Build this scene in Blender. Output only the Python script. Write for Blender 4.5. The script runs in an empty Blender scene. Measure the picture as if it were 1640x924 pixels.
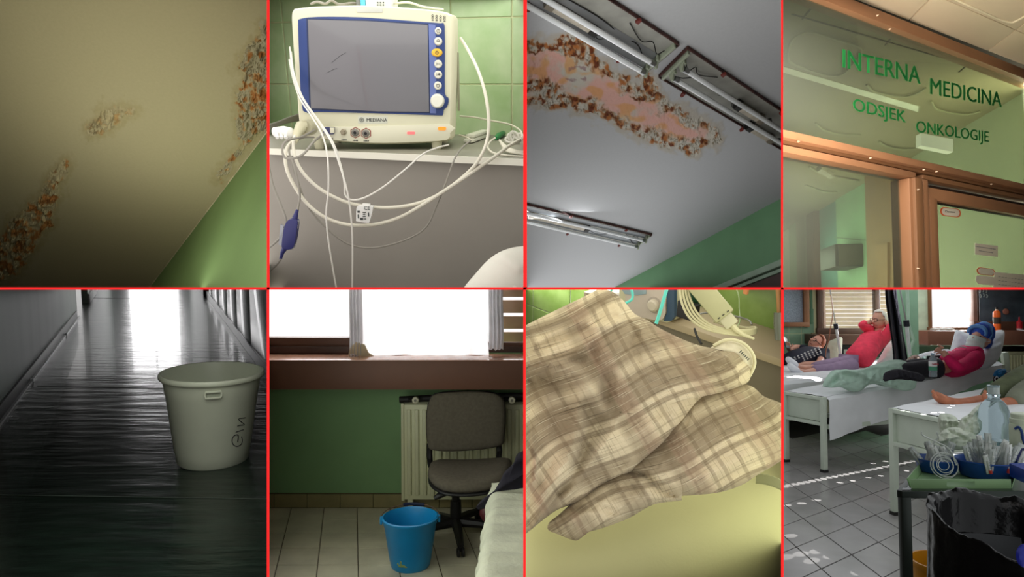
import bpy, bmesh, math, random
from mathutils import Vector, Matrix, noise
random.seed(4); V = Vector; PI = math.pi
C = bpy.context.scene.collection
S = bpy.context.scene
# ---------------- camera, world, exposure ----------------
F = 1100.0; CX, CY = 820.0, 462.0; CAMZ = 1.6
cd = bpy.data.cameras.new('camera'); cam = bpy.data.objects.new('camera', cd); C.objects.link(cam)
cd.sensor_width = 36; cd.lens = 36*F/1640; cd.clip_start = .05; cd.clip_end = 60
cam.location = (0, 0, CAMZ); cam.rotation_euler = (PI/2, 0, 0); S.camera = cam
S.view_settings.view_transform = 'Standard'; S.view_settings.look = 'None'
S.view_settings.exposure = 0; S.view_settings.gamma = 1; S.view_settings.use_curve_mapping = False
W = bpy.data.worlds.new('daylight'); S.world = W; W.use_nodes = True
W.node_tree.nodes['Background'].inputs[0].default_value = (1, .985, .97, 1)
W.node_tree.nodes['Background'].inputs[1].default_value = 1.12
D0 = 1.25          # where the red edged partitions of the eight bays begin

class Cell:        # one bay: its pixel window and the pitch of its room
    def __init__(s, n, x0, x1, y0, y1, yh, sides='LRTB'):
        s.n = n; s.x0, s.x1, s.y0, s.y1 = x0, x1, y0, y1; s.yh = yh; s.sides = sides
        s.th = math.atan((CY-yh)/F); s.R = Matrix.Rotation(s.th, 3, 'X'); s.Ri = s.R.inverted()
        s.M = Matrix.Translation((0, 0, CAMZ)) @ s.R.to_4x4()
    def ray(s, px, py): return s.Ri @ V(((px-CX)/F, 1, (CY-py)/F))
    def planes(s):   # inward normals of the window's side planes, world space, through the camera
        out = []
        for k in s.sides:
            if k == 'L': a = (s.x0-CX)/F; n = V((1, -a, 0))
            if k == 'R': a = (s.x1-CX)/F; n = V((-1, a, 0))
            if k == 'T': a = (CY-s.y0)/F; n = V((0, a, -1))
            if k == 'B': a = (CY-s.y1)/F; n = V((0, -a, 1))
            out.append((k, n.normalized()))
        return out
CELLS = {1: Cell(1, -2, 428.6, -2, 460.9, 1100), 2: Cell(2, 430.4, 839.5, -2, 460.9, 130),
         3: Cell(3, 842.6, 1251.9, -2, 460.9, 735), 4: Cell(4, 1253.2, 1642, -2, 460.9, 525),
         5: Cell(5, -2, 428.4, 463.1, 926, 354), 6: Cell(6, 430.4, 838.8, 463.1, 926, 420),
         7: Cell(7, 841.2, 1251.8, 463.1, 926, 60), 8: Cell(8, 1254.3, 1642, 463.1, 926, 500)}
K = CELLS[1]; TOP = []      # current bay; (object, bay) of every top-level object
def cell(n):
    global K; K = CELLS[n]
def ray(px, py): return K.ray(px, py)
def pz(px, py, z): d = ray(px, py); return d*(z/d.z)
def py_(px, py, y): d = ray(px, py); return d*(y/d.y)
def pd(px, py, dep): return ray(px, py)*dep                  # at camera depth
def pp(px, py, p0, n): d = ray(px, py); return d*(p0.dot(n)/d.dot(n))

def panel(side, a, b, d0, d1, power, col=(1, 1, 1), spread=PI):   # added fill light flat on a partition, edge-on to the camera
    eps = .25
    if side in 'TB':
        yy = (K.y0-eps*.6) if side == 'T' else (K.y1+eps*.6); m = (a+b)/2
        e = V((1, 0, 0)); r = V((0, 1, (CY-yy)/F)); c0 = V(((m-CX)/F, 1, (CY-yy)/F))
        n = V((0, (CY-yy)/F, -1)) if side == 'T' else V((0, -(CY-yy)/F, 1))
    else:
        xx = (K.x0-eps*.6) if side == 'L' else (K.x1+eps*.6); m = (a+b)/2
        e = V((0, 0, 1)); r = V(((xx-CX)/F, 1, 0)); c0 = V(((xx-CX)/F, 1, (CY-m)/F))
        n = V((1, -(xx-CX)/F, 0)) if side == 'L' else V((-1, (xx-CX)/F, 0))
    dm = (d0+d1)/2; n.normalize(); rl = r.length; r = r/rl
    z = -n; x = r.cross(z).normalized()
    L = bpy.data.lights.new('fill_panel', 'AREA'); L.shape = 'RECTANGLE'
    L.size = abs(b-a)/F*dm; L.size_y = (d1-d0)*rl; L.energy = power; L.color = col; L.spread = spread
    o = bpy.data.objects.new('fill_panel', L); C.objects.link(o)
    M = Matrix((x, r, z)).transposed().to_4x4(); M.translation = c0*dm + V((0, 0, CAMZ)); o.matrix_world = M
    return o
def area(loc, target, sx, sy, power, col=(1, 1, 1), spread=PI):   # a lamp standing in the bay's room (local coordinates)
    L = bpy.data.lights.new('area_lamp', 'AREA'); L.shape = 'RECTANGLE'; L.size = sx; L.size_y = sy
    L.energy = power; L.color = col; L.spread = spread
    o = bpy.data.objects.new('area_lamp', L); C.objects.link(o)
    q = (V(target)-V(loc)).to_track_quat('-Z', 'Y').to_matrix().to_4x4(); q.translation = V(loc)
    o.matrix_world = K.M @ q; return o
# ---------------- added fill lights of the eight bays ----------------
cell(1); panel('B', 10, 220, 2.0, 3.3, 4.5, (1, .96, .9)); panel('T', 10, 420, 1.27, 1.9, 11, (1, .97, .92)); panel('R', 60, 260, 1.27, 2.1, 6, (1, .96, .88)); panel('R', 260, 455, 1.27, 1.6, 3.5, (1, .96, .88)); panel('L', 320, 455, 2.0, 3.0, 2, (1, .95, .84)); panel('B', 10, 400, 1.3, 1.9, .8, (1, .95, .84))
cell(2); panel('T', 440, 830, 1.27, 2.0, 3.2, (1, .98, .95)); panel('L', 10, 420, 1.27, 2.1, 2.2, (1, .95, .95)); panel('R', 0, 200, 1.3, 1.95, .5, (1, .98, .9))
cell(3); panel('L', 20, 400, 1.8, 3.3, 9, (1, 1, 1)); panel('B', 850, 1060, 4.0, 9.5, 20, (1, 1, 1)); panel('B', 850, 1240, 1.4, 3.0, 7, (1, .99, .97))
cell(4); panel('B', 1260, 1640, 1.3, 2.2, 36, (1, .93, .86)); panel('T', 1300, 1640, 1.4, 2.4, 20, (1, .95, .9)); panel('L', 10, 450, 1.3, 2.0, 24, (1, .95, .88)); panel('R', 60, 450, 3.75, 3.95, 14, (1, 1, .85)); panel('L', 380, 455, 4, 8, 50, (.9, 1, .95)); panel('R', 120, 455, 3.6, 3.7, 9, (1, 1, .8)); panel('B', 1260, 1500, 4.3, 7, 18, (1, .98, .85))
cell(5); panel('T', 100, 420, 1.35, 2.2, 3.6, (.97, 1, .9)); panel('R', 470, 560, 3.2, 4.6, 1.2, (1, .98, 1))
cell(6); panel('L', 480, 900, 1.8, 3.2, 9, (.95, 1, .9)); panel('T', 500, 800, 1.3, 1.9, 2.6, (1, .98, .9))
cell(7); panel('T', 850, 1240, 1.27, 2.1, 2.1, (1, .97, .84)); panel('L', 466, 920, 1.27, 1.9, 1.5, (1, .97, .84)); panel('R', 470, 900, 1.27, 1.6, .9, (.98, 1, .8)); panel('T', 845, 1000, 2.15, 2.7, 3.5, (1, 1, .92))
cell(8); panel('T', 1260, 1640, 2.0, 7.0, 20, (.93, .97, 1)); panel('T', 1260, 1640, 7.0, 9.6, 22, (.95, .98, 1)); panel('R', 480, 900, 1.6, 6.0, 14, (.95, .98, 1)); panel('L', 480, 900, 3, 8.0, 10, (.95, .98, 1))
# ---------------- materials ----------------
def lin(c): return tuple((x/255/12.92 if x <= 10.3 else ((x/255+.055)/1.055)**2.4) for x in c[:3])
MATS = {}
def mat(name, col, rough=.55, metal=0, nv=.07, ns=6, bump=0, bs=60, spec=.5, trans=0, ior=1.45, emit=0, sheen=0, coat=0, alpha=1, stretch=None, bd=.002, pos=False, c2=None):
    if name in MATS: return MATS[name]
    m = bpy.data.materials.new(name); m.use_nodes = True; nt = m.node_tree; b = nt.nodes['Principled BSDF']
    c = lin(col)
    b.inputs['Base Color'].default_value = (*c, 1); b.inputs['Roughness'].default_value = rough
    b.inputs['Metallic'].default_value = metal; b.inputs['Specular IOR Level'].default_value = spec
    b.inputs['IOR'].default_value = ior; b.inputs['Transmission Weight'].default_value = trans
    b.inputs['Coat Weight'].default_value = coat; b.inputs['Sheen Weight'].default_value = sheen; b.inputs['Alpha'].default_value = alpha
    if emit: b.inputs['Emission Color'].default_value = (*c, 1); b.inputs['Emission Strength'].default_value = emit
    tc = nt.nodes.new('ShaderNodeTexCoord'); src = tc.outputs['Object']
    if pos: src = nt.nodes.new('ShaderNodeNewGeometry').outputs['Position']
    if stretch:
        mp = nt.nodes.new('ShaderNodeMapping'); mp.inputs['Scale'].default_value = stretch
        nt.links.new(src, mp.inputs[0]); src = mp.outputs[0]
    if nv:
        n = nt.nodes.new('ShaderNodeTexNoise'); n.inputs['Scale'].default_value = ns; n.inputs['Detail'].default_value = 6
        nt.links.new(src, n.inputs['Vector'])
        mx = nt.nodes.new('ShaderNodeMix'); mx.data_type = 'RGBA'
        mx.inputs[6].default_value = (*[x*(1-2*nv) for x in c], 1); mx.inputs[7].default_value = (*[min(1, x*(1+2*nv)) for x in c], 1)
        if c2: mx.inputs[6].default_value = (*c, 1); mx.inputs[7].default_value = (*lin(c2), 1)
        fr = nt.nodes.new('ShaderNodeMapRange'); fr.inputs[1].default_value = .32; fr.inputs[2].default_value = .68
        nt.links.new(n.outputs[0], fr.inputs[0]); nt.links.new(fr.outputs[0], mx.inputs[0]); nt.links.new(mx.outputs[2], b.inputs['Base Color'])
    if bump:
        n2 = nt.nodes.new('ShaderNodeTexNoise'); n2.inputs['Scale'].default_value = bs; n2.inputs['Detail'].default_value = 4
        nt.links.new(src, n2.inputs['Vector']); bp = nt.nodes.new('ShaderNodeBump')
        bp.inputs['Strength'].default_value = bump; bp.inputs['Distance'].default_value = bd
        nt.links.new(n2.outputs[0], bp.inputs['Height']); nt.links.new(bp.outputs[0], b.inputs['Normal'])
    MATS[name] = m; return m
def attr_mat(name, rough=.8, bump=.4, bs=90, fine=.12, spec=.3):    # colour of the surface itself read from the mesh (stains, print)
    if name in MATS: return MATS[name]
    m = bpy.data.materials.new(name); m.use_nodes = True; nt = m.node_tree; b = nt.nodes['Principled BSDF']
    b.inputs['Roughness'].default_value = rough; b.inputs['Specular IOR Level'].default_value = spec
    a = nt.nodes.new('ShaderNodeVertexColor'); a.layer_name = 'stain'
    tc = nt.nodes.new('ShaderNodeTexCoord'); n = nt.nodes.new('ShaderNodeTexNoise'); n.inputs['Scale'].default_value = bs; n.inputs['Detail'].default_value = 5
    nt.links.new(tc.outputs['Object'], n.inputs['Vector'])
    mr = nt.nodes.new('ShaderNodeMapRange'); mr.inputs[3].default_value = 1-fine; mr.inputs[4].default_value = 1+fine
    nt.links.new(n.outputs[0], mr.inputs[0])
    mx = nt.nodes.new('ShaderNodeVectorMath'); mx.operation = 'SCALE'
    nt.links.new(a.outputs[0], mx.inputs[0]); nt.links.new(mr.outputs[0], mx.inputs['Scale']); nt.links.new(mx.outputs[0], b.inputs['Base Color'])
    bp = nt.nodes.new('ShaderNodeBump'); bp.inputs['Strength'].default_value = bump; bp.inputs['Distance'].default_value = .002
    nt.links.new(n.outputs[0], bp.inputs['Height']); nt.links.new(bp.outputs[0], b.inputs['Normal'])
    MATS[name] = m; return m
def glass(name, col=(255, 255, 255), rough=.0, opaque=.1, refl=.08):   # thin pane: mostly clear, some mirror, a little film of dirt
    if name in MATS: return MATS[name]
    m = bpy.data.materials.new(name); m.use_nodes = True; nt = m.node_tree
    for n in list(nt.nodes):
        if n.type == 'BSDF_PRINCIPLED': nt.nodes.remove(n)
    out = nt.nodes['Material Output']; t = nt.nodes.new('ShaderNodeBsdfTransparent'); t.inputs[0].default_value = (*lin(col), 1)
    g = nt.nodes.new('ShaderNodeBsdfGlossy'); g.inputs['Roughness'].default_value = max(rough, .02)
    d = nt.nodes.new('ShaderNodeBsdfDiffuse'); d.inputs[0].default_value = (*lin(col), 1)
    a = nt.nodes.new('ShaderNodeMixShader'); a.inputs[0].default_value = refl
    b2 = nt.nodes.new('ShaderNodeMixShader'); b2.inputs[0].default_value = opaque
    nt.links.new(t.outputs[0], a.inputs[1]); nt.links.new(g.outputs[0], a.inputs[2])
    nt.links.new(a.outputs[0], b2.inputs[1]); nt.links.new(d.outputs[0], b2.inputs[2]); nt.links.new(b2.outputs[0], out.inputs[0])
    MATS[name] = m; return m

# ---------------- mesh builder ----------------
class MB:
    def __init__(s): s.v = []; s.f = []; s.col = None; s.uv = None
    def add(s, vs, fs):
        o = len(s.v); s.v += [V(p) for p in vs]; s.f += [tuple(i+o for i in f) for f in fs]; return s
    def box(s, a, b):
        (x0, y0, z0), (x1, y1, z1) = a, b
        return s.obox(V(((x0+x1)/2, (y0+y1)/2, (z0+z1)/2)), V((1, 0, 0)), V((0, 1, 0)), V((0, 0, 1)), abs(x1-x0), abs(y1-y0), abs(z1-z0))
    def obox(s, c, ex, ey, ez, sx, sy, sz):
        vs = [V(c)+ex*(i*sx/2)+ey*(j*sy/2)+ez*(k*sz/2) for i in (-1, 1) for j in (-1, 1) for k in (-1, 1)]
        return s.add(vs, [(0, 1, 3, 2), (4, 6, 7, 5), (0, 4, 5, 1), (2, 3, 7, 6), (0, 2, 6, 4), (1, 5, 7, 3)])
    def beam(s, a, b, w, h, up=V((0, 0, 1))):
        a, b = V(a), V(b); d = (b-a); L = d.length; d.normalize(); x = d.cross(up)
        if x.length < 1e-4: x = d.cross(V((0, 1, 0)))
        x.normalize(); z = x.cross(d)
        return s.obox((a+b)/2, d, x, z, L, w, h)
    def prism(s, pts, ext):
        n = len(pts); ext = V(ext); vs = [V(p) for p in pts]+[V(p)+ext for p in pts]
        fs = [tuple(range(n)), tuple(range(2*n-1, n-1, -1))]+[(i, i+n, (i+1) % n+n, (i+1) % n) for i in range(n)]
        return s.add(vs, fs)
    def tube(s, pts, r, seg=8, caps=True, closed=False):
        pts = [V(p) for p in pts]; n = len(pts); rr = r if isinstance(r, (list, tuple)) else [r]*n
        vs = []; fs = []; u = None
        for i, p in enumerate(pts):
            d = (pts[(i+1) % n] if (closed or i < n-1) else pts[i])-(pts[i-1] if (closed or i > 0) else pts[i])
            if d.length < 1e-9: d = V((0, 0, 1))
            d.normalize()
            if u is None: u = d.orthogonal().normalized()
            u = (u-d*u.dot(d)); u = u.normalized() if u.length > 1e-6 else d.orthogonal().normalized(); w = d.cross(u)
            for k in range(seg):
                a = 2*PI*k/seg; vs.append(p+(u*math.cos(a)+w*math.sin(a))*rr[i])
        m = n if closed else n-1
        for i in range(m):
            for k in range(seg):
                j = (i+1) % n; fs.append((i*seg+k, i*seg+(k+1) % seg, j*seg+(k+1) % seg, j*seg+k))
        if caps and not closed: fs += [tuple(range(seg-1, -1, -1)), tuple((n-1)*seg+k for k in range(seg))]
        return s.add(vs, fs)
    def lathe(s, c, prof, seg=32, ax=V((0, 0, 1)), caps=(False, False), a0=0, a1=2*PI, wob=None):
        c = V(c); ax = V(ax).normalized(); u = ax.orthogonal().normalized() if abs(ax.z) < .999 else V((1, 0, 0)); w = ax.cross(u)
        vs = []; fs = []; full = abs(a1-a0-2*PI) < 1e-6; ns = seg if full else seg+1
        for i, (r, h) in enumerate(prof):
            for k in range(ns):
                a = a0+(a1-a0)*k/seg; q = r if wob is None else r*(1+wob(a, h))
                vs.append(c+ax*h+(u*math.cos(a)+w*math.sin(a))*q)
        for i in range(len(prof)-1):
            for k in range(seg):
                k2 = (k+1) % ns; fs.append((i*ns+k, i*ns+k2, (i+1)*ns+k2, (i+1)*ns+k))
        if caps[0]: fs.append(tuple(range(ns-1, -1, -1)))
        if caps[1]: fs.append(tuple((len(prof)-1)*ns+k for k in range(ns)))
        return s.add(vs, fs)
    def ball(s, c, rx, ry=None, rz=None, seg=16, rings=10, R=None):
        ry = ry or rx; rz = rz or rx; vs = []; fs = []; c = V(c)
        for i in range(rings+1):
            t = PI*i/rings
            for k in range(seg):
                a = 2*PI*k/seg; p = V((rx*math.sin(t)*math.cos(a), ry*math.sin(t)*math.sin(a), rz*math.cos(t)))
                vs.append(c+(R @ p if R else p))
        for i in range(rings):
            for k in range(seg): fs.append((i*seg+k, (i+1)*seg+k, (i+1)*seg+(k+1) % seg, i*seg+(k+1) % seg))
        return s.add(vs, fs)
    def grid(s, fn, nu, nv, wrapu=False):
        vs = [fn(i/nu, j/nv) for j in range(nv+1) for i in range(nu+1)]
        fs = [(j*(nu+1)+i, j*(nu+1)+i+1, (j+1)*(nu+1)+i+1, (j+1)*(nu+1)+i) for j in range(nv) for i in range(nu)]
        return s.add(vs, fs)
    def mesh(s, name, off, m, bevel=0, smooth=True, ang=35, recalc=True, weld=False, sub=0, solid=0, bseg=2):
        me = bpy.data.meshes.new(name); me.from_pydata([p-off for p in s.v], [], s.f)
        if bevel or recalc or weld:
            bm = bmesh.new(); bm.from_mesh(me)
            if weld: bmesh.ops.remove_doubles(bm, verts=bm.verts, dist=1e-5)
            if recalc: bmesh.ops.recalc_face_normals(bm, faces=bm.faces)
            if bevel:
                es = [e for e in bm.edges if len(e.link_faces) == 2 and e.calc_face_angle(0) > .5]
                bmesh.ops.bevel(bm, geom=es, offset=bevel, segments=bseg, affect='EDGES', profile=.6, clamp_overlap=True)
            bm.to_mesh(me); bm.free()
        if smooth:
            me.shade_smooth(); me.set_sharp_from_angle(angle=math.radians(ang))
        if m: me.materials.append(m)
        if s.uv is not None:
            ul = me.uv_layers.new(name='cloth'); ul.data.foreach_set('uv', [x for l in me.loops for x in s.uv[l.vertex_index]])
        if s.col is not None:
            ca = me.color_attributes.new('stain', 'FLOAT_COLOR', 'POINT')
            buf = []
            for c in s.col: buf += [c[0], c[1], c[2], 1]
            ca.data.foreach_set('color', buf)
        return me
def cat_(o, label, cat, group=None, kind=None):
    if label: o['label'] = label
    if cat: o['category'] = cat
    if group: o['group'] = group
    if kind: o['kind'] = kind
    return o
def thing(name, label, cat, base, group=None):
    o = bpy.data.objects.new(name, None); o.empty_display_size = .05; C.objects.link(o)
    o['b'] = tuple(base); cat_(o, label, cat, group)
    o.matrix_world = K.M @ Matrix.Translation(V(base)); TOP.append((o, K)); return o
def base_of(o): return V(o['b'])
def part(parent, name, mb, m, label=None, kind=None, sub=0, solid=0, **kw):
    b = base_of(parent); me = mb.mesh(name, b, m, **kw); o = bpy.data.objects.new(name, me); C.objects.link(o)
    o.parent = parent; o['b'] = tuple(b); cat_(o, label, None, None, kind)
    mods(o, sub, solid); return o
def solo(name, mb, m, label, cat, group=None, kind=None, base=None, sub=0, solid=0, **kw):
    if base is None:
        n = len(mb.v); base = V((sum(p.x for p in mb.v)/n, sum(p.y for p in mb.v)/n, min(p.z for p in mb.v)))
    me = mb.mesh(name, V(base), m, **kw); o = bpy.data.objects.new(name, me); C.objects.link(o)
    o['b'] = tuple(base); cat_(o, label, cat, group, kind); mods(o, sub, solid)
    o.matrix_world = K.M @ Matrix.Translation(V(base)); TOP.append((o, K)); return o
def struct(name, mb, m, label=None, **kw): return solo(name, mb, m, label, None, None, 'structure', base=V((0, 0, 0)), **kw)
def mods(o, sub, solid):
    if solid: md = o.modifiers.new('s', 'SOLIDIFY'); md.thickness = solid; md.offset = 0
    if sub: md = o.modifiers.new('d', 'SUBSURF'); md.levels = sub; md.render_levels = sub
def copypart(parent, src, loc, scale=None, R=None):     # a copy of a piece, sharing its mesh
    o = src.copy(); C.objects.link(o); o.parent = parent; M = Matrix.Translation(V(loc)-base_of(parent))
    if R is not None: M = M @ R.to_4x4()
    if scale: M = M @ Matrix.Diagonal((*scale, 1))
    o.matrix_local = M; return o
def crv(pts, n=8):      # Catmull-Rom through points
    pts = [V(p) for p in pts]; out = []
    P = [pts[0]*2-pts[1]]+pts+[pts[-1]*2-pts[-2]]
    for i in range(1, len(P)-2):
        a, b, c, d = P[i-1], P[i], P[i+1], P[i+2]
        for k in range(n):
            t = k/n; out.append(.5*((2*b)+(c-a)*t+(2*a-5*b+4*c-d)*t*t+(3*b-a-3*c+d)*t**3))
    out.append(pts[-1]); return out
def crv2(pts, n=8): return [(p.x, p.y) for p in crv([V((a, b, 0)) for a, b in pts], n)]
FONT = None
def text(parent, name, s, origin, ex, ez, size, m, depth=.0006, align='CENTER', sx=1.0, label=None, bold=0):
    cu = bpy.data.curves.new('t', 'FONT'); cu.body = s; cu.size = 1; cu.align_x = align; cu.align_y = 'CENTER'
    cu.extrude = .0; cu.resolution_u = 3
    o = bpy.data.objects.new('t', cu); C.objects.link(o); dg = bpy.context.evaluated_depsgraph_get(); dg.update()
    me = bpy.data.meshes.new_from_object(o.evaluated_get(dg)); bpy.data.objects.remove(o); bpy.data.curves.remove(cu)
    n = V(ex).cross(V(ez)).normalized(); mb = MB()
    for sh in ((0,) if not bold else (-bold, 0, bold)):
        mb.add([V(origin)+V(ex)*((v.co.x+sh)*size*sx)+V(ez)*(v.co.y*size) for v in me.vertices], [tuple(p.vertices) for p in me.polygons])
    bpy.data.meshes.remove(me)
    return part(parent, name, mb, m, label=label, smooth=False, solid=depth, recalc=False)
def fbm(x, y, z=0, o=4): return noise.fractal(V((x, y, z)), .9, 2.1, o)
def nz(x, y, z=0): return noise.noise(V((x, y, z)))
def sst(a, b, x):
    t = max(0, min(1, (x-a)/(b-a))) if a != b else 0; return t*t*(3-2*t)
def lerp(a, b, t): return tuple(x+(y-x)*t for x, y in zip(a, b))
def seg_d(px, py, poly):      # distance to a polyline with radii
    best = 1e9
    for (x0, y0, r0), (x1, y1, r1) in zip(poly, poly[1:]):
        dx, dy = x1-x0, y1-y0; t = max(0, min(1, ((px-x0)*dx+(py-y0)*dy)/(dx*dx+dy*dy+1e-9)))
        d = math.hypot(px-x0-dx*t, py-y0-dy*t)-(r0+(r1-r0)*t)
        best = min(best, d)
    return best
def rrect(x0, y0, x1, y1, r, n=5):
    out = []
    for cx, cy, a in ((x1-r, y1-r, 0), (x0+r, y1-r, 90), (x0+r, y0+r, 180), (x1-r, y0+r, 270)):
        for k in range(n+1):
            t = math.radians(a+90*k/n); out.append((cx+r*math.cos(t), cy+r*math.sin(t)))
    return out
def tiles(parent, name, o, eu, ev, nu, nv, gap, th, m, keep=None, off=0.0, n=None, jit=0.0, bevel=.0012):
    # alike tiles laid one by one: o origin, eu/ev full pitch vectors; pieces share one mesh
    eu, ev = V(eu), V(ev); n = V(n) if n else eu.cross(ev).normalized(); gu = gap/eu.length; gv = gap/ev.length
    mb = MB(); a = eu*(.5-gu/2); b = ev*(.5-gv/2)
    mb.prism([-a-b, a-b, a+b, -a+b], n*th); me = mb.mesh(name, V((0, 0, 0)), m, bevel=bevel, bseg=1)
    cnt = 0; pb = base_of(parent)
    for i in range(nu[0], nu[1]):
        for j in range(nv[0], nv[1]):
            p = V(o)+eu*(i+.5+(off*(j % 2)))+ev*(j+.5)
            if keep and not keep(p, eu, ev): continue
            t = bpy.data.objects.new(name, me); C.objects.link(t); t.parent = parent
            t.matrix_local = Matrix.Translation(p-pb+n*random.uniform(-jit, jit)); cnt += 1
    return cnt
def inview(p, eu, ev):        # some corner of the piece inside the bay's window
    k = K; xs = []; ys = []
    for a in (-.5, .5):
        for b in (-.5, .5):
            q = k.R @ (p+eu*a+ev*b)
            if q.y < .3: return False
            xs.append(CX+F*q.x/q.y); ys.append(CY-F*q.z/q.y)
    return max(xs) > k.x0+.5 and min(xs) < k.x1-.5 and max(ys) > k.y0+.5 and min(ys) < k.y1-.5
def skin(parent, name, joints, edges, m, sub=2, root=0, label=None, smoothit=True):
    # joints: [(point, r) or (point, (rx, ry))]
    b = base_of(parent); me = bpy.data.meshes.new(name); me.from_pydata([V(p)-b for p, r in joints], edges, [])
    me.materials.append(m); o = bpy.data.objects.new(name, me); C.objects.link(o)
    md = o.modifiers.new('k', 'SKIN'); md.use_smooth_shade = True; md.branch_smoothing = .3
    sv = me.skin_vertices[0].data
    for i, (p, r) in enumerate(joints): sv[i].radius = r if isinstance(r, tuple) else (r, r)
    sv[root].use_root = True
    md = o.modifiers.new('d', 'SUBSURF'); md.levels = sub; md.render_levels = sub
    o.parent = parent; o['b'] = tuple(b); cat_(o, label, None); return o
board = mat('partition_board', (120, 116, 108), .9, nv=.03)

def plaid(name, base, dark, pale, fx=5.0, fy=4.0):     # woven check: bands and slub threads both ways, read from the cloth's own coordinates
    if name in MATS: return MATS[name]
    m = bpy.data.materials.new(name); m.use_nodes = True; nt = m.node_tree; b = nt.nodes['Principled BSDF']; L = nt.links.new
    b.inputs['Roughness'].default_value = .9; b.inputs['Specular IOR Level'].default_value = .15; b.inputs['Sheen Weight'].default_value = .1
    uv = nt.nodes.new('ShaderNodeUVMap'); sp = nt.nodes.new('ShaderNodeSeparateXYZ'); L(uv.outputs[0], sp.inputs[0])
    def n1(sock, sc, lo, hi, off=0, det=0):
        n = nt.nodes.new('ShaderNodeTexNoise'); n.noise_dimensions = '1D'; n.inputs['Scale'].default_value = sc; n.inputs['Detail'].default_value = det
        a = nt.nodes.new('ShaderNodeMath'); a.operation = 'ADD'; a.inputs[1].default_value = off; L(sock, a.inputs[0]); L(a.outputs[0], n.inputs['W'])
        r = nt.nodes.new('ShaderNodeMapRange'); r.inputs[1].default_value = lo; r.inputs[2].default_value = hi; L(n.outputs[0], r.inputs[0]); return r.outputs[0]
    def mixc(fac, a, c, k=1.0):
        f = nt.nodes.new('ShaderNodeMath'); f.operation = 'MULTIPLY'; f.inputs[1].default_value = k; L(fac, f.inputs[0])
        x = nt.nodes.new('ShaderNodeMix'); x.data_type = 'RGBA'; L(f.outputs[0], x.inputs[0])
        if isinstance(a, tuple): x.inputs[6].default_value = (*lin(a), 1)
        else: L(a, x.inputs[6])
        x.inputs[7].default_value = (*lin(c), 1); return x.outputs[2]
    X, Y = sp.outputs[0], sp.outputs[1]
    c = mixc(n1(Y, fy, .48, .54), base, dark, .66); c = mixc(n1(X, fx, .50, .56, 7), c, dark, .42)
    c = mixc(n1(Y, fy*5, .60, .68, 3), c, dark, .55); c = mixc(n1(X, fx*9, .60, .70, 2), c, dark, .40)
    c = mixc(n1(X, fx*2.2, .60, .66, 21), c, (176, 138, 118), .16)
    n = nt.nodes.new('ShaderNodeTexNoise'); mp = nt.nodes.new('ShaderNodeMapping'); mp.inputs['Scale'].default_value = (10, 420, 1); L(uv.outputs[0], mp.inputs[0]); L(mp.outputs[0], n.inputs['Vector']); n.inputs['Scale'].default_value = 1; n.inputs['Detail'].default_value = 2
    r = nt.nodes.new('ShaderNodeMapRange'); r.inputs[1].default_value = .60; r.inputs[2].default_value = .72; L(n.outputs[0], r.inputs[0]); c = mixc(r.outputs[0], c, pale, .55)
    r2 = nt.nodes.new('ShaderNodeMapRange'); r2.inputs[1].default_value = .40; r2.inputs[2].default_value = .28; L(n.outputs[0], r2.inputs[0]); c = mixc(r2.outputs[0], c, tuple(x*.5 for x in dark), .6)
    n3 = nt.nodes.new('ShaderNodeTexNoise'); mp3 = nt.nodes.new('ShaderNodeMapping'); mp3.inputs['Scale'].default_value = (420, 12, 1); L(uv.outputs[0], mp3.inputs[0]); L(mp3.outputs[0], n3.inputs['Vector']); n3.inputs['Scale'].default_value = 1
    r3 = nt.nodes.new('ShaderNodeMapRange'); r3.inputs[1].default_value = .40; r3.inputs[2].default_value = .30; L(n3.outputs[0], r3.inputs[0]); c = mixc(r3.outputs[0], c, dark, .45)
    L(c, b.inputs['Base Color']); bp = nt.nodes.new('ShaderNodeBump'); bp.inputs['Strength'].default_value = .35; bp.inputs['Distance'].default_value = .002; L(n.outputs[0], bp.inputs['Height']); L(bp.outputs[0], b.inputs['Normal'])
    MATS[name] = m; return m
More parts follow.
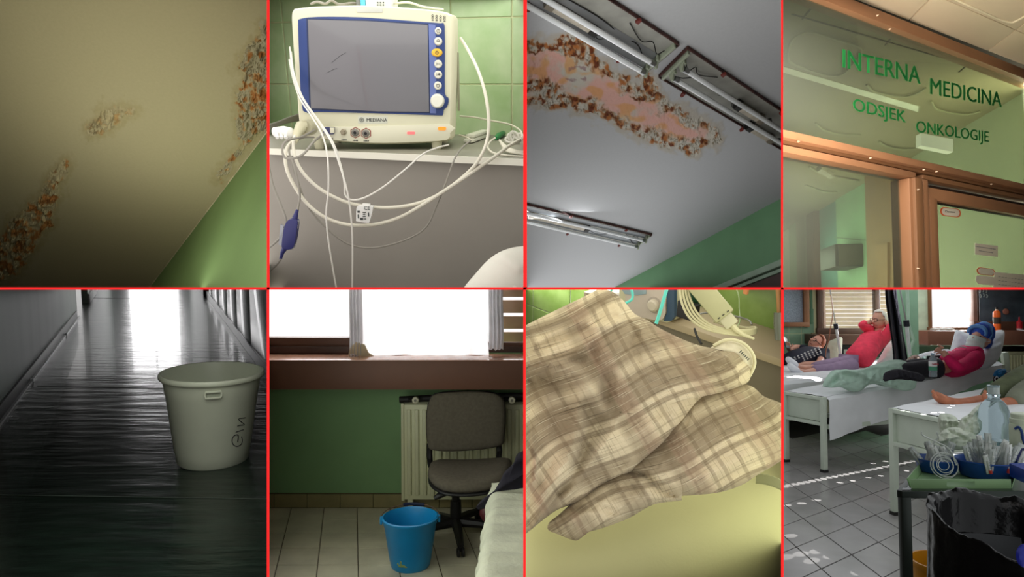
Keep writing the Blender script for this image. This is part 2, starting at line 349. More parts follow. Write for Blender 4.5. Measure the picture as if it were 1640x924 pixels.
def pillow(outline, p0, n, bf, bb, rings=40, per=4, wr=None, uvf=None, pw=.55, cen=None):
    # a stuffed shape: outline in the photo's pixels laid on a slanting plane, puffed to both sides along the plane's normal
    out = crv2(outline+[outline[0]], per)[:-1]; N = len(out); n = V(n).normalized(); p0 = V(p0)
    cx, cy = cen or (sum(a for a, b in out)/N, sum(b for a, b in out)/N)
    mb = MB(); mb.uv = []; base = pp(cx, cy, p0, n)
    ex = n.cross(V((0, 0, 1))).normalized(); 
    if ex.x < 0: ex = -ex
    ey = ex.cross(n).normalized(); ey = ey if ey.z > 0 else -ey
    toc = -1 if n.dot(-p0) < 0 else 1; nn = n*toc     # towards the camera
    def uv(p): q = p-base; return (q.dot(ex), q.dot(ey))
    for side, B in ((1, bf), (-1, bb)):
        st = len(mb.v); vs = [base+nn*(side*B)]; 
        if wr and side > 0: vs[0] = vs[0]+nn*wr(cx, cy)
        us = [uvf(*uv(base)) if uvf else uv(base)]
        for i in range(1, rings+1):
            r = i/rings; r_ = r**.8 if False else r
            for k in range(N):
                ox, oy = out[k]; px, py = cx+(ox-cx)*r_, cy+(oy-cy)*r_; p = pp(px, py, p0, n)
                h = side*B*max(0, 1-r_**2.4)**pw
                if wr and side > 0: h += wr(px, py)*min(1, (1-r_)*6+.15)
                dv_ = (-p).normalized()*.75+nn*.25 if r_ < .9 else -p.normalized()
                vs.append(p+dv_*h if side > 0 else p+nn*h*1.0*(1) if r_ < .5 else p-p.normalized()*h); us.append(uvf(*uv(p)) if uvf else uv(p))
        fs = [(0, 1+k, 1+(k+1) % N) for k in range(N)]
        for i in range(rings-1):
            for k in range(N): a = 1+i*N; fs.append((a+k, a+N+k, a+N+(k+1) % N, a+(k+1) % N))
        if side < 0: fs = [f[::-1] for f in fs]
        mb.add(vs, fs); mb.uv += us
    return mb
def folds(lst, z=None):        # lst: (polyline px, amplitude m, width px)
    def f(px, py):
        h = 0
        for pl, a, w in lst:
            d = min(math.hypot(px-x0-(x1-x0)*t, py-y0-(y1-y0)*t) for (x0, y0), (x1, y1) in zip(pl, pl[1:])
                    for t in (max(0, min(1, ((px-x0)*(x1-x0)+(py-y0)*(y1-y0))/((x1-x0)**2+(y1-y0)**2+1e-9))),))
            if d < 3*w: h += a*math.exp(-(d/w)**2)
        return h
    return f
# ================= bay 1: stained ceiling over a green wall =================
def vwall(name, e1, e2, drop, m, ext=(0, 0), up=0.0, label=None):     # vertical wall hanging from a ceiling edge
    e1, e2 = V(e1), V(e2); d = (e2-e1).normalized(); a = e1-d*ext[0]; b = e2+d*ext[1]
    n = d.cross(V((0, 0, 1))).normalized()
    if n.dot(-a) > 0: n = -n                     # away from the camera
    mb = MB(); mb.prism([a+V((0, 0, up)), b+V((0, 0, up)), b-V((0, 0, drop)), a-V((0, 0, drop))], n*.06)
    return struct(name, mb, m, label, smooth=False)
def on_wall(px, py, e1, e2):
    e1, e2 = V(e1), V(e2); d = (e2-e1).normalized(); return pp(px, py, e1, d.cross(V((0, 0, 1))).normalized())
def relief_grid(fn_xy, fn, z, nu, nv):
    mb = MB(); mb.col = []
    def g(u, v):
        px, py = fn_xy(u, v); h, c = fn(px, py); mb.col.append(lin(c)); p = pz(px, py, z)
        return V((p.x, p.y, p.z-h))
    mb.grid(g, nu, nv); return mb
cell(1)
H1 = 2.3
P1 = [[(150, 205, 8), (172, 192, 14), (190, 180, 9)], [(188, 183, 3), (215, 176, 2)],
      [(-5, 425, 26), (22, 400, 24), (40, 370, 26), (62, 345, 20), (75, 325, 14), (90, 290, 8), (104, 262, 4)],
      [(425, 48, 8), (412, 95, 18), (392, 105, 10)], [(425, 100, 30), (414, 140, 28), (405, 190, 24), (398, 212, 12)], [(415, 205, 3), (375, 250, 2), (350, 285, .6)]]
def fn1(px, py):
    d = min(seg_d(px, py, p) for p in P1) if True else 0
    if d > 40: return .0015*nz(px/60, py/60), (186, 178, 138)
    n1 = fbm(px/22, py/22, 3, 5); n2 = fbm(px/6+9, py/6, 1, 4); n3 = nz(px/40, py/40, 7)
    dd = d+11*n1+6*n2-3; soft = 1-sst(0, 16, dd); m = 1-sst(-4, 2, dd)
    cr = 1-sst(0, .16, abs(n2)); plates = sst(-.1, .25, n1+.4*n2)
    h = m*(.004+.012*plates+.007*n2-.010*cr*sst(0, .4, n3+.5))+.0015*nz(px/60, py/60)+.002*soft
    c = lerp((186, 178, 138), (172, 160, 116), soft*.7)
    big = 1 if px > 300 else (.55 if px > 120 and py < 260 else .9)
    rust = m*sst(.14, .6, fbm(px/13+4, py/13+2, 5, 4)+.12+(.22 if (px > 300 and 125 < py < 190) or (px < 110 and py > 310) else -.05))*big
    c = lerp(c, (196, 186, 148), m*.6); c = lerp(c, (190, 142, 80), min(1, rust*.95)); c = lerp(c, (158, 90, 38), sst(.6, 1, rust)*.5)
    if m > .2: c = lerp(c, (120, 104, 68), cr*m*sst(-.2, .3, n3)*.7)
    if px > 300 and m > .5 and rust < .3: c = lerp(c, (170, 166, 140), .5)
    return h, c
E1a, E1b = pz(240, 460, H1), pz(427, 212, H1)
mb = relief_grid(lambda u, v: ((lambda y, xe: (-5+(xe+5)*u, y))(-5+470*v, min(436, 240+(460-(-5+470*v))*187/248))), fn1, H1, 330, 350)
struct('ceiling', mb, attr_mat('stained_ceiling_paint', .85, .35, 70, .06), 'cream ceiling with three flaking rust stained patches above a green wall', recalc=False)
mb = MB(); mb.box((-5, .8, H1+.03), (2, 5.6, H1+.09)); struct('ceiling', mb, board, 'ceiling slab', smooth=False)
vwall('wall_right', E1a, E1b, 3.2, mat('green_wall_paint', (133, 166, 104), .7, nv=.03, ns=3, bump=.1, bs=120), ext=(.6, .8), up=.02)
d = (E1b-E1a).normalized(); mb = MB()       # ragged white caulk line along the ceiling edge
pts = [E1a+d*(i*.03)+V((0, 0, -.003))+V((nz(i*.4, 1)*.004, nz(i*.4, 5)*.004, 0)) for i in range(-4, 108)]
mb.tube(pts, [.003+.004*abs(nz(i*.35, 9)) for i in range(len(pts))], 6); struct('trim_5', mb, mat('caulk', (206, 198, 160), .8))

# ================= bay 3: open light fittings on a damaged ceiling =================
cell(3)
H3 = 2.0
P3 = [[(838, 105, 40), (885, 105, 42), (930, 130, 45), (985, 155, 40), (1030, 180, 38), (1070, 200, 36), (1112, 215, 28), (1140, 217, 17)],
      [(838, 150, 18), (905, 160, 12)], [(900, 75, 14), (922, 62, 12), (940, 85, 14)], [(1035, 120, 8), (1042, 155, 16)], [(845, 75, 6), (870, 72, 3)]]
def fn3(px, py):
    d = min(seg_d(px, py, p) for p in P3); base = (176, 178, 180)
    if d > 40: return .002*nz(px/70, py/70), base
    n1 = fbm(px/26, py/20, 3, 5); n2 = fbm(px/8+9, py/8, 1, 4); n3 = nz(px/45, py/45, 7); n4 = fbm(px/14+30, py/14, 8, 4)
    dd = d+10*n1+4*n2+4*nz(px/9, py/9, 2); halo = 1-sst(2, 12, dd); m = 1-sst(-3, 1.5, dd); inner = 1-sst(-26, -12, dd+10*n3)
    cr = (1-sst(0, .14, abs(n2)))*m; cr2 = (1-sst(0, .05, abs(n4)))*m
    h = m*(-.004+.012*sst(-.2, .3, n1)+.005*n2-.009*cr)*(1-inner*.7)+.003*halo+.002*nz(px/70, py/70)
    c = lerp(base, (172, 160, 140), halo*.55); c = lerp(c, (188, 184, 172), m)
    pk = inner*sst(-.35, .25, n3+.3*n4+.15); c = lerp(c, (214, 158, 146), pk*.8)
    c = lerp(c, (206, 150, 92), inner*sst(.12, .4, nz(px/22+5, py/15, 4)+.1)*.75)
    edge = m*(1-sst(0, .9, inner)); up = sst(-.1, .25, n4+.17*sst(0, 30, 1055-px)-.1*sst(1060, 1100, px)+(.2 if py < 130 and px < 960 else 0)+(.25 if abs(px-1043) < 12 and py < 175 else 0))
    r = edge*up*sst(-.35, .1, nz(px/11, py/11, 33)+.1); c = lerp(c, (160, 98, 50), min(1, r*1.0)); c = lerp(c, (96, 42, 16), sst(.45, .95, r*sst(-.1, .4, n2+.2))*.9)
    c = lerp(c, (112, 96, 70), cr*(1-inner)*.6); c = lerp(c, (70, 58, 46), cr2*(1-inner)*sst(.1, .4, n2+.2)*.8)
    vi = math.hypot((px-925)/22, (py-118)/12); 
    if .7 < vi < 1.1: c = lerp(c, (120, 84, 92), .5*sst(0, .3, n4+.15))
    return h, c
mb = relief_grid(lambda u, v: ((lambda y, xe: (839+(xe-839)*u, y))(-5+470*v, min(1256, 985+(460-(-5+470*v))*266/142))), fn3, H3, 380, 380)
struct('ceiling', mb, attr_mat('stained_ceiling_paint_grey', .85, .4, 60, .05), 'grey white ceiling with a big rust and pink plaster scar', recalc=False)
mb = MB(); mb.box((-1, .9, H3+.04), (6, 12, H3+.1)); struct('ceiling', mb, board, 'ceiling slab', smooth=False)
E3a, E3b = pz(985, 460, H3), pz(1251, 318, H3)
vwall('wall_right', E3a, E3b, 3, mat('green_wall_paint_grey', (104, 148, 108), .7, nv=.03, ns=3, bump=.1, bs=120), ext=(3, 2.5), up=.03)
d3 = (E3b-E3a).normalized(); n3_ = d3.cross(V((0, 0, 1))).normalized(); n3_ = n3_ if n3_.dot(-E3a) > 0 else -n3_
# pale cornice and dark window head low on the green wall
a, b = on_wall(1170, 457, E3a, E3b), on_wall(1256, 423, E3a, E3b); a.z = b.z; a2 = on_wall(1190, 463, E3a, E3b)
mb = MB(); mb.beam(a-d3*.6+n3_*.03, b+d3*.5+n3_*.03, .06, .05); mb.beam(a-d3*.6+n3_*.02-V((0, 0, .05)), b+d3*.5+n3_*.02-V((0, 0, .05)), .04, .03)
struct('trim_6', mb, mat('cornice_paint', (150, 172, 150), .6), 'pale green cornice over the window head', bevel=.004)
mb = MB(); mb.beam(a-d3*.6+n3_*.015-V((0, 0, .26)), b+d3*.5+n3_*.015-V((0, 0, .26)), .03, .38); struct('window_1', mb, mat('dark_window_wood', (62, 30, 20), .5), 'dark brown window head', smooth=False)
# ---- fluorescent fittings ----
m_tray = mat('tray_metal', (148, 148, 140), .5, .1, nv=.08, ns=9); m_rail = mat('rusty_rail', (70, 40, 34), .6, .3, nv=.3, ns=30)
m_tube = mat('tube_glass', (226, 230, 232), .12, 0, nv=.02, coat=.8); m_cap = mat('tube_cap', (170, 172, 172), .3, .9)
m_hold = mat('holder_plastic', (150, 158, 138), .5); m_ball = mat('ballast_case', (176, 168, 152), .45, .1, nv=.1, ns=20); m_dark = mat('black_part', (24, 22, 20), .6)
m_bolt = mat('red_clip', (110, 42, 34), .6); m_silver = mat('bright_reflector', (168, 172, 176), .42, .7, nv=.04)
def fitting(label, O, pu, pv, L, ends, tubes, ballasts, refl):
    O = V(O); u = (V(pu)-O).normalized(); vv = V(pv)-O; w = vv.length; v = vv/w; dn = V((0, 0, -1)); O = O+dn*.004
    t = thing('light_fitting', label, 'ceiling light', O+u*.05, 'open fluorescent fittings on the damaged ceiling')
    Q = lambda a, b, h=0: O+u*a+v*(b*w)+dn*h
    mb = MB(); mb.prism([Q(0, 0), Q(L, 0), Q(L, 1), Q(0, 1)], dn*.008); part(t, 'tray', mb, m_tray, smooth=False)
    for b_ in (0, 1):
        mb = MB(); mb.beam(Q(0, b_, .012), Q(L, b_, .012), .006, .018); part(t, 'side_rail', mb, m_rail, smooth=False)
    mb = MB(); mb.beam(Q(0, 0, .012), Q(0, 1, .012), .006, .018); part(t, 'end_rail', mb, m_rail, smooth=False)
    if refl:      # folded bright reflectors beside the tubes
        for b_ in refl:
            mb = MB(); mb.prism([Q(.05, b_-.10, .01), Q(.05, b_, .03), Q(.05, b_+.10, .01)], u*(L-.05)); part(t, 'reflector', mb, m_silver, smooth=False)
    for b_ in tubes:
        mb = MB(); mb.tube([Q(.07, b_, .055), Q(L, b_, .055)], .014, 14); part(t, 'tube', mb, m_tube)
        mb = MB(); mb.tube([Q(.05, b_, .055), Q(.085, b_, .055)], .0155, 14); mb.tube([Q(.035, b_-.02, .055), Q(.05, b_-.02, .055)], .002, 6); mb.tube([Q(.035, b_+.02, .055), Q(.05, b_+.02, .055)], .002, 6); part(t, 'tube_cap', mb, m_cap)
        mb = MB(); mb.prism([Q(.028, b_-.07, .008), Q(.028, b_+.07, .008), Q(.028, b_+.07, .05), Q(.028, b_+.03, .075), Q(.028, b_-.03, .075), Q(.028, b_-.07, .05)], u*.014)
        mb.obox(Q(.04, b_+.09, .03), u, v, dn, .02, .012, .03); part(t, 'tube_holder', mb, m_hold, bevel=.002)
    mb = MB(); mb.obox(Q(.02, .5, .02), u, v, dn, .016, w*.92, .028)
    for q in (.15, .3, .5, .7, .85): mb.obox(Q(.029, q, .022), u, v, dn, .004, .007, .007)
    part(t, 'end_bracket', mb, m_hold, bevel=.002)
    for (a_, b_, ln) in ballasts:
        mb = MB(); mb.obox(Q(a_, b_, .028), u, v, dn, ln, w*.17, .036); bl = part(t, 'ballast', mb, m_ball, bevel=.004)
        for s_ in (-1, 1):
            mb = MB(); mb.prism([Q(a_+s_*ln/2, b_-.11, .008), Q(a_+s_*ln/2, b_+.11, .008), Q(a_+s_*ln/2, b_+.09, .05), Q(a_+s_*ln/2, b_-.09, .05)], u*(s_*.05)); part(bl, 'terminal_cover', mb, m_dark if s_ < 0 else mat('cover_metal', (120, 112, 98), .5, .4), bevel=.002)
        mb = MB(); mb.tube(crv([Q(a_-ln*.55, b_, .03), Q(a_-ln*.8, b_-.08, .045), Q(a_-ln*1.15, b_+.05, .02), Q(a_-ln*1.5, b_-.12, .012)]), .0025, 6); part(t, 'wire', mb, m_dark)
        mb = MB(); c0 = Q(a_+ln*.95, b_+.12, .02); mb.lathe(c0, [(.0, 0), (.012, 0), (.012, .03), (.0, .032)], 14, dn); part(t, 'starter', mb, mat('starter_case', (60, 60, 56), .4))
    mb = MB(); mb.tube(crv([Q(.06, .2, .012), Q(.12, .35, .03), Q(.2, .5, .02), Q(.3, .45, .012), Q(.5, .55, .014), Q(.9, .5, .012), Q(L*.6, .55, .012)]), .003, 6); part(t, 'wire', mb, m_dark)
    mb = MB(); mb.tube(crv([Q(.05, .75, .03), Q(.09, .66, .05), Q(.14, .74, .02), Q(.2, .62, .02), Q(.33, .8, .012)]), .0025, 6); part(t, 'wire', mb, m_dark)
    for i in range(ends):
        for b_, s_ in ((0, -1), (1, 1)):
            a_ = .22+i*.62+(.1 if b_ else 0)
            mb = MB(); mb.obox(Q(a_, b_, .034), u, v, dn, .022, .022, .012); mb.lathe(Q(a_, b_+s_*.05, .03), [(.0, 0), (.009, 0), (.009, .012), (0, .014)], 10, dn); part(t, 'clip', mb, m_bolt)
    return t
z3 = lambda x, y: pz(x, y, H3)
fitting('long open light fitting nearest the top edge, over the rust stain', z3(1035, 110), z3(843, -2), z3(1087, 66), 2.2, 3, (.10, .42), ((.62, .30, .24), (1.35, .72, .2)), (.1, .42))
fitting('open light fitting at upper right with two bare tubes and three ballasts', z3(1055, 118), z3(1251, 235), z3(1101, 72), 3.2, 4, (.32, .66), ((.75, .52, .2), (1.0, .16, .2), (1.9, .16, .2)), ())
fitting('lower left open light fitting, farthest from the stain', z3(1019, 393), z3(843, 353), z3(1044, 373), 4.6, 5, (.28, .78), ((1.0, .55, .55), (2.1, .5, .35), (3.0, .5, .5)), (.28, .78))
# ================= bay 2: patient monitor on a shelf =================
cell(2)
ZX, ZY = lambda x: 428+x/1.990, lambda y: y/1.991
h2 = -.16; m_shelf = mat('shelf_laminate', (140, 138, 122), .5, nv=.03, ns=4, bump=.1, bs=80); m_edge = mat('shelf_edge_white', (232, 230, 212), .45, nv=.02)
fl, fr = pz(430, 238, h2), pz(840, 255, h2); bl, br = pz(430, 209, h2), pz(840, 217, h2)
ed = (fr-fl).normalized(); fl -= ed*.3; fr += ed*.3; wd = (br-bl).normalized(); wn = V((wd.y, -wd.x, 0))
mb = MB(); mb.prism([fl, fr, br+wd*.3, bl-wd*.3], (0, 0, -.012)); sh = struct('trim_7', mb, m_shelf, 'grey wall shelf with a white front edge', smooth=False)
o_ = ed.cross(V((0, 0, 1))); o_ = o_ if o_.y < 0 else -o_
mb = MB(); mb.beam(fl+V((0, 0, -.0065))+o_*.002, fr+V((0, 0, -.0065))+o_*.002, .006, .0145); part(sh, 'edge_band', mb, m_edge, smooth=False)
mb = MB(); mb.prism([fl+V((0, 0, -.014))-o_*.02, fr+V((0, 0, -.014))-o_*.02, fr+V((0, 0, -.9))-o_*.02, fl+V((0, 0, -.9))-o_*.02], -o_*.03)
struct('wall_front', mb, mat('grey_wall_panel', (152, 147, 136), .75, nv=.035, ns=2.5, bump=.1, bs=90), 'plain grey panel below the shelf', smooth=False)
m_grout = mat('tile_grout', (206, 212, 168), .8, nv=.03)
mb = MB(); mb.prism([bl-wd*.3+V((0, 0, -.02)), br+wd*.4+V((0, 0, -.02)), br+wd*.4+V((0, 0, .75)), bl-wd*.3+V((0, 0, .75))], -wn*-.04 if wn.y > 0 else -wn*.04)
wl = struct('wall_back', mb, m_grout, 'green tiled wall behind the shelf', smooth=False)
m_tile = mat('green_marbled_tile', (166, 196, 140), .2, nv=.1, ns=9, bump=.05, bs=25, c2=(196, 216, 172), pos=True)
wn_c = wn if wn.y < 0 else -wn
t0 = pp(725, 135, bl, wn); TS = .19
tiles(wl, 'tile', t0, wd*TS, V((0, 0, TS)), (-5, 2), (-1, 3), .0045, .004, m_tile, keep=inview, n=wn_c)
# ---- the monitor ----
Yf = 1.70; m_case = mat('monitor_cream', (214, 212, 182), .42, nv=.02, bump=.05, bs=200); m_case2 = mat('monitor_pale_panel', (222, 220, 194), .4, nv=.02)
q2 = lambda x, y, dy=0: py_(ZX(x), ZY(y), Yf-dy)
f2 = pz(ZX(340), ZY(466), h2); mon = thing('patient_monitor', 'cream bedside patient monitor with blue bezel and blank grey screen', 'monitor', V((f2.x, Yf+.1, h2)))
OUT = [(82, 27), (130, 21), (220, 17), (300, 16), (400, 20), (500, 28), (560, 36), (586, 46), (594, 66), (594, 240), (590, 360), (586, 428), (578, 448), (520, 456), (400, 461), (300, 459), (200, 450), (140, 440), (112, 428), (100, 400), (92, 300), (84, 200), (77, 100), (75, 45)]
op = [q2(x, y) for x, y in crv2(OUT+[OUT[0]], 4)[:-1]]; cc = sum(op, V())/len(op)
mb = MB(); N = len(op); secs = [(0, .975), (.004, .99), (.012, 1.0), (.06, 1.01), (.12, 1.005), (.2, .955), (.28, .88), (.30, .84)]
vs = []; fs = []
for dy, sc in secs: vs += [V((cc.x+(p.x-cc.x)*sc, p.y+dy, cc.z+(p.z-cc.z)*sc)) for p in op]
for i in range(len(secs)-1):
    for k in range(N): fs.append((i*N+k, i*N+(k+1) % N, (i+1)*N+(k+1) % N, (i+1)*N+k))
fs += [tuple(range(N)), tuple(range(len(secs)*N-1, (len(secs)-1)*N-1, -1))]
mb.add(vs, fs); part(mon, 'casing', mb, m_case, ang=40)
def plate2(name, pts, dy, th, m, par=None, bevel=.0015, cr=3, label=None, kind=None):
    P = crv2(pts+[pts[0]], cr)[:-1] if cr else pts
    mb = MB(); mb.prism([q2(x, y, dy) for x, y in P], (0, th, 0)); return part(par or mon, name, mb, m, bevel=bevel, label=label, kind=kind)
m_blue = mat('bezel_blue', (40, 62, 118), .35, nv=.03)
plate2('chin_panel', [(108, 402), (300, 404), (580, 396), (583, 425), (574, 446), (500, 452), (380, 456), (280, 453), (180, 442), (122, 430), (112, 418)], .003, .008, m_case2, cr=2)
bez = plate2('bezel', [(98, 62), (130, 55), (200, 53), (300, 55), (400, 62), (500, 70), (552, 74), (565, 84), (566, 200), (566, 298), (576, 310), (578, 325), (572, 342), (562, 350), (560, 366), (540, 368), (400, 363), (250, 359), (160, 357), (113, 354), (104, 250), (99, 130)], .004, .008, m_blue, cr=2, bevel=.002)
m_blue2 = mat('bezel_light_blue', (96, 112, 168), .25, nv=.02)
plate2('inner_lip', [(124, 58), (300, 63), (513, 76), (519, 361), (345, 359), (134, 350)], .0050, .002, mat('bezel_shade_blue', (30, 44, 78), .3), bez, .0008, 0)
plate2('button_strip', [(514, 77), (536, 79), (540, 200), (538, 362), (519, 361)], .0052, .003, m_blue2, bez, .001, 0)
m_scr = mat('screen_glass', (104, 103, 106), .28, nv=.05, ns=2, spec=.9, coat=.3)
plate2('screen', [(129, 62), (320, 67), (511, 80), (516, 357), (350, 355), (139, 345)], .0062, .002, m_scr, None, .0006, 0)
m_scrt = mat('scratch', (60, 60, 62), .5)
for s_ in ([(205, 200), (232, 178), (250, 168)], [(190, 232), (210, 222), (222, 218)]):
    mb = MB(); mb.tube([q2(x, y, .0066) for x, y in s_], .0004, 4); part(mon, 'scratch', mb, m_scrt)
m_btn = mat('button_cream', (226, 224, 206), .4, nv=.02); m_ink = mat('printed_ink', (70, 74, 70), .6)
def button(x, y, r, m, nm='button', wide=1.0, par=bez, h=.006):
    c = q2(x, y, .003); R = r/1.99/F*Yf; mb = MB()
    prof = [(R*1.02, 0), (R, .003), (R*.9, h*.8), (R*.75, h), (0, h)]
    mb.lathe(c, prof, 24, V((0, -1, 0)))
    if wide != 1: mb.v = [V((c.x+(p.x-c.x)*wide, p.y, p.z)) for p in mb.v]
    return part(par, nm, mb, m)
m_yel = mat('button_yellow', (240, 190, 60), .4)
for i, (x, y, r) in enumerate(((545, 99, 10), (545, 132, 12), (541, 168, 12), (545, 204, 12), (545, 238, 12), (544, 273, 12))):
    b_ = button(x, y, r, m_yel if i == 2 else m_btn, wide=1.38 if i == 2 else 1)
    c = q2(x, y, .0095); k_ = Yf/F/1.99
    mb = MB()
    if i in (0, 2, 5):
        mb.tube([c+V((math.cos(a*.35)*4.6*k_, 0, math.sin(a*.35)*4.6*k_)) for a in range(18)], .0005, 5, closed=True)
        mb.beam(c+V((0, 0, -2*k_)), c+V((0, 0, 5*k_)), .0006, .0008, up=V((0, 1, 0)))
    elif i == 1:
        mb.tube([c+V((math.cos(a*.35)*5*k_, 0, abs(math.sin(a*.35))*5*k_)) for a in range(9)], .0005, 5); mb.beam(c+V((-5*k_, 0, 0)), c+V((5*k_, 0, 0)), .0006, .0008)
    else:
        for dx, hh in ((-5, 4), (-2, 2), (2, 2), (5, 4)): mb.beam(c+V((dx*k_, 0, -hh*k_)), c+V((dx*k_, 0, hh*k_)), .0006, .0008, up=V((0, 1, 0)))
        if i == 4: mb.ball(c+V((3*k_, 0, 1*k_)), 4*k_, .0004, 3*k_, 10, 6)
    mb2 = MB(); mb2.v = mb.v; mb2.f = mb.f; part(b_, 'icon', mb2, m_ink, kind='stuff')
kb = button(543, 322, 22, mat('knob_white', (232, 232, 216), .35, nv=.02), 'knob', h=.016)
mb = MB(); mb.lathe(q2(549, 322, .0), [(.0175*1.1, 0), (.0175*1.1, .0055), (.016*1.1, .0065), (0, .0065)], 28, V((0, -1, 0))); part(bez, 'knob_surround', mb, m_blue)
# print and marks
plate2('name_plate', rrect(289, 371, 384, 394, 3), .0005, .002, mat('plate_silver', (206, 208, 190), .4, nv=.02), None, .0005, 0)
X2, Z2 = V((1, 0, 0)), V((0, 0, 1))
text(mon, 'lettering', 'MEDIANA', q2(349, 383, .0008), X2, Z2, 14.5/1.99/F*Yf, m_ink, sx=1.0, bold=.012)
c = q2(301, 382, .0011); mb = MB(); k_ = Yf/F/1.99
mb.tube([c+V((math.cos(a*.2618)*6.4*k_, 0, math.sin(a*.2618)*6*k_)) for a in range(24)], .0006, 5, closed=True); part(mon, 'logo_ring', mb, m_ink)
mb = MB(); mb.beam(c-V((4*k_, 0, 0)), c+V((4*k_, 0, 0)), .0006, .0016); part(mon, 'logo_bar', mb, m_ink); mb = MB(); mb.beam(c-V((0, 0, 4*k_)), c+V((0, 0, 4*k_)), .0006, .0016, up=V((0, 1, 0))); part(mon, 'logo_bar', mb, m_ink)
plate2('top_label', rrect(284, 26, 368, 40, 3), .0015, .003, mat('label_grey', (196, 198, 186), .4), None, .0005, 0)
for i in range(4):
    for j, yy in enumerate((50, 57, 64)):
        x = 527+i*12.6; mb = MB(); c = q2(x, yy+i*1.2, .0008)
        if j < 2: mb.tube([c+V((math.cos(a*.7)*3*k_, 0, math.sin(a*.7)*2.6*k_)) for a in range(9)], .0005, 4, closed=True)
        else: mb.beam(c-V((3*k_, 0, 0)), c+V((3*k_, 0, 0)), .0004, .0018)
        part(mon, 'printed_symbol', mb, m_ink)
def glow_label(x, y, w, h, col, e):
    mb = MB(); mb.prism([q2(a, b, .0045) for a, b in rrect(x-w/2, y-h/2, x+w/2, y+h/2, h*.45)], (0, .003, 0)); part(mon, 'indicator', mb, mat('indicator_%d' % x, col, .4, nv=0, emit=e))  # indicator label, its colour given a mild added glow
glow_label(458, 424, 26, 9, (255, 120, 120), .35); glow_label(557, 410, 26, 11, (255, 150, 40), .45)
for (x, y, t_) in ((202, 442, 'TEMP'), (245, 446, 'NIBP'), (281, 448, 'IBP'), (316, 449, 'ECG')):
    mb = MB()
    for i in range(4): mb.obox(q2(x-7+i*4.4, y, .0036), X2, V((0, 1, 0)), Z2, 2.6*k_, .0006, 4*k_)
    part(mon, 'printed_caption', mb, m_ink, kind='stuff')
# sockets
m_metal = mat('socket_metal', (150, 142, 120), .3, .8); m_hole = mat('socket_hole', (20, 18, 18), .5); m_redp = mat('printed_red', (150, 60, 56), .6)
for x, y in ((281, 423), (315, 425)):
    mb = MB(); mb.tube([q2(x+17*math.sin(a*PI/3), y-17*math.cos(a*PI/3), .0036) for a in range(6)], .0009, 5, closed=True); part(mon, 'socket_outline', mb, m_redp)
    mb = MB(); mb.lathe(q2(x, y, .002), [(11*k_, 0), (11*k_, .005), (7*k_, .007), (5*k_, .007)], 20, V((0, -1, 0)), caps=(True, False)); so = part(mon, 'socket', mb, mat('socket_grey', (120, 116, 108), .4, .3))
    mb = MB(); mb.lathe(q2(x, y, .004), [(5.5*k_, 0), (5.5*k_, .0045), (0, .0045)], 14, V((0, -1, 0))); part(so, 'hole', mb, m_hole)
mb = MB(); mb.lathe(q2(244, 421, .002), [(10*k_, 0), (10*k_, .007), (6*k_, .008), (6*k_, .013), (0, .013)], 6, V((0, -1, 0))); part(mon, 'hose_socket', mb, m_metal, smooth=False)
mb = MB(); mb.prism([q2(a, b, .003) for a, b in ((180, 404), (216, 404), (216, 427), (184, 429))], (0, -.014, 0)); so = part(mon, 'blue_socket', mb, mat('socket_blue', (62, 66, 104), .4), bevel=.002)
mb = MB(); mb.prism([q2(a, b, .018) for a, b in ((199, 407), (213, 407), (213, 424), (201, 425))], (0, .004, 0)); part(so, 'socket_face', mb, m_case2, bevel=.001)
for x in (166, 540):
    c = py_(ZX(x), ZY(452), Yf+.02); mb = MB(); mb.lathe(V((c.x, c.y, h2)), [(.010, 0), (.012, .004), (.015, .034)], 16, caps=(True, True)); part(mon, 'foot', mb, m_case)
    c = V((c.x, c.y+.18, h2)); mb = MB(); mb.lathe(c, [(.010, 0), (.012, .004), (.015, .05)], 16, caps=(True, True)); part(mon, 'foot', mb, m_case)
rx = max(p.x for p in op)
mb = MB(); mb.prism([V((rx+.004, Yf+.10, z)) for z in ()] or [V((rx-.002, Yf+.085, cc.z+.05)), V((rx-.002, Yf+.105, cc.z+.05)), V((rx-.002, Yf+.105, cc.z-.09)), V((rx-.002, Yf+.085, cc.z-.09))], (.005, 0, 0)); part(mon, 'side_groove', mb, mat('groove_shade', (150, 150, 124), .6), bevel=.001)
# ---- things on top of the monitor ----
ztop = max(p.z for p in op)
def pt2(x, y, Y): return py_(ZX(x), ZY(y), Y)
a = pt2(292, 19, 1.79); b = pt2(402, 19, 1.79)
mod = thing('plug_in_module', 'small grey box with a turquoise stripe lying on top of the monitor', 'medical device', V((a.x, 1.8, ztop)))
for x0, x1, m_, n_ in ((292, 305, mat('module_dark', (110, 112, 110), .5), 'end_block'), (305, 322, mat('module_cyan', (92, 178, 200), .5), 'stripe'), (322, 403, mat('module_white', (206, 210, 204), .5), 'body')):
    A, B = pt2(x0, 19, 1.79), pt2(x1, 19, 1.79); mb = MB(); mb.box((A.x, 1.76, ztop-.003), (B.x-.0005, 1.86, ztop+.05)); part(mod, n_, mb, m_, bevel=.002)
for i in range(6):
    c = pt2(352+(i % 3)*9, 8+(i//3)*8, 1.758); mb = MB(); mb.obox(c, X2, V((0, 1, 0)), Z2, .003, .002, .0025); part(mod, 'printed_mark', mb, m_ink)
m_cream = mat('cable_cream', (222, 218, 198), .4, nv=.03); m_white = mat('cable_white', (226, 224, 212), .4, nv=.02); m_grey = mat('cable_grey', (146, 142, 130), .5, nv=.03)
def cable(pts, r, m, label, n=8, cat='cable', group=None, seg=8, name='cable'):
    P = crv([pt2(x, y, Y) for x, y, Y in pts], n); mb = MB(); mb.tube(P, r, seg); return solo(name, mb, m, label, cat, group)
